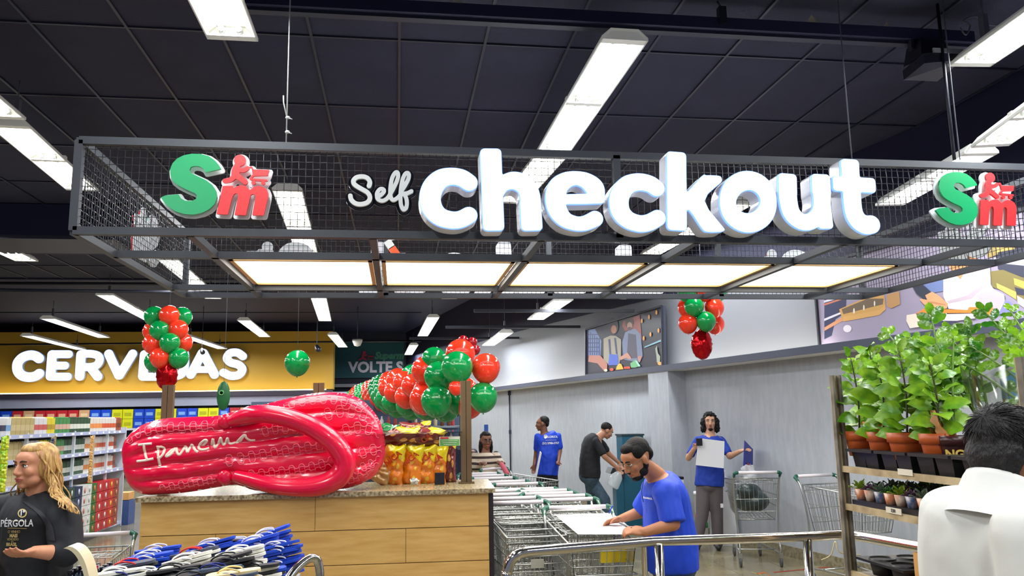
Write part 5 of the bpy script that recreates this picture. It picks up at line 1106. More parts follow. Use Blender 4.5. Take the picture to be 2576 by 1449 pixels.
# zz plants
def zz(c, stems, lb, r=.07, sleeve=False):
    t = thing('potted_zz_plant', lb, 'potted plant', c, 0); mb = MB(); pot(mb, c, r, .12); mb.build('pot', M('pot_dark', (60, 24, 24), .3) if sleeve else m_pot, t)
    for (tip, L, n) in stems:
        tip = Vector(tip); base = c+V(0, 0, .09); mid = base.lerp(tip, .5)+V(0, 0, .06); P = [Vector(q) for q in smooth_pts([base, mid, tip], 10)]
        mb = MB(); mb.tube(P, [.008-.005*i/len(P) for i in range(len(P))], 6); mb.build('stem', m_stemg, t); mb = MB()
        n = max(11, int(n*.72))
        for i in range(n):
            u = .30+.70*i/(n-1); k = min(len(P)-2, int(u*(len(P)-1))); tg = (P[k+1]-P[k]).normalized(); pl = V(-.62, -.74, .15); sd = tg.cross(pl).normalized()
            s_ = 1 if i % 2 else -1; d = (sd*s_*.8+tg*.75).normalized(); ll = L*(1-.35*abs(u-.65)); leaf(mb, P[k]+tg*.004, d, pl+V(0, 0, .25)+sd*s_*(.35 if i % 3 else -.3), ll*.78, ll*.40, .10, -.1, .18)
        leaf(mb, P[-1], P[-1]-P[-2], (-.6, -.75, .3), L*.7, L*.34, .05); mb.build('leaflets', m_leaf2, t)
    return t
def at25(x, y, X=XR+.25): return PX(x, y, X)
zz(V(XR+.13, PX(2402, 1130, XR+.13).y, 1.455), [(at25(2232, 838), .105, 22), (at25(2342, 793, XR+.28), .13, 18), (at25(2400, 850, XR+.3), .10, 16)], 'zz plant whose stems arch left over the figs toward the poster', sleeve=True)
zz(V(XR+.42, 3.0, 1.44), [(at25(2476, 782, XR+.4), .10, 24), (at25(2520, 830, XR+.45), .10, 20), (at25(2440, 870, XR+.4), .10, 18)], 'zz plant with upright stems at the right, above the white shirted man')
zz(V(XR+.30, 2.86, 1.44), [(at25(2560, 850, XR+.35), .12, 16), (at25(2570, 900, XR+.3), .12, 14), (at25(2540, 780, XR+.5), .09, 20), (at25(2300, 860, XR+.5), .12, 16)], 'dense zz plant at the right edge of the picture')
zz(V(XR+.45, 3.5, 1.44), [(at25(2330, 870, XR+.45), .12, 18), (at25(2390, 840, XR+.45), .12, 18), (at25(2290, 850, XR+.45), .11, 16), (at25(2440, 830, XR+.45), .11, 16)], 'dark zz plant at the back of the top shelf behind the figs')
# clear sleeves
m_sl = glassy('clear_sleeve', (236, 240, 236), .12, .10)
def sleeve(c, h, r0, r1, lb, sy=1):
    mb = MB(); n = 18; P = []; rows_ = 7
    for j in range(rows_+1):
        for k in range(n):
            a = 2*math.pi*k/n; r_ = r0+(r1-r0)*j/rows_; w = 1+.12*noise.noise(V(k*.9, j*.6, c.x*9)); P.append(c+V(math.cos(a)*r_*w, math.sin(a)*r_*w, h*j/rows_+(.03*math.sin(3*a) if j == rows_ else 0)))
    mb.add(P, [(j*n+k, j*n+(k+1) % n, (j+1)*n+(k+1) % n, (j+1)*n+k) for j in range(rows_) for k in range(n)]); o = mb.build('plant_sleeve', m_sl); return tag(o, lb, 'plastic sleeve', 'clear plant sleeves')
sleeve(V(XR+.20, 3.12, 1.50), .36, .07, .14, 'clear cellophane sleeve around the zz plant left of the man')
sleeve(V(XR+.34, 2.93, 1.50), .36, .06, .15, 'clear cellophane sleeve around the zz plant stems above the man')
p = PX(2372, 1065, XR+.10); t = thing('paper_wrap', 'torn brown paper wrap hanging from the sleeved pot', 'paper wrap', p); mb = MB(); g = []
for j in range(7):
    for k in range(5): g.append(p+V(.05*noise.noise(V(j*.8, k*.9, 1))-.02, .03+.014*(k-2)*(.4+.16*j)-.010*j, .06-.024*j+.02*noise.noise(V(j, k, 4))))
mb.add(g, [(j*5+k, j*5+k+1, (j+1)*5+k+1, (j+1)*5+k) for j in range(6) for k in range(4)]); mb.build('kraft_paper', M('kraft', (206, 146, 86), .5, bump=(20, .4)), t)
p = PX(2402, 1141, XR+.13); d_ = (CAM-p); d_.z = 0; d_.normalize(); t = [o for o in bpy.data.objects if o.get('label', '').startswith('zz plant whose stems')][0]; text_mesh('pot_lettering', 'NG', .05, M('gold_ink', (226, 190, 90), .4), t, Matrix.Translation(p+d_*.074) @ Matrix.Rotation(math.atan2(-d_.x, -d_.y)*-1, 4, 'Z') @ plane_xz(0), .001, .002)
# succulents
t = thing('succulent_tray', 'shallow black tray full of little succulents on the middle rack shelf', 'tray', (XR+.22, 3.5, 1.207)); mb = MB(); mb.box((XR+.22, 3.5, 1.222), (.42, 1.05, .024)); mb.build('tray', m_tray, t)
m_suc = [M('succ_lime', (150, 180, 50), .45), M('succ_green', (70, 130, 50), .4), M('succ_grey', (120, 140, 120), .5), M('succ_purple', (120, 80, 120), .5)]; m_wr = [M('wrap_orange', (226, 130, 80), .5, noise_=(30, (235, 205, 180))), M('wrap_cream', (224, 204, 180), .5, noise_=(30, (190, 120, 90))), M('wrap_blue', (60, 90, 140), .5, noise_=(30, (200, 190, 190)))]
protos = []
for k in range(8):
    s0 = thing('potted_succulent', 'x', 'succulent', (0, 0, 0), 0, 'small succulents on the rack tray'); mb = MB(); mb.lathe((0, 0, 0), [(.022, 0), (.032, .055), (.03, .055), (.026, .04)], 12); mb.build('paper_pot', m_wr[k % 3], s0, world=False); mb = MB()
    n_ = 14 if k % 2 else 9
    for i in range(n_):
        a = i*2.4; el = .35+1.0*i/n_; leaf(mb, (0, 0, .045), (math.cos(a)*math.cos(el), math.sin(a)*math.cos(el), math.sin(el)), (0, 0, 1), (.05 if k % 2 else .065), .02 if k % 2 else .026, .15, .6)
    mb.build('rosette', m_suc[(k*3) % 4], s0, world=False); protos.append(s0)
k = 0
for col in range(5):
    for row in range(11):
        src = protos[(k*5+row) % 8] if k >= 8 else protos[k]; x = XR+.05+col*.085; y = 4.0-row*.085-.01*col
        lb = 'little potted succulent on the rack tray, '+('front', 'second', 'third', 'fourth', 'back')[col]+' line, '+ORD[row]+' from the post'
        if k < 8: src.location = (x, y, 1.235); src['label'] = lb
        else: dup(src, (x, y, 1.235), rr.random()*6, lb)
        k += 1
# cardboard box and plants at the bottom
bx = PX(2283, 1425, XR+.06); c0 = V(XR+.14, 3.36, .875); t = thing('cardboard_box', 'brown cardboard box with a hand hole on the lower rack shelf', 'box', c0); m_card = M('cardboard', (214, 158, 92), .65)
for a, b2, sz in (((XR+.0, 3.36, .96), None, (.006, .34, .17)), ((XR+.27, 3.36, .96), None, (.006, .34, .17)), ((XR+.135, 3.19, .96), None, (.27, .006, .17)), ((XR+.135, 3.53, .96), None, (.27, .006, .17))): MB().box(a, sz).build('side', m_card, t)
MB().box((XR-.004, 3.33, .955), (.002, .085, .028)).build('hand_hole', M('hole_dark', (90, 30, 30), .7), t); text_mesh('print', 'valley', .024, M('ink_brown', (110, 70, 36), .6), t, Matrix.Translation((XR-.004, 3.45, .975)) @ Matrix.Rotation(-math.pi/2, 4, 'Z') @ plane_xz(0), .001, .0004)
m_pf = M('flower_purple', (84, 20, 66), .6); m_sg = M('sleeve_leaf', (110, 140, 60), .5)
for i, (y, lb, mt2) in enumerate(((3.47, 'bushy green plant in a clear sleeve at the left in the cardboard box', m_sg), (3.36, 'purple flowering plant in a patterned sleeve in the cardboard box', m_pf), (3.25, 'dark purple flowering plant at the right in the cardboard box', m_pf))):
    c = V(XR+.12, y, .89); t = thing('potted_plant', lb, 'potted plant', c); mb = MB(); mb.lathe(c, [(.05, 0), (.06, .1)], 14); mb.build('pot', M('pot_red', (190, 30, 36), .4), t); mb = MB()
    for j in range(26):
        a = j*2.4; el = .3+1.2*j/26; leaf(mb, c+V(0, 0, .12), (math.cos(a)*math.cos(el), math.sin(a)*math.cos(el), math.sin(el)), (0, 0, 1), .11, .035, .2)
    mb.build('leaves', m_sg, t)
    if mt2 is m_pf:
        mb = MB()
        for j in range(60):
            q = c+V(rr.uniform(-.07, .07), rr.uniform(-.07, .07), .22+rr.uniform(0, .09)); leaf(mb, q, (rr.uniform(-1, 1), rr.uniform(-1, 1), rr.uniform(.2, 1)), (0, 0, 1), .035, .02, .3)
        mb.build('flowers', m_pf, t)
    sleeve(c+V(0, 0, .08), .22, .06, .10, 'clear sleeve round the '+('bushy green', 'middle purple', 'dark purple')[i]+' plant in the box')
t = thing('pot_tray', 'empty black pot carrier on the lower rack shelf by the post', 'tray', (XR+.15, 3.85, .87)); mb = MB(); mb.box((XR+.15, 3.82, .94), (.30, .40, .012)); mb.build('rim', m_tray, t)
for j in range(4):
    mb = MB(); mb.lathe((XR+.08+.15*(j % 2), 3.73+.18*(j//2), .872), [(.05, 0), (.066, .082), (.062, .082), (.046, .004)], 18); mb.build('cell', m_tray, t)
# ---------------------------------------------------------------- sandals
def sandal_proto(nm, sole_rgb, strap_rgb, lb):
    t = thing('flip_flop', lb, 'flip-flop', (0, 0, 0), 0, 'flip-flops in the pile'); s = Shape(); s.stroke([(-.095, 0, .034), (-.05, 0, .034), (0, .002, .036), (.05, .006, .045), (.085, .006, .044)])
    s.mesh('sole', .016, [M('sole_'+nm, sole_rgb, .55)]*3, t, Matrix.Identity(4), bevel=.002, res=.008)
    a = (.075, .012, .008); mb = MB()
    for sy in (-1, 1): mb.tube([Vector(q) for q in smooth_pts([a, (.06, .010+sy*.006, .020), (.02, sy*.030, .027), (-.025, sy*.042, .016), (-.035, sy*.042, .006)], 5)], [.0042]*21, 6)
    mb.build('strap', M('strap_'+nm, strap_rgb, .35), t, world=False); return t
FK = {'b': sandal_proto('blue', (10, 66, 190), (222, 218, 232), 'x'), 'w': sandal_proto('white', (232, 228, 214), (238, 236, 232), 'x'), 'k': sandal_proto('black', (40, 40, 42), (26, 26, 28), 'x'), 'r': sandal_proto('grey', (70, 74, 92), (214, 30, 26), 'x'), 'n': sandal_proto('slate', (66, 78, 100), (24, 34, 116), 'x'), 'y': sandal_proto('cream', (236, 214, 160), (232, 200, 120), 'x')}
NM = {'b': 'white-strapped blue flip-flop', 'w': 'all-white flip-flop', 'k': 'all-black flip-flop', 'r': 'red-strapped grey flip-flop', 'n': 'navy-strapped slate flip-flop', 'y': 'yellow-strapped cream flip-flop'}
used = set(); TBZ = .80
def stack(x, y, Y, kinds, tilt, rz, lb, n=None, lean=(0, 0)):
    top = PY(x, y, Y); n = n or max(1, int((top.z-TBZ-.03)/.0195))
    for k in range(n):
        kd = kinds[k % len(kinds)]; src = FK[kd]; pos = top+V(lean[0]*k+rr.uniform(-.012, .012), lean[1]*k+rr.uniform(-.012, .012), -.0195*k); w = 'topmost' if k == 0 else ORD[k]+' down'
        l2 = '%s, %s in %s' % (NM[kd], w, lb)
        if kd not in used: used.add(kd); o = src; o['label'] = l2
        else: o = dup(src, label=l2)
        o.location = pos; o.rotation_euler = (rr.uniform(-.10, .10), -tilt+rr.uniform(-.05, .05), rz+math.pi+rr.uniform(-.18, .18)); 
        o.rotation_euler[1] = tilt+rr.uniform(-.05, .05)
stack(397, 1382, 5.0, 'b', .12, .1, 'the back left stack'); stack(372, 1400, 4.8, 'bb', .1, .0, 'the stack before the back left one')
stack(530, 1366, 4.95, 'b', .18, .1, 'the back middle stack'); stack(600, 1362, 5.0, 'bk', .2, .0, 'the stack just behind the red strap')
stack(672, 1340, 4.95, 'b', .28, .1, 'the tall blue stack at the right', lean=(.004, -.002)); stack(640, 1358, 4.8, 'b', .25, .05, 'the blue stack leaning on the tall one', lean=(.004, 0))
stack(700, 1372, 4.75, 'b', .2, -.1, 'the lower right blue stack', lean=(.002, 0)); stack(325, 1421, 4.6, 'rk', .15, .15, 'the red strapped stack at the left')
stack(470, 1404, 4.65, 'ww', .18, .2, 'the white middle stack'); stack(490, 1388, 4.8, 'rw', .18, .2, 'the stack with the red strap on top'); stack(600, 1386, 4.6, 'ww', .22, .1, 'the white stack at the right', lean=(.004, 0))
stack(575, 1405, 4.42, 'kk', .2, .15, 'the black stack at the right'); stack(440, 1432, 4.4, 'k', .12, .1, 'the black stack in the middle'); stack(300, 1440, 4.4, 'wn', .08, .0, 'the white strapped stack at the left edge'); stack(370, 1440, 4.42, 'wk', .1, .1, 'the white stack in the front left')
stack(545, 1432, 4.32, 'n', .12, .1, 'the navy strapped stack in front'); stack(590, 1440, 4.25, 'yn', .1, .0, 'the cream stack in front'); stack(640, 1425, 4.45, 'kw', .1, .1, 'the dark stack beside the blue one'); stack(660, 1438, 4.5, 'bk', .1, .1, 'the mixed stack before the blue one'); stack(490, 1445, 4.3, 'kn', .1, .1, 'the slate stack in front')
t = thing('display_bin', 'display table under the flip-flop pile', 'display bin', (-1.15, 4.65, 0)); MB().box((-1.17, 4.65, .775), (1.2, .95, .03)).build('tray', M('bin_grey', (150, 150, 150), .5), t); MB().box((-1.17, 4.65, .38), (1.0, .75, .76)).build('base', M('bin_grey'), t)
# dark bottles with a paper sign left of the pile
t0 = thing('dark_bottle', 'dark capped bottle in the cart left of the flip-flop pile', 'bottle', (0, 0, 0), 0, 'dark bottles left of the flip-flops'); mb = MB(); mb.lathe((0, 0, 0), [(.026, 0), (.028, .01), (.028, .08), (.012, .10), (.012, .112)], 10); mb.build('body', M('bottle_navy', (26, 44, 66), .25), t0, world=False); mb = MB(); mb.lathe((0, 0, .11), [(.014, 0), (.014, .022)], 10); mb.box((0, -.012, .128), (.02, .03, .012)); mb.build('cap', M('black_plastic'), t0, world=False)
bp_ = PY(268, 1405, 4.75)
for i in range(4):
    for j in range(6):
        q = V(bp_.x-.14+j*.065, bp_.y-.1+i*.065, .81)
        if i+j == 0: t0.location = q
        else: dup(t0, q)
MB_ = MB(); MB_.box((bp_.x+.02, bp_.y, .795), (.46, .34, .03)); MB_.box((bp_.x+.02, bp_.y, .39), (.40, .28, .78)); tag(MB_.build('bottle_stand', M('bin_grey')), 'small stand carrying the dark bottles beside the flip-flops', 'stand')
p = PY(233, 1436, 4.65); t = thing('paper_sign', 'small white paper sign with red heading beside the dark bottles', 'paper sign', p); MB().box(p+V(0, 0, -.03), (.065, .003, .12)).build('sheet', pp, t); MB().box(p+V(.005, -.002, .018), (.045, .002, .018)).build('red_heading', M('card_red', (206, 60, 60)), t)
# cream curved counter edge by the woman
mb = MB(); P = []; c = PY(175, 1449, 3.7); n = 16
for i in range(n+1):
    a = math.pi*.5-i/n*math.pi*.42; P.append((c.x-.0+.105*math.cos(a)*1.0, c.z-.13+.255*math.sin(a)))
t = thing('cream_counter_edge', 'cream rounded edge of a promotion stand in front of the woman', 'promotion stand', (c.x, 3.7, c.z-.3)); mb.prism([(x, 3.66, z) for x, z in P]+[(x-.017, 3.66, z-.008) for x, z in P[::-1]], (0, .10, 0)); mb.build('curved_edge', M('cream_plastic', (226, 212, 176), .35), t)
MB().box((c.x+.07, 3.72, (c.z-.12)/2), (.08, .06, c.z-.14)).build('stand_base', M('dark_panel', (24, 26, 36), .5), t)
# ---------------------------------------------------------------- gondola on the left
GX = -4.56; m_gon = M('gondola_white', (204, 208, 216), .4); m_gb = M('gondola_back', (128, 130, 136), .5); m_rail = M('price_rail', (190, 196, 236), .2, coat=.6)
t = thing('gondola_shelving', 'white supermarket shelving along the left, full of drink cartons and packs', 'shelving', (GX-.25, 11.5, 0)); GY0, GY1 = 8.2, 14.5
GZ = (1.585, 1.285, .975); 
for z in GZ+(.10,):
    w = .5 if z > .2 else .6; MB().box((GX-w/2, (GY0+GY1)/2, z-.02), (w, GY1-GY0, .03)).build('shelf', m_gon, t); MB().box((GX+.006, (GY0+GY1)/2, z-.028), (.012, GY1-GY0, .05)).build('price_rail', m_rail, t)
    for k in range(22): MB().box((GX+.014, GY0+.15+k*.28+.05*math.sin(k*7+z*9), z-.028), (.003, .07+.03*math.sin(k), .032)).build('price_tag', M('tag_white', (235, 235, 240), .5), t)
MB().box((GX-.52, (GY0+GY1)/2, .80), (.04, GY1-GY0, 1.6)).build('back_panel', m_gb, t); MB().box((GX-.25, GY1+.02, .82), (.52, .03, 1.62)).build('end_panel', m_gon, t)
for y in (9.4, 10.9, 12.4, 13.75): MB().box((GX-.03, y, .8), (.035, .035, 1.6)).build('upright', m_gon, t)
MB().box((GX-.25, (GY0+GY1)/2, .04), (.5, GY1-GY0, .08)).build('plinth', m_gb, t)
def carton(nm, c1, c2, w=.118, d=.12, h=.20, kind='carton'):
    s0 = thing('drink_carton', 'x', 'carton', (0, 0, 0), 0, 'packs on the left shelving'); MB().box((0, 0, h/2), (d, w, h)).build('pack', M('ct_'+nm, c1, .35), s0, world=False); MB().box((d*.03, 0, h*.42), (d*.96, w*1.006, h*.34)).build('label_band', M('cb_'+nm, c2, .35), s0, world=False)
    mb = MB()
    for k in range(3): mb.lathe((d*.25, (k-1)*w/3.2, h), [(.012, 0), (.012, .014)], 8)
    mb.build('caps', M('cc_'+nm, tuple(min(255, int(v*1.15)+10) for v in c1), .4), s0, world=False); return s0
CT = [carton('bw', (214, 214, 216), (44, 50, 84)), carton('lb', (226, 228, 232), (120, 170, 220)), carton('gd', (190, 170, 112), (210, 190, 140)), carton('wr', (224, 220, 224), (206, 90, 90)), carton('ye', (226, 206, 40), (180, 150, 20)), carton('gw', (60, 136, 70), (214, 170, 150)), carton('dg', (36, 72, 44), (216, 218, 206)), carton('wo', (216, 206, 196), (226, 140, 70)), carton('rw', (214, 206, 200), (206, 84, 44)), carton('br', (150, 70, 40), (110, 44, 24))]
CN = ['white and navy', 'white and light blue', 'gold', 'white and red', 'yellow', 'green', 'dark green and white', 'cream and orange', 'white with red band', 'brown']
usedc = set()
def seqy(y):
    u = (y-9.3)/(14.4-9.3); return (0, 0, 0, 0, 1, 2, 2, 3, 3, 4, 5, 5, 6, 6, 6, 7, 7, 8, 8, 8, 9)[max(0, min(20, int(u*21)))]
for zi_, z in enumerate(GZ):
    y = 9.0; k = 0
    while y < 14.4:
        c = seqy(y+rr.uniform(-.03, .03)); lb = '%s carton, %s along the %s shelf of the left shelving' % (CN[c], ordw(k), ('top', 'second', 'third')[zi_])
        q = V(GX-.085-(0 if z > 1.5 else .06), y, z-.004)
        if c not in usedc: usedc.add(c); o = CT[c]; o.location = q; o['label'] = lb
        else: o = dup(CT[c], q, label=lb)
        y += .126; k += 1
# case stacks at the bottom
def case(nm, c1, c2, w):
    s0 = thing('drink_case', 'x', 'drink case', (0, 0, 0), 0, 'case stacks at the foot of the left shelving'); MB().box((0, 0, .07), (.24, w-.01, .138)).build('case', M('cs_'+nm, c1, .35), s0, world=False); MB().lathe((.122, 0, .07), [(.034, 0), (.034, .002)], 14, Matrix.Rotation(math.pi/2, 3, 'Y'), 1.2, .9).build('emblem_disc', M('ce_'+nm, c2, .4), s0, world=False); return s0
cols = [(168, 186, 'dgw', (30, 62, 50), (196, 200, 190), 'dark green'), (186, 204, 'nvw', (32, 44, 84), (190, 196, 210), 'navy'), (204, 216, 'wt', (222, 220, 218), (200, 120, 110), 'white'), (216, 228, 'wt2', (226, 224, 220), (196, 200, 196), 'off-white'), (228, 241, 'gn', (52, 108, 44), (206, 120, 60), 'green'), (241, 257, 'rd', (196, 20, 34), (230, 224, 222), 'red'), (257, 271, 'rd2', (186, 24, 40), (226, 226, 220), 'crimson'), (271, 284, 'ry', (206, 40, 30), (230, 196, 60), 'red and yellow'), (284, 297, 'br2', (150, 60, 40), (190, 130, 90), 'brown')]
for x0, x1, nm, c1, c2_, cn in cols:
    ya = PX(x0, 1355-(x0-168)*.25, GX+.12).y; yb = PX(x1, 1355-(x1-168)*.25, GX+.12).y; s0 = case(nm, c1, c2_, yb-ya)
    for lv in range(5):
        q = V(GX-.02, (ya+yb)/2, .10+.145*lv); lb = '%s drink case, %s from the floor in the stack at the shelving foot' % (cn, ORD[lv])
        if lv == 0: s0.location = q; s0['label'] = lb
        else: dup(s0, q, label=lb)
# hanging strips
def strip(x, y0, y1, Y, n, mt2, lb, itn, w, h):
    a = PY(x, y0, Y); b2 = PY(x, y1, Y); t = thing('hang_strip', lb, 'hanging strip', a); MB().box(((a.x+b2.x)/2, Y+.01, (a.z+b2.z)/2), (.012, .004, a.z-b2.z)).build('strip', m_gon, t)
    for k in range(n):
        z = a.z+(b2.z-a.z)*(k+.5)/n; o = bag_bm(w, h, .04, k+7).build('pouch', mt2, None, world=False); o.location = (a.x, Y-.02, z-h/2); tag(o, 'small %s, %s down on the strip' % (itn, ORD[k]), 'packet', itn)
strip(16, 1098, 1236, 8.2, 4, M('chip_lime', (140, 190, 30), .3, noise_=(12, (220, 200, 40)), coat=.4), 'hanging strip of lime green snack packets at the left edge', 'lime green packet at the left edge', .075, .14)
strip(234, 1095, 1215, 11.5, 6, M('card_orange', (216, 160, 90), .4, noise_=(20, (236, 200, 130))), 'hanging strip of orange packets on the shelving post', 'orange packet on the shelving strip', .05, .10)
strip(137, 1100, 1155, 9.5, 3, M('pk_navy', (34, 44, 110), .3, noise_=(20, (196, 170, 80))), 'hanging strip of navy packets behind the blonde woman', 'navy packet on the strip behind the woman', .06, .11)
q = PZ(308, 1325, 0); q = V(GX-.1, 14.75, 0); t = thing('cardboard_carton', 'plain cardboard carton at the end of the left shelving', 'box', q); 
MB().box(q+V(0, .1, .47), (.3, .3, .12)).build('carton', m_card, t); MB().box(q+V(0, .1, .2), (.34, .34, .40)).build('lower_carton', M('carton_blue', (60, 84, 140), .5), t)
# far wall shelf with can packs
YS = 27.0; a = PY(-60, 1076, YS); b2 = PY(838, 1076, YS); zs = (a.z+b2.z)/2
t = thing('far_shelving', 'far shelving below the yellow board with stacked can packs', 'shelving', ((a.x+b2.x)/2, YS+.4, 0)); LW = b2.x-a.x; cx_ = (a.x+b2.x)/2
for z in (zs, zs-.78, zs-1.3): MB().box((cx_, YS+.35, z-.03), (LW, .7, .06)).build('shelf', m_gon, t)
MB().box((cx_, YS+.72, 1.05), (LW, .04, 2.1)).build('back_panel', M('shelf_dark', (26, 28, 44), .6), t)
for k in range(8): MB().box((a.x+.3+k*(LW-.6)/7, YS+.05, zs/2), (.06, .06, zs)).build('upright', m_gb, t)
MB_ = MB(); MB_.box((cx_-.5, YS+.85, (2.55+zs+.75)/2), (LW+2, .1, 2.62-zs-.7)); struct('trim_5', MB_, M('lilac_wall', (168, 170, 190), .6))
MB_ = MB(); MB_.box((cx_-.5, YS+.85, 1.0), (LW+2, .1, 2.0)); struct('trim_6', MB_, M('shelf_dark'))
def cans(nm, c1, c2): 
    s0 = thing('can_pack', 'x', 'can pack', (0, 0, 0), 0, 'can packs on the far shelving'); mb = MB(); mb.box((0, 0, .15), (.31, .3, .29), None, .97)
    mb.build('wrap', M('cp_'+nm, c1, .35), s0, world=False); MB().box((0, -.152, .14), (.2, .004, .10)).build('print_patch', M('cq_'+nm, c2, .4), s0, world=False); return s0
CK = {'b': cans('blue', (20, 66, 190), (120, 160, 220)), 'y': cans('yellow', (206, 206, 20), (170, 170, 10)), 'r': cans('red', (176, 36, 46), (214, 160, 130)), 'd': cans('gold', (196, 150, 110), (220, 190, 150))}
KN = {'b': 'blue', 'y': 'yellow', 'r': 'red', 'd': 'gold'}; pat = 'bbbrdrrrrdbbyybbyybbyybrdrrrdrrdrrrdrrd'; usedk = set(); n = int(LW/.325)
for lv in range(2):
    for k in range(n):
        ch = pat[min(len(pat)-1, k)]; lb = '%s can pack on the far top shelf, %s layer, %s from the left' % (KN[ch], ('lower', 'upper')[lv], ordw(k)); q = V(a.x+.17+k*.325, YS+.16, zs+.30*lv+.0)
        if ch not in usedk: usedk.add(ch); CK[ch].location = q; CK[ch]['label'] = lb
        else: dup(CK[ch], q, label=lb)
for k in range(n):
    if 6 < k < 13 or k > 24: dup(CK['b' if k % 5 else 'r'], V(a.x+.17+k*.325, YS+.16, zs-.78), label='%s can pack on the far lower shelf, %s from the left' % ('blue' if k % 5 else 'red', ordw(k)))
# ---------------------------------------------------------------- by the right wall
p = PZ(1606, 1318, 0); p = V(3.52, 12.35, 0); t = thing('water_dispenser', 'teal water dispenser with a dark drip basin against the grey wall', 'water dispenser', p)
m_te = M('teal_paint', (22, 88, 112), .4); MB().box(p+V(.12, .1, .68), (.34, .34, 1.36)).build('body', m_te, t); MB().box(p+V(.12, .1, 1.37), (.37, .37, .025)).build('top_lid', M('dark_teal', (30, 50, 56), .4), t)
mb = MB(); mb.prism([p+V(-.28, -.15, .80), p+V(-.06, -.15, .72), p+V(-.02, -.15, .84), p+V(-.24, -.15, .88)], (0, .3, 0)); mb.build('drip_basin', M('basin_dark', (36, 44, 50), .35), t); MB().box(p+V(-.12, .02, .37), (.12, .22, .72)).build('pedestal', m_te, t)
p = PZ(1729, 1345, 0); p = V(3.78, 10.75, 0); t = thing('white_bin', 'white bin with a black rim beside the pillar', 'bin', p); MB().box(p+V(.0, .1, .4), (.16, .3, .8)).build('body', pp, t); MB().box(p+V(.0, .1, .82), (.17, .31, .035)).build('rim', M('black_plastic'), t)
p = V(4.22, 10.2, 0); t = thing('white_carton', 'white carton standing behind the cart at the wall', 'box', p); MB().box(p+V(0, .1, .42), (.25, .3, .84)).build('body', pp, t); MB().box(p+V(-.02, .1, .89), (.13, .2, .09)).build('small_box', pp, t)
p = V(3.99, 10.45, 0); t = thing('paint_bucket', 'white bucket with red and green bands behind the standing man', 'bucket', p); MB().lathe(p, [(.075, 0), (.082, .62), (.086, .62), (.086, .66)], 18).build('body', pp, t)
for z, c, nm in ((.30, (206, 40, 50), 'red_band'), (.20, (40, 140, 80), 'green_band')): MB().lathe(p+V(0, 0, z), [(.0825, 0), (.0835, .06)], 18).build(nm, M('bk_'+nm, c, .5), t)
mb = MB(); a = PW(1281, 985, .03); mb.tube([V(a.x, a.y, .12), V(a.x, a.y, 2.3)], .018, 10); mb.box((a.x, a.y, 1.32), (.05, .05, .09)); mb.box((a.x, a.y, 2.24), (.07, .05, .1)); tag(mb.build('wall_conduit', M('conduit_navy', (34, 40, 62), .4)), 'dark vertical conduit pipe on the grey wall behind the striped sweater woman', 'pipe')
def tape(nm, pts, mt2, lb):
    mb = MB(); q = [PZ(x, y, 0) for x, y in pts]
    for i in range(len(q)-1): mb.bar(q[i]+V(0, 0, .001), q[i+1]+V(0, 0, .001), .05, .002, (0, 0, 1)) if False else mb.prism([q[i]+V(0, -.02, .001), q[i+1]+V(0, -.02, .001), q[i+1]+V(0, .02, .001), q[i]+V(0, .02, .001)], (0, 0, .001))
    tag(mb.build(nm, mt2), lb, 'floor tape')
tape('floor_tape', [(1947, 1440), (2030, 1432), (2100, 1425)], M('tape_red', (150, 50, 30), .5), 'worn red tape line on the floor behind the railing'); tape('floor_tape', [(1905, 1444), (1925, 1440), (1935, 1449)], M('tape_orange', (190, 90, 30), .5), 'worn orange tape arrow tip on the floor'); tape('floor_tape', [(1892, 1440), (1915, 1446)], M('tape_yellow', (190, 180, 40), .5), 'worn yellow tape patch on the floor')
# ---------------------------------------------------------------- people
from mathutils.bvhtree import BVHTree
m_hairb = M('hair_black', (17, 13, 14), .65, bump=(90, .5), spec=.25); m_eyew = M('eye_white', (222, 214, 208), .3); m_iris = M('iris_dark', (38, 24, 18), .2)
def basis(f, up=(0, 0, 1)):
    f = Vector(f).normalized(); u = Vector(up); u = (u-f*u.dot(f)).normalized(); r = f.cross(u); return Matrix((r, f, u)).transposed()
def loft(mb, secs, n=22):
    """secs: (centre, side half, front half, side dir, front dir)"""
    P = []
    for c, a, b_, s_, f in secs:
        for k in range(n):
            q = 2*math.pi*k/n; P.append(Vector(c)+s_*(a*math.copysign(abs(math.cos(q))**.85, math.cos(q)))+f*(b_*math.copysign(abs(math.sin(q))**.85, math.sin(q))))
    N = len(secs); mb.add(P, [(i*n+k, i*n+(k+1) % n, (i+1)*n+(k+1) % n, (i+1)*n+k) for i in range(N-1) for k in range(n)]+[[k for k in range(n)][::-1], [(N-1)*n+k for k in range(n)]])
def torso(mb, pel, che, nek, side, prof, grow=0.0, cut=(0, 1)):
    P = smooth_pts([tuple(pel), tuple(che), tuple(nek)], 8); n = len(P); S_ = Vector(side).normalized(); secs = []
    for i in range(n):
        u = i/(n-1)
        if u < cut[0]-1e-6 or u > cut[1]+1e-6: continue
        a = float(np.interp(u, [q[0] for q in prof], [q[1] for q in prof])); b_ = float(np.interp(u, [q[0] for q in prof], [q[2] for q in prof]))
        t = Vector(P[min(i+1, n-1)])-Vector(P[max(i-1, 0)]); f = t.cross(S_).normalized(); s_ = f.cross(t).normalized()
        if s_.dot(S_) < 0: s_ = -s_
        secs.append((Vector(P[i]), a+grow, b_+grow, s_, f))
    loft(mb, secs)
PROF = [(0, .150, .110), (.12, .168, .122), (.32, .150, .112), (.6, .168, .122), (.8, .172, .112), (.90, .13, .09), (.96, .075, .07), (1, .060, .062)]
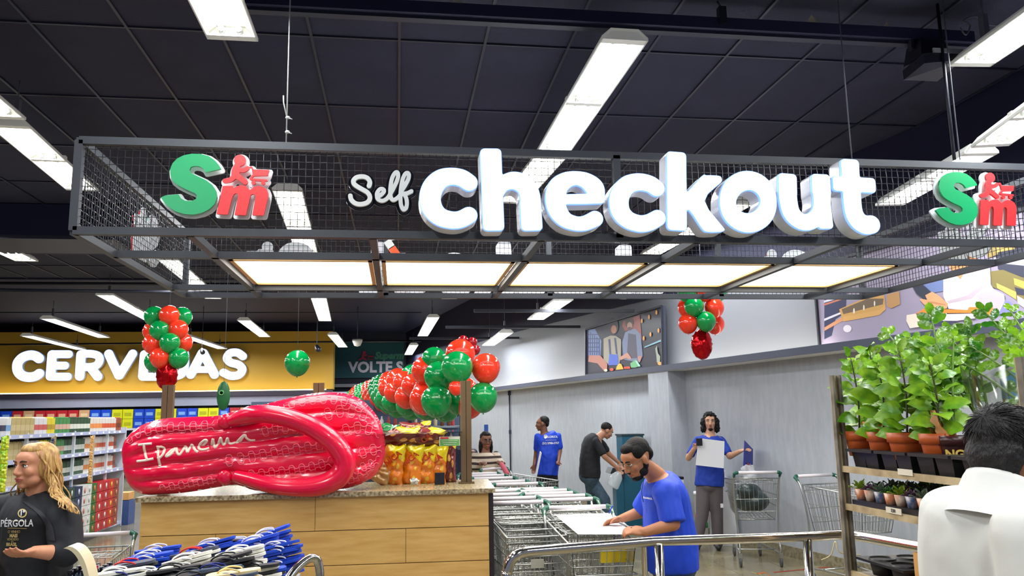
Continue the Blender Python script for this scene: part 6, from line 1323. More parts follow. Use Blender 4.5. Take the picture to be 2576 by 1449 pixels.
def head(mb, c, B, s=1.0):
    def E(p, r, rt=None): mb.ell(Vector(c)+B @ (Vector(p)*s), [q*s for q in r], 18, 14, B)
    E((0, -.012, .028), (.076, .094, .088)); E((0, .020, -.020), (.064, .070, .082)); E((0, .028, -.070), (.054, .056, .040)); E((0, .070, -.098), (.022, .016, .016)); E((0, .060, .035), (.058, .030, .038)); E((0, .082, .022), (.046, .012, .010))
    for sx in (-1, 1): E((sx*.036, .062, -.026), (.024, .024, .026)); E((sx*.078, -.004, -.012), (.010, .020, .031)); E((sx*.012, .098, -.036), (.009, .010, .008)); E((sx*.031, .078, .013), (.017, .010, .007)); E((sx*.031, .076, -.010), (.016, .010, .006))
    mb.cone(Vector(c)+B @ (V(0, .088, .012)*s), Vector(c)+B @ (V(0, .108, -.030)*s), .008*s, .012*s, 10); E((0, .086, -.062), (.024, .012, .016))
def neck_(mb, c, B, nb, s=1.0): mb.cone(Vector(c)+B @ (V(0, -.02, -.06)*s), nb, .056*s, .062*s, 16)
def face(t, c, B, s=1.0, brow=m_hairb, lipc=(176, 96, 86), skin=None):
    def W_(p): return Vector(c)+B @ (Vector(p)*s)
    for sx in (-1, 1):
        mb = MB(); mb.ell(W_((sx*.031, .078, .003)), (.0125*s, .0125*s, .0085*s), 12, 8, B); e = mb.build('eye', m_eyew, t)
        mb = MB(); mb.ell(W_((sx*.031, .0875, .003)), (.0055*s, .0035*s, .0055*s), 10, 8, B); mb.build('iris', m_iris, e)
        mb = MB(); mb.tube([W_((sx*.014, .094, .024)), W_((sx*.030, .094, .030)), W_((sx*.048, .082, .025))], [.0042*s, .005*s, .0025*s], 6); mb.build('eyebrow', brow, t)
        mb = MB(); mb.tube([W_((sx*.018, .088, .007)), W_((sx*.031, .0915, .0125)), W_((sx*.044, .083, .006))], .0018*s, 5); mb.build('eyelid_line', m_iris, t)
    m_lip = M('lips_%d' % lipc[0], lipc, .4); mb = MB(); mb.tube([W_((-.024, .084, -.064)), W_((-.010, .0975, -.0585)), W_((0, .098, -.061)), W_((.010, .0975, -.0585)), W_((.024, .084, -.064))], [.002*s, .0052*s, .0048*s, .0052*s, .002*s], 7); mb.tube([W_((-.020, .086, -.067)), W_((0, .0965, -.0705)), W_((.020, .086, -.067))], [.002*s, .0062*s, .002*s], 7); mb.build('lips', m_lip, t)
def shift(me, fn):
    """push every vertex along its normal by fn(position)"""
    N = [v.normal.copy() for v in me.vertices]; C_ = [v.co.copy() for v in me.vertices]; out = []
    for c, n in zip(C_, N): out += list(c+n*fn(c))
    me.vertices.foreach_set('co', out); me.update()
def wrinkle(amp=.006, f=9):
    return lambda me: shift(me, lambda c: noise.noise(V(c.x*f, c.y*f, c.z*f*.55))*amp*1.3+abs(noise.noise(V(c.x*f*1.7+5, c.y*f*1.7, c.z*f*1.1)))*amp)
def sleeve_(mb, sh, el, u, r0, r1): mb.ell(sh, r0, 14, 10); mb.tube([sh, Vector(sh).lerp(el, u)], [r0, r1], 14)
def hand(mb, wr, d, nrm, sd, s=1.0, curl=.5, pinch=False):
    """wr wrist, d pointing direction, nrm palm normal (fingers curl to it), sd +1: thumb on d x nrm side"""
    d = Vector(d).normalized(); nrm = Vector(nrm); nrm = (nrm-d*nrm.dot(d)).normalized(); x = d.cross(nrm)*sd; w = Vector(wr)
    mb.ell(w+d*.048*s, (.040*s, .048*s, .017*s), 14, 10, Matrix((x, d, nrm)).transposed()); mb.cone(w-d*.01, w+d*.03*s, .025*s, .024*s, 10)
    for k, (o, L) in enumerate(((.028, .072), (.010, .080), (-.009, .075), (-.027, .058))):
        p = w+d*.082*s+x*o*s; a = curl*(1 if not (pinch and k == 0) else .8); dd = (d+x*o*1.2).normalized()
        for j, fr in enumerate((.44, .32, .24)):
            a2 = a*(.55+.75*j); q = p+(dd*math.cos(a2)+nrm*math.sin(a2)).normalized()*L*fr*s; mb.cone(p, q, (.0098-.001*j)*s, (.0090-.001*j)*s, 8); p = q
    p = w+d*.022*s+x*.030*s; q = p+(x*.55+d*.65+nrm*.35).normalized()*.040*s; r = q+(x*.05+d*.8+nrm*(.5 if pinch else .3)).normalized()*.032*s; mb.cone(p, q, .0135*s, .011*s, 8); mb.cone(q, r, .011*s, .0085*s, 8)
def limb(mb, pts, radii, n=14):
    for i in range(len(pts)-1): mb.cone(pts[i], pts[i+1], radii[i], radii[i+1], n)
def project(o, targets, dirn, off=.004):
    dirn = Vector(dirn).normalized(); Ts = []
    for q in targets:
        mw = wmat(q); Ts.append(BVHTree.FromPolygons([mw @ v.co for v in q.data.vertices], [tuple(p.vertices) for p in q.data.polygons]))
    mw = wmat(o); inv = mw.inverted(); bm = bmesh.new(); bm.from_mesh(o.data); bmesh.ops.subdivide_edges(bm, edges=[e for e in bm.edges if e.calc_length() > .02], cuts=2); bm.to_mesh(o.data); bm.free()
    for v in o.data.vertices:
        w = mw @ v.co; best = None
        for T in Ts:
            h = T.ray_cast(w-dirn*.6, dirn, 2.0)
            if h[0] is not None and (best is None or h[3] < best[1]): best = (h[0], h[3])
        if best: v.co = inv @ (best[0]-dirn*off)
def strands(name, mat, par, roots, r0, r1, wav=.012, n=8, seed=1):
    """roots: list of control polylines"""
    mb = MB(); q = random.Random(seed)
    for P in roots:
        S = smooth_pts(P, 5); ph = q.random()*6; a = q.uniform(.6, 1.3)*wav
        S = [(p[0]+a*math.sin(i*.75+ph)*min(1, i/6), p[1]+a*math.cos(i*.7+ph)*.7*min(1, i/6), p[2]) for i, p in enumerate(S)]
        mb.tube(S, [r0+(r1-r0)*i/len(S) for i in range(len(S))], 6)
    return mb.build(name, mat, par)
def skin_mat(nm, c): return M('skin_'+nm, c, .48, sss=.12, noise_=(14, tuple(int(v*.93) for v in c)))
def denim(nm, c): return M('denim_'+nm, c, .8, noise_=(30, tuple(int(v*.8) for v in c)), bump=(14, .4))
def cloth(nm, c, r=.75): return M('cloth_'+nm, c, r, bump=(9, .5, (1, 1, .6)))
def legs(mb, hips, knees, ankles, r=(.088, .062, .048), g=0.0):
    for h, k, a in zip(hips, knees, ankles): limb(mb, [h, k, a], [q+g for q in r])
def shoes(t, ankles, d, mat):
    for a in ankles:
        a = Vector(a); dd = Vector(d).normalized(); B = basis(dd); mb = MB(); mb.ell(V(a.x, a.y, .045)+dd*.05, (.045, .135, .045), 14, 10, B); mb.ell(V(a.x, a.y, .06)-dd*.02, (.042, .06, .06), 12, 8, B)
        o = fuse(mb, 'shoe', mat, t, .01, 3)
    return
# --- writing man in the blue shirt
def W2(x, y, Y): return PY(x, y, Y)
sk = skin_mat('tan', (186, 122, 84)); blue = cloth('royal_blue', (10, 62, 196), .6)
t = thing('person', 'bearded man in a royal blue shirt bent over a cart, writing on a white sheet', 'person', (1.86, 5.1, 0))
hc = W2(1601, 1153, 5.02); B = basis((-.84, -.30, -.48)); nb = W2(1652, 1197, 5.08); ch = W2(1678, 1275, 5.10); pe = W2(1692, 1408, 5.10); side = V(-.2, -1, 0)
shL, elL, wrL = W2(1676, 1238, 4.90), W2(1694, 1318, 4.84), W2(1622, 1338, 4.82); shR, elR, wrR = W2(1650, 1232, 5.28), W2(1612, 1288, 5.36), W2(1563, 1305, 5.40)
hips = [pe+V(.0, -.07, -.06), pe+V(0, .07, -.06)]; kn = [V(pe.x-.03, 4.98, .48), V(pe.x-.02, 5.22, .48)]; an = [V(pe.x+.02, 4.97, .08), V(pe.x+.03, 5.24, .08)]
bp = MB(); head(bp, hc, B, 1.03); neck_(bp, hc, B, nb, 1.0); torso(bp, pe, ch, nb, side, PROF)
limb(bp, [shL, elL, wrL], (.052, .043, .029)); limb(bp, [shR, elR, wrR], (.050, .042, .028)); legs(bp, hips, kn, an)
hand(bp, wrL, W2(1585, 1334, 4.84)-wrL, V(.1, .5, -.8), -1, 1.0, .75); hand(bp, wrR, W2(1532, 1312, 5.42)-wrR, V(-.1, -.4, -.9), 1, 1.0, .8, True)
body = fuse(bp, 'body', sk, t, .0062, 5)
PF2 = [(0, .19, .165), (.15, .19, .165), (.4, .175, .155), (.65, .185, .15), (.82, .18, .125), (.91, .125, .10), (.96, .09, .085), (1, .075, .075)]
mb = MB(); torso(mb, pe+V(0, 0, -.06), ch, nb, side, PF2, 0, (0, .97)); sleeve_(mb, shL+V(0, 0, -.01), elL, .97, .085, .078); sleeve_(mb, shR, elR, .95, .082, .075)
shirt = fuse(mb, 'shirt', blue, t, .008, 4, post=wrinkle(.007))
mb = MB(); mb.ell(pe+V(0, 0, -.03), (.15, .18, .13), 18, 12); legs(mb, hips, kn, an, (.10, .08, .062)); fuse(mb, 'jeans', denim('mid', (70, 96, 128)), t, .012, 5); shoes(t, an, (-1, -.2, 0), M('shoe_black', (30, 30, 32), .5))
face(t, hc, B, 1.03, lipc=(150, 84, 70))
mb = MB(); 
for p, r in (((0, -.028, .048), (.080, .090, .078)), ((0, -.075, .0), (.070, .040, .055)), ((.05, .0, .045), (.032, .05, .05)), ((-.05, .0, .045), (.032, .05, .05)), ((0, .030, .082), (.055, .045, .035))): mb.ell(hc+B @ (V(*p)*1.03), r, 16, 12, B)
fuse(mb, 'hair', m_hairb, t, .006, 2)
mb = MB()
for p, r in (((0, .050, -.098), (.046, .042, .024)), ((.048, .020, -.070), (.016, .036, .034)), ((-.048, .020, -.070), (.016, .036, .034)), ((.060, -.005, -.035), (.012, .022, .034)), ((-.060, -.005, -.035), (.012, .022, .034)), ((0, .094, -.050), (.022, .008, .005))): mb.ell(hc+B @ (V(*p)*1.04), r, 14, 10, B)
fuse(mb, 'beard', m_hairb, t, .005, 2)
mb = MB(); gl = M('glass_frame', (120, 120, 124), .3, .6)
for sx in (-1, 1): mb.tube([hc+B @ V(sx*.034+.020*math.cos(a), .106, .0+.015*math.sin(a)) for a in [2*math.pi*k/14 for k in range(14)]], .0013, 4, closed=True); mb.tube([hc+B @ V(sx*.054, .104, .004), hc+B @ V(sx*.076, .05, .008), hc+B @ V(sx*.080, .0, .004)], .0013, 4)
mb.build('eyeglasses', gl, t)
p = W2(1628, 1263, 4.8); tx = text_mesh('chest_print', 'SLORIOL', .015, pp, t, Matrix.Translation(p) @ Matrix.Rotation(-.5, 4, 'Z') @ plane_xz(0), .0005, .0006); project(tx, [shirt], (-.1+.4, .9, 0), .003)
s = Shape(); s.stroke([(0, 0, .035), (.001, .05, .035)], sm=False); 
lan = smooth_pts([W2(1618, 1203, 4.98), W2(1612, 1235, 4.96), W2(1616, 1262, 4.96)], 6); mb = MB(); mb.tube([Vector(q)+V(0, -.02, 0) for q in lan], .0025, 5); mb.build('cord', M('cord_navy', (20, 30, 70), .6), t)
a = W2(1519, 1322, 5.40); b_ = W2(1541, 1272, 5.38); tp = thing('pen', 'thin white and blue pen in the writing hand', 'pen', a); mb = MB(); mb.tube([a, a.lerp(b_, .62)], .0035, 8); mb.build('barrel', pp, tp); mb = MB(); mb.tube([a.lerp(b_, .6), b_], .0042, 8); mb.build('cap', M('pen_blue', (50, 50, 190), .3), tp)
a = W2(1560, 1316, 5.0); b_ = W2(1590, 1330, 4.84); tag(MB().tube([a, b_], .008, 8).build('steel_marker', M('glass_frame')), 'steel marker pen under the resting hand of the writing man', 'marker')
def WW(x, y, Y): return PY(x, y, Y+.62)
# --- woman on the left
t = thing('person', 'woman with long wavy blonde hair in a black printed shirt, looking left', 'person', (-1.75, 4.75, 0)); skw = skin_mat('warm', (208, 142, 108)); blk = cloth('black', (20, 21, 27), .8)
hc = WW(88, 1170, 4.10); B = basis((-.49, -.87, -.04)); nb = WW(98, 1245, 4.14); ch = WW(88, 1330, 4.16); pe = WW(92, 1480, 4.16); side = V(.62, -.80, 0)
shL, elL, wrL = WW(160, 1300, 4.02), WW(165, 1392, 3.95), WW(88, 1388, 3.82); shR, elR, wrR = WW(5, 1285, 4.36), WW(-25, 1390, 4.3), WW(-20, 1430, 4.0)
hips = [pe+V(.05, -.06, -.02), pe+V(-.05, .06, -.02)]; kn = [V(h.x, h.y, .45) for h in hips]; an = [V(h.x, h.y, .07) for h in hips]
bp = MB(); head(bp, hc, B, 1.04); bp.ell(hc+B @ V(0, .03, -.075), (.066, .055, .042), 14, 10, B); neck_(bp, hc, B, nb, 1.05); torso(bp, pe, ch, nb, side, PROF); limb(bp, [shL, elL, wrL], (.058, .048, .030)); limb(bp, [shR, elR, wrR], (.058, .046, .030)); legs(bp, hips, kn, an)
hand(bp, wrL, WW(40, 1396, 3.72)-wrL, V(-.3, .2, .9), 1, 1.0, .45); hand(bp, wrR, V(0, -.3, -1), V(1, 0, 0), 1, .95, .4); fuse(bp, 'body', skw, t, .006, 5)
PW_ = [(0, .215, .165), (.2, .205, .165), (.45, .20, .165), (.66, .21, .165), (.82, .20, .13), (.90, .15, .105), (.95, .105, .09), (1, .09, .085)]
mb = MB(); torso(mb, pe+V(0, 0, -.05), ch, nb, side, PW_, 0, (0, .955)); limb(mb, [shL, elL+V(0, 0, .01), elL.lerp(wrL, .22)], (.088, .080, .062)); limb(mb, [shR, elR, elR.lerp(wrR, .3)], (.088, .08, .062)); mb.cone(nb+V(.02, -.01, -.055), shL+V(0, 0, .015), .085, .07); mb.cone(nb+V(-.02, .01, -.055), shR+V(0, 0, .015), .085, .07); shirt = fuse(mb, 'shirt', blk, t, .010, 6, post=wrinkle(.006))
mb = MB(); mb.ell(pe, (.2, .2, .14), 18, 12); legs(mb, hips, kn, an, (.12, .09, .065)); fuse(mb, 'trousers', M('trouser_dark', (26, 28, 36), .8), t, .014, 5); shoes(t, an, (-.8, -.6, 0), M('shoe_black'))
face(t, hc, B, 1.04, brow=M('brow_brown', (84, 54, 36), .7), lipc=(184, 84, 84))
m_bl = M('hair_blonde', (206, 166, 98), .38, noise_=(60, (150, 104, 52), (1, 1, .25)), bump=(80, .5, (1, 1, .2)))
mb = MB()
for p, r in (((0, -.035, .045), (.086, .092, .078)), ((0, .014, .083), (.062, .058, .037)), ((.060, -.02, .0), (.034, .070, .085)), ((-.062, -.03, .0), (.030, .065, .085)), ((0, -.09, -.03), (.082, .045, .11)), ((.055, -.055, -.10), (.045, .055, .10)), ((-.03, -.08, -.12), (.06, .05, .09))): mb.ell(hc+B @ V(*p), r, 16, 12, B)
fuse(mb, 'hair', m_bl, t, .006, 2)
q = random.Random(4); rts = []
for i in range(60):
    u = q.random(); a = q.uniform(-.3, 1.0); sx = 1 if i % 4 else -1; side_x = sx*(.050+.035*q.random()); p0 = (side_x*.55, .035-.10*u, .085-.02*u)
    P = [p0, (side_x*1.02, .030-.10*u, .035), (side_x*1.22, .010-.10*u, -.05), (side_x*(1.4+.7*q.random()), -.005-.09*u, -.14), (side_x*(1.8+1.0*q.random()), -.02-.08*u, -.20-.05*q.random())]; rts.append([tuple(hc+B @ V(*w)) for w in P])
strands('hair_strands', m_bl, t, rts, .0062, .0028, .010, seed=3)
# neck wrap: long locks that fall over the shoulder
rts = []
for i in range(26):
    u = q.random(); rts.append([tuple(w) for w in (WW(112+16*u, 1175, 4.10), WW(122+18*u, 1215, 4.05), WW(126+26*u, 1240, 4.00), WW(140+45*u, 1258+10*u, 3.93), WW(150+50*u, 1275+20*u, 3.90))])
strands('shoulder_locks', m_bl, t, rts, .005, .002, .008, seed=9)
Mc = Matrix.Rotation(-.55, 4, 'Z'); gold = M('print_gold', (196, 172, 112), .5); dvec = (V(0, .95, 0)+V(.35, 0, 0)).normalized()
def ctext(nm, tx, sz, mt2, x, y, bold=0.0, xs=1.0): o = text_mesh(nm, tx, sz, mt2, t, Matrix.Translation(WW(x, y, 3.75)) @ Matrix.Rotation(-.42, 4, 'Z') @ Matrix.Rotation(-.03, 4, 'Y') @ plane_xz(0), .0004, bold, xs=xs); project(o, [shirt], WW(x, y, 3.75)-CAM, .0035)
ctext('shirt_print', 'PÉRGOLA', .050, pp, 42, 1317, .0006); ctext('shirt_print', 'O VINHO', .019, gold, 35, 1338); ctext('shirt_print', 'MAIS', .024, gold, 34, 1348, .0012); ctext('shirt_print', 'VENDIDO', .017, gold, 32, 1357); ctext('shirt_print', 'NO', .010, gold, 31, 1363); ctext('shirt_print', 'BRASIL', .023, gold, 29, 1370, .001); ctext('shirt_print', '1º', .038, pp, 56, 1291, .001)
for y_ in (1311, 1329):
    c = WW(43, y_, 3.75); o = MB().box(c, (.125, .001, .0025), Matrix.Rotation(-.42, 3, 'Z')).build('print_rule', gold, t); project(o, [shirt], c-CAM, .0035)
c = WW(56, 1291, 3.75); mb = MB(); R3 = Matrix.Rotation(-.42, 3, 'Z'); n = 24
P = [c+R3 @ V(math.cos(2*math.pi*k/n)*r_, 0, math.sin(2*math.pi*k/n)*r_*.75) for r_ in (.030, .022) for k in range(n)]; mb.add(P, [(k, (k+1) % n, n+(k+1) % n, n+k) for k in range(n)]); o = mb.build('print_ring', gold, t); project(o, [shirt], c-CAM, .0035)
mb = MB(); S4 = [WW(62, 1262, 4.02), WW(100, 1290, 3.9), WW(122, 1320, 3.88), WW(130, 1360, 3.9)]; o = MB()
Pq = smooth_pts([tuple(v) for v in S4], 8); g = []
for v in Pq: g += [Vector(v)+V(-.018, 0, .004), Vector(v)+V(.018, 0, -.004)]
o.add(g, [(2*i, 2*i+1, 2*i+3, 2*i+2) for i in range(len(Pq)-1)]); o = o.build('bag_strap', M('strap_dark', (34, 34, 42), .7), t); project(o, [shirt], WW(100, 1300, 3.9)-CAM, .006)
# --- man in white at the right front
t = thing('person', 'man in a white polo shirt seen from behind at the right edge, short dark hair', 'person', (1.5, 1.95, 0)); skd = skin_mat('brown', (150, 98, 70)); wh = cloth('white', (232, 230, 224), .8)
hc = W2(2545, 1150, 1.92); B = basis((.90, .42, -.10)); nb = W2(2520, 1240, 1.90); ch = W2(2510, 1440, 1.94); pe = ch+V(0, .02, -.42); side = V(.42, -.90, 0)
shR, elR, wrR = W2(2600, 1350, 1.76), W2(2630, 1600, 1.74), V(1.62, 1.75, .95); shL, elL, wrL = nb+V(-.02, .14, -.19), nb+V(-.02, .16, -.46), V(1.45, 2.10, .95)
hips = [pe+V(.03, -.09, 0), pe+V(-.03, .09, 0)]; kn = [V(h.x, h.y, .47) for h in hips]; an = [V(h.x, h.y, .08) for h in hips]
bp = MB(); head(bp, hc, B, 1.04); neck_(bp, hc, B, nb, 1.12); bp.cone(hc+B @ V(0, -.05, -.05), nb+V(-.01, .01, .0), .060, .066); torso(bp, pe, ch, nb, side, PROF); limb(bp, [shR, elR, wrR], (.058, .045, .03)); limb(bp, [shL, elL, wrL], (.055, .045, .03)); legs(bp, hips, kn, an); hand(bp, wrR, (.1, 0, -1), (0, 1, 0), 1, 1, .4); hand(bp, wrL, (.1, 0, -1), (0, -1, 0), 1, 1, .4)
fuse(bp, 'body', skd, t, .0065, 5)
PM = [(0, .17, .13), (.25, .165, .13), (.6, .175, .135), (.76, .175, .125), (.85, .15, .11), (.91, .115, .09), (.955, .088, .08), (1, .075, .07)]
mb = MB(); torso(mb, pe+V(0, 0, -.08), ch, nb, side, PM, .01, (0, .96)); limb(mb, [shR+V(0, 0, 0), shR.lerp(elR, .8)], (.092, .082)); limb(mb, [shL+V(0, 0, .0), shL.lerp(elL, .8)], (.076, .070)); mb.cone(nb+V(0, .03, -.07), shL+V(0, 0, .01), .08, .065); mb.cone(nb+V(0, -.03, -.07), shR+V(0, 0, .01), .08, .07); shirt = fuse(mb, 'shirt', wh, t, .010, 6, post=wrinkle(.005, 6))
mb = MB(); n = 26; P = []; tdir = (hc-nb).normalized(); Bn = basis((.90, .42, -.3), tdir)
for j, (r_, h_) in enumerate(((.128, -.085), (.104, -.045), (.088, .020), (.082, .034), (.076, .032))):
    for k in range(n):
        a = 2*math.pi*k/n; P.append(nb+V(-.004, 0, .0)+Bn @ V(r_*math.cos(a), r_*math.sin(a)*.98, h_-.012*math.sin(a)))
mb.add(P, [(j*n+k, j*n+(k+1) % n, (j+1)*n+(k+1) % n, (j+1)*n+k) for j in range(4) for k in range(n)]); mb.build('collar', wh, t)
mb = MB()
for p, r in (((0, -.030, .050), (.083, .096, .082)), ((0, -.085, .0), (.072, .042, .06)), ((.060, -.01, .045), (.028, .062, .045)), ((-.060, -.01, .045), (.028, .062, .045)), ((0, .040, .088), (.056, .05, .034)), ((0, -.088, -.045), (.058, .026, .040))): mb.ell(hc+B @ (V(*p)*1.04), r, 18, 14, B)
def fuzz(me):
    shift(me, lambda c: noise.noise(c*70)*.004+noise.noise(c*25)*.003)
fuse(mb, 'hair', M('hair_short', (34, 28, 28), .6, bump=(160, .8, (1, 1, .4)), noise_=(50, (16, 13, 15), (1, 1, .3))), t, .0055, 2, post=fuzz)
q = random.Random(8); mb = MB()
for i in range(420):
    d = Vector((q.gauss(0, 1), q.gauss(-.3, 1), abs(q.gauss(.6, .8)))).normalized(); p0 = hc+B @ V(d.x*.084, -.030+d.y*.098, .048+d.z*.086)
    if d.y > .75: continue
    gl_ = V(.1, .7, -.5); gl_ = gl_-d*gl_.dot(d); gd = (B @ gl_).normalized(); mb.tube([p0-gd*.006, p0+gd*.012+B @ d*.003, p0+gd*.028+B @ d*.0035], [.0012, .0011, .0004], 4, False)
mb.build('hair_strands', M('hair_short'), t)
face(t, hc, B, 1.04); mb = MB(); mb.tube([hc+B @ V(.082, .0, .012), hc+B @ V(.083, .05, .014), hc+B @ V(.06, .11, .012), hc+B @ V(-.06, .11, .012)], .0022, 5); mb.build('eyeglasses', M('black_plastic'), t)
mb = MB(); mb.ell(pe, (.17, .16, .13), 18, 12); legs(mb, hips, kn, an, (.105, .08, .062)); fuse(mb, 'trousers', M('trouser_dark'), t, .014, 5); shoes(t, an, (.9, .4, 0), M('shoe_black'))
# --- generic standing people further back
def figure(label, Yc, J, fd, skin, shirtm, trm, shm, hairf, facing_side, prof=PF2, vox=.009, sleeve=.55, beard=False, hs=.97, facep=True, lean=None, hl=.3):
    g = {k: (W2(v[0], v[1], v[2] if len(v) > 2 else Yc)) for k, v in J.items()}; base = V(g['pe'].x, g['pe'].y, 0); t = thing('person', label, 'person', base); B = basis(fd)
    bp = MB(); head(bp, g['hc'], B, hs); neck_(bp, g['hc'], B, g['nb'], hs); torso(bp, g['pe'], g['ch'], g['nb'], facing_side, PROF)
    for s_ in 'LR': limb(bp, [g['sh'+s_], g['el'+s_], g['wr'+s_]], (.048, .040, .027)); hd = (g['hd'+s_]-g['wr'+s_]); hand(bp, g['wr'+s_], hd, V(0, .3, -.6) if abs(hd.z) < .05 else V(0, -1, 0)*(1 if s_ == 'L' else 1), 1 if s_ == 'L' else -1, .95, .6)
    hips = [g['pe']+Vector(facing_side).normalized()*.07+V(0, 0, -.05), g['pe']-Vector(facing_side).normalized()*.07+V(0, 0, -.05)]; kn = [g['knL'], g['knR']]; an = [V(g['anL'].x, g['anL'].y, .08), V(g['anR'].x, g['anR'].y, .08)]; legs(bp, hips, kn, an)
    fuse(bp, 'body', skin, t, vox, 3)
    mb = MB(); torso(mb, g['pe']+V(0, 0, -.05), g['ch'], g['nb'], facing_side, prof, -.012, (0, .96))
    for s_ in 'LR': limb(mb, [g['sh'+s_], g['sh'+s_].lerp(g['el'+s_], sleeve*1.3 if sleeve < .9 else 1)]+([g['el'+s_].lerp(g['wr'+s_], .85)] if sleeve > .9 else []), (.057, .056, .045))
    sh = fuse(mb, 'shirt', shirtm, t, .011, 4, post=wrinkle(.009))
    mb = MB(); mb.ell(g['pe']+V(0, 0, -.03), (.16, .14, .12), 16, 10); legs(mb, hips, kn, an, (.10, .08, .068)); fuse(mb, 'trousers', trm, t, .013, 4); f2 = Vector(fd); f2.z = 0; shoes(t, an, f2, shm)
    mb = MB()
    for p, r in hairf: mb.ell(g['hc']+B @ (V(*p)*hs), r, 14, 10, B)
    fuse(mb, 'hair', m_hairb, t, .007, 1, post=lambda me: shift(me, lambda c: noise.noise(c*45)*.016*hl))
    if facep: face(t, g['hc'], B, hs)
    if beard:
        mb = MB()
        for p, r in (((0, .060, -.098), (.030, .034, .022)), ((0, .096, -.052), (.022, .006, .004))): mb.ell(g['hc']+B @ (V(*p)*hs), r, 12, 8, B)
        fuse(mb, 'beard', m_hairb, t, .006, 1)
    return t, g, sh
short = [((0, -.03, .045), (.079, .091, .079)), ((0, -.075, .0), (.070, .038, .055)), ((.052, -.01, .04), (.029, .055, .042)), ((-.052, -.01, .04), (.029, .055, .042)), ((0, .03, .083), (.053, .045, .03))]
curly = [((0, -.03, .048), (.085, .095, .084)), ((.075, -.02, -.02), (.045, .055, .075)), ((-.075, -.02, -.02), (.045, .055, .075)), ((.082, -.02, -.085), (.042, .05, .055)), ((-.082, -.02, -.085), (.042, .05, .055)), ((0, -.08, -.06), (.09, .05, .10)), ((0, .035, .09), (.055, .045, .028))]
Y0 = 9.93
t, g, sh = figure('man with dark curly hair and goatee in a blue shirt, holding a white board', Y0, {'hc': (1786, 1061), 'nb': (1786, 1093), 'ch': (1786, 1135), 'pe': (1784, 1212), 'shL': (1815, 1109), 'elL': (1836, 1148, 9.80), 'wrL': (1862, 1135, 9.6), 'hdL': (1874, 1131, 9.55), 'shR': (1755, 1109), 'elR': (1732, 1152, 9.85), 'wrR': (1747, 1128, 9.65), 'hdR': (1757, 1117, 9.6), 'knL': (1803, 1290), 'knR': (1767, 1290), 'anL': (1806, 1368), 'anR': (1752, 1362)}, (-.35, -1, 0), skin_mat('light', (206, 156, 126)), cloth('blue2', (14, 54, 160), .7), cloth('grey_brown', (92, 84, 88)), M('boot_black', (34, 34, 36), .5), curly, V(.95, -.33, 0), beard=True, hl=1.0)
a, b2, c, d = W2(1757, 1102, 9.56), W2(1822, 1110, 9.56), W2(1820, 1178, 9.56), W2(1750, 1170, 9.56); MBx = MB(); MBx.prism([a, b2, c, d], (0, -.008, 0)); tag(MBx.build('white_board', pp), 'blank white square board held before the chest of the curly haired man', 'board')
mb = MB(); mb.box(W2(1759, 1112, 9.52), (.07, .03, .09)); tag(mb.build('phone', M('black_plastic')), 'black phone held against the corner of the white board', 'phone')
pts = [W2(1872, 1108, 9.5), W2(1893, 1130, 9.75), W2(1892, 1196, 9.75), W2(1869, 1170, 9.5)]; t2 = thing('printed_poster', 'blue and violet printed poster held out by the curly haired man', 'poster', pts[3]); mb = MB(); mb.prism(pts, (.006, -.004, 0)); mb.build('sheet', M('poster_blue', (54, 64, 160), .4), t2)
ctr4 = sum(pts, V(0, 0, 0))/4; n_ = V(-.6, -.8, 0).normalized(); mb = MB(); mb.add([ctr4+(p-ctr4)*.5+V(-.006, -.012, .05) for p in pts], [(0, 1, 2, 3)], False); mb.build('photo_patch', M('patch_lilac', (150, 150, 210), .4), t2); mb = MB(); mb.add([ctr4+(p-ctr4)*.35+V(-.006, -.014, -.13) for p in pts], [(0, 1, 2, 3)], False); mb.build('red_patch', M('card_red'), t2)
c = MB().box(W2(1816, 1272, 9.78), (.035, .01, .05)).build('leg_print', pp, t)
Y0 = 12.6
t, g, sh = figure('man in a blue shirt with white back print, seen from behind by the grey wall', Y0, {'hc': (1364, 1066), 'nb': (1369, 1090), 'ch': (1378, 1118), 'pe': (1376, 1186), 'shR': (1403, 1098), 'elR': (1408, 1134, 12.6), 'wrR': (1405, 1160, 12.4), 'hdR': (1402, 1172, 12.3), 'shL': (1353, 1098), 'elL': (1349, 1140, 12.7), 'wrL': (1344, 1170, 12.6), 'hdL': (1342, 1184, 12.6), 'knL': (1362, 1250), 'knR': (1394, 1250), 'anL': (1358, 1318), 'anR': (1398, 1318)}, (-.98, .15, -.05), skin_mat('dark', (124, 78, 56)), blue, M('trouser_dark'), M('shoe_black'), [short[0], short[1]], V(-.95, .30, 0), hl=.1)
def bt_(tx, sz, x, y, bold=.002): o = text_mesh('back_print', tx, sz, pp, t, Matrix.Translation(W2(x, y, 12.2)) @ Matrix.Rotation(-.1, 4, 'Z') @ plane_xz(0), .001, bold); project(o, [sh], W2(x, y, 12.2)-CAM, .006)
bt_('SLORIOL', .046, 1389, 1099, .001); bt_('(21) 2705-1757', .042, 1385, 1115, .002); bt_('www.sloriol.com.br', .022, 1386, 1107, .0)
o = MB().lathe(W2(1372, 1098, 12.2), [(.034, 0), (.034, .002)], 16, Matrix.Rotation(math.pi/2, 3, 'X') @ Matrix.Diagonal((.75, 1, 1))).build('back_print', pp, t); project(o, [sh], W2(1372, 1098, 12.2)-CAM, .008)
a = [W2(1358, 1135, 12.45), W2(1361, 1140, 12.3), W2(1349, 1198, 12.3), W2(1346, 1192, 12.45)]; MBx = MB(); MBx.prism(a, (.01, .0, 0)); tag(MBx.build('white_board', pp), 'thin white board carried at the side of the man seen from behind', 'board')
Y0 = 11.7
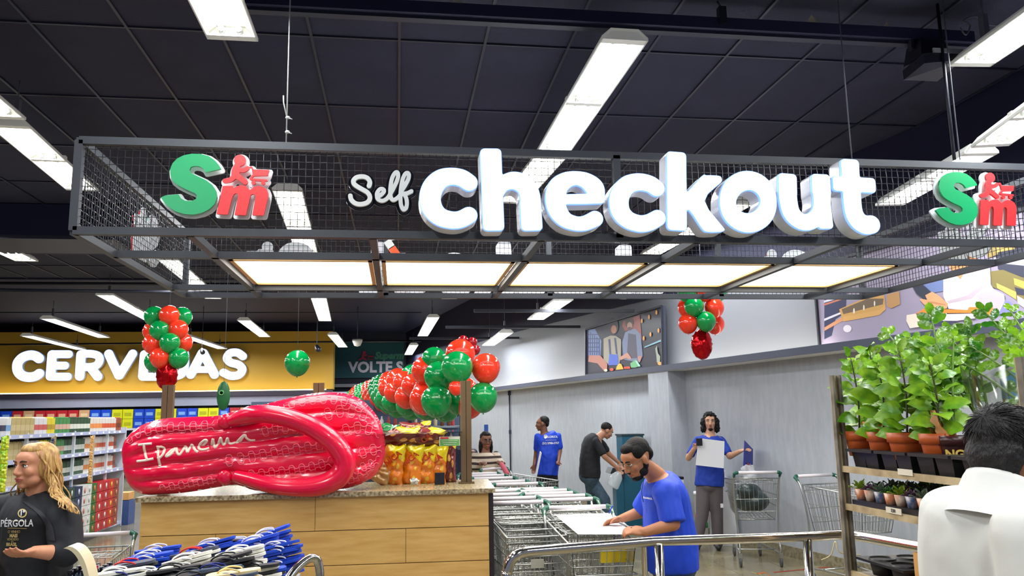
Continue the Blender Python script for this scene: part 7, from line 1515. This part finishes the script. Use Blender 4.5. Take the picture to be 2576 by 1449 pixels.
t, g, sh = figure('man in a black shirt and jeans leaning to the water dispenser with a clear bottle', Y0, {'hc': (1526, 1083), 'nb': (1506, 1100), 'ch': (1487, 1125), 'pe': (1483, 1192), 'shR': (1500, 1110, 11.5), 'elR': (1520, 1148, 11.45), 'wrR': (1550, 1175, 11.45), 'hdR': (1558, 1185, 11.45), 'shL': (1506, 1108, 11.95), 'elL': (1530, 1140, 12.0), 'wrL': (1558, 1165, 12.0), 'hdL': (1566, 1180, 11.95), 'knL': (1490, 1262, 11.9), 'knR': (1522, 1258, 11.6), 'anL': (1487, 1336, 11.95), 'anR': (1532, 1345, 11.6)}, (.80, .0, -.55), skin_mat('olive', (176, 124, 96)), blk, denim('grey', (64, 88, 106)), M('shoe_black'), [((0, -.022, .036), (.0785, .092, .080))], V(0, -1, 0), hl=.1)
p = W2(1549, 1206, 11.45); t2 = thing('clear_bottle', 'large clear plastic bottle held under the water dispenser tap', 'bottle', p); mb = MB(); mb.lathe(p, [(.03, .12), (.055, .09), (.085, .04), (.088, -.10), (.08, -.12), (.001, -.12)], 20, Matrix.Rotation(.5, 3, 'Y')); mb.build('bottle', M('bottle_clear', (222, 230, 234), .12, alpha=.42), t2)
Y0 = 10.9
m_str = M('striped_knit', (196, 178, 160), .9); nt = m_str.node_tree; b = nt.nodes['Principled BSDF']; tcn = [n for n in nt.nodes if n.type == 'TEX_COORD'][0]; wv = nt.nodes.new('ShaderNodeTexWave'); wv.bands_direction = 'Z'; wv.inputs['Scale'].default_value = 4.2; wv.inputs['Distortion'].default_value = .4; cr = nt.nodes.new('ShaderNodeValToRGB'); cr.color_ramp.interpolation = 'CONSTANT'; cr.color_ramp.elements[0].color = (lin(206), lin(190), lin(170), 1); cr.color_ramp.elements[1].position = .62; cr.color_ramp.elements[1].color = (lin(60), lin(46), lin(44), 1); nt.links.new(tcn.outputs['Object'], wv.inputs[0]); nt.links.new(wv.outputs[0], cr.inputs[0]); nt.links.new(cr.outputs[0], b.inputs['Base Color'])
longd = [((0, -.03, .045), (.080, .09, .079)), ((0, -.07, -.06), (.085, .05, .14)), ((.068, -.02, -.09), (.032, .045, .115)), ((-.068, -.02, -.09), (.032, .045, .115)), ((0, .03, .083), (.053, .045, .028))]
t, g, sh = figure('woman with glasses and long dark hair in a striped sweater pushing a cart', Y0, {'hc': (1223, 1108), 'nb': (1221, 1138), 'ch': (1221, 1165), 'pe': (1220, 1222), 'shR': (1195, 1147), 'elR': (1196, 1176, 10.8), 'wrR': (1210, 1166, 10.6), 'hdR': (1219, 1163, 10.5), 'shL': (1247, 1145), 'elL': (1262, 1172, 10.8), 'wrL': (1260, 1162, 10.6), 'hdL': (1256, 1159, 10.5), 'knL': (1232, 1300), 'knR': (1208, 1300), 'anL': (1232, 1360), 'anR': (1208, 1360)}, (.15, -1, -.08), skin_mat('dark', (124, 78, 56)), m_str, M('trouser_dark'), M('shoe_black'), longd, V(1, .1, 0), sleeve=1.0, hl=.3)
B = basis((.15, -1, -.08)); hc = g['hc']; mb = MB()
for sx in (-1, 1): mb.tube([hc+B @ V(sx*.032+.021*math.cos(a), .104, .002+.016*math.sin(a)) for a in [2*math.pi*k/12 for k in range(12)]], .003, 4, closed=True)
mb.tube([hc+B @ V(-.011, .106, .005), hc+B @ V(.011, .106, .005)], .002, 4); mb.build('eyeglasses', M('black_plastic'), t)
Y0 = 11.6
figure('person in a dark navy top mostly hidden behind the brown glass post', Y0, {'hc': (1168, 1100), 'nb': (1168, 1128), 'ch': (1170, 1160), 'pe': (1172, 1215), 'shR': (1146, 1138), 'elR': (1142, 1175), 'wrR': (1146, 1205), 'hdR': (1147, 1215), 'shL': (1192, 1140), 'elL': (1194, 1175), 'wrL': (1188, 1200), 'hdL': (1188, 1212), 'knL': (1184, 1280), 'knR': (1160, 1280), 'anL': (1184, 1345), 'anR': (1160, 1345)}, (-.3, -1, 0), skin_mat('dark', (124, 78, 56)), cloth('navy', (26, 34, 60)), M('trouser_dark'), M('shoe_black'), short, V(.95, -.3, 0), facep=True)
p = W2(1223, 1079, 15.0); tag(MB().box(p, (.075, .03, .16)).build('blue_sign', M('sign_blue', (30, 70, 150), .5)), 'small upright blue sign on the wall above the woman in the striped sweater', 'sign')
p = W2(1268, 1180, 10.3); mb = MB(); mb.cone(W2(1262, 1168, 10.35), W2(1275, 1190, 10.3), .03, .035); tag(fuse(mb, 'pink_umbrella', M('pink_cloth', (206, 90, 110), .6), None, .01, 2), 'folded pink umbrella held on the cart handle by the woman', 'umbrella')
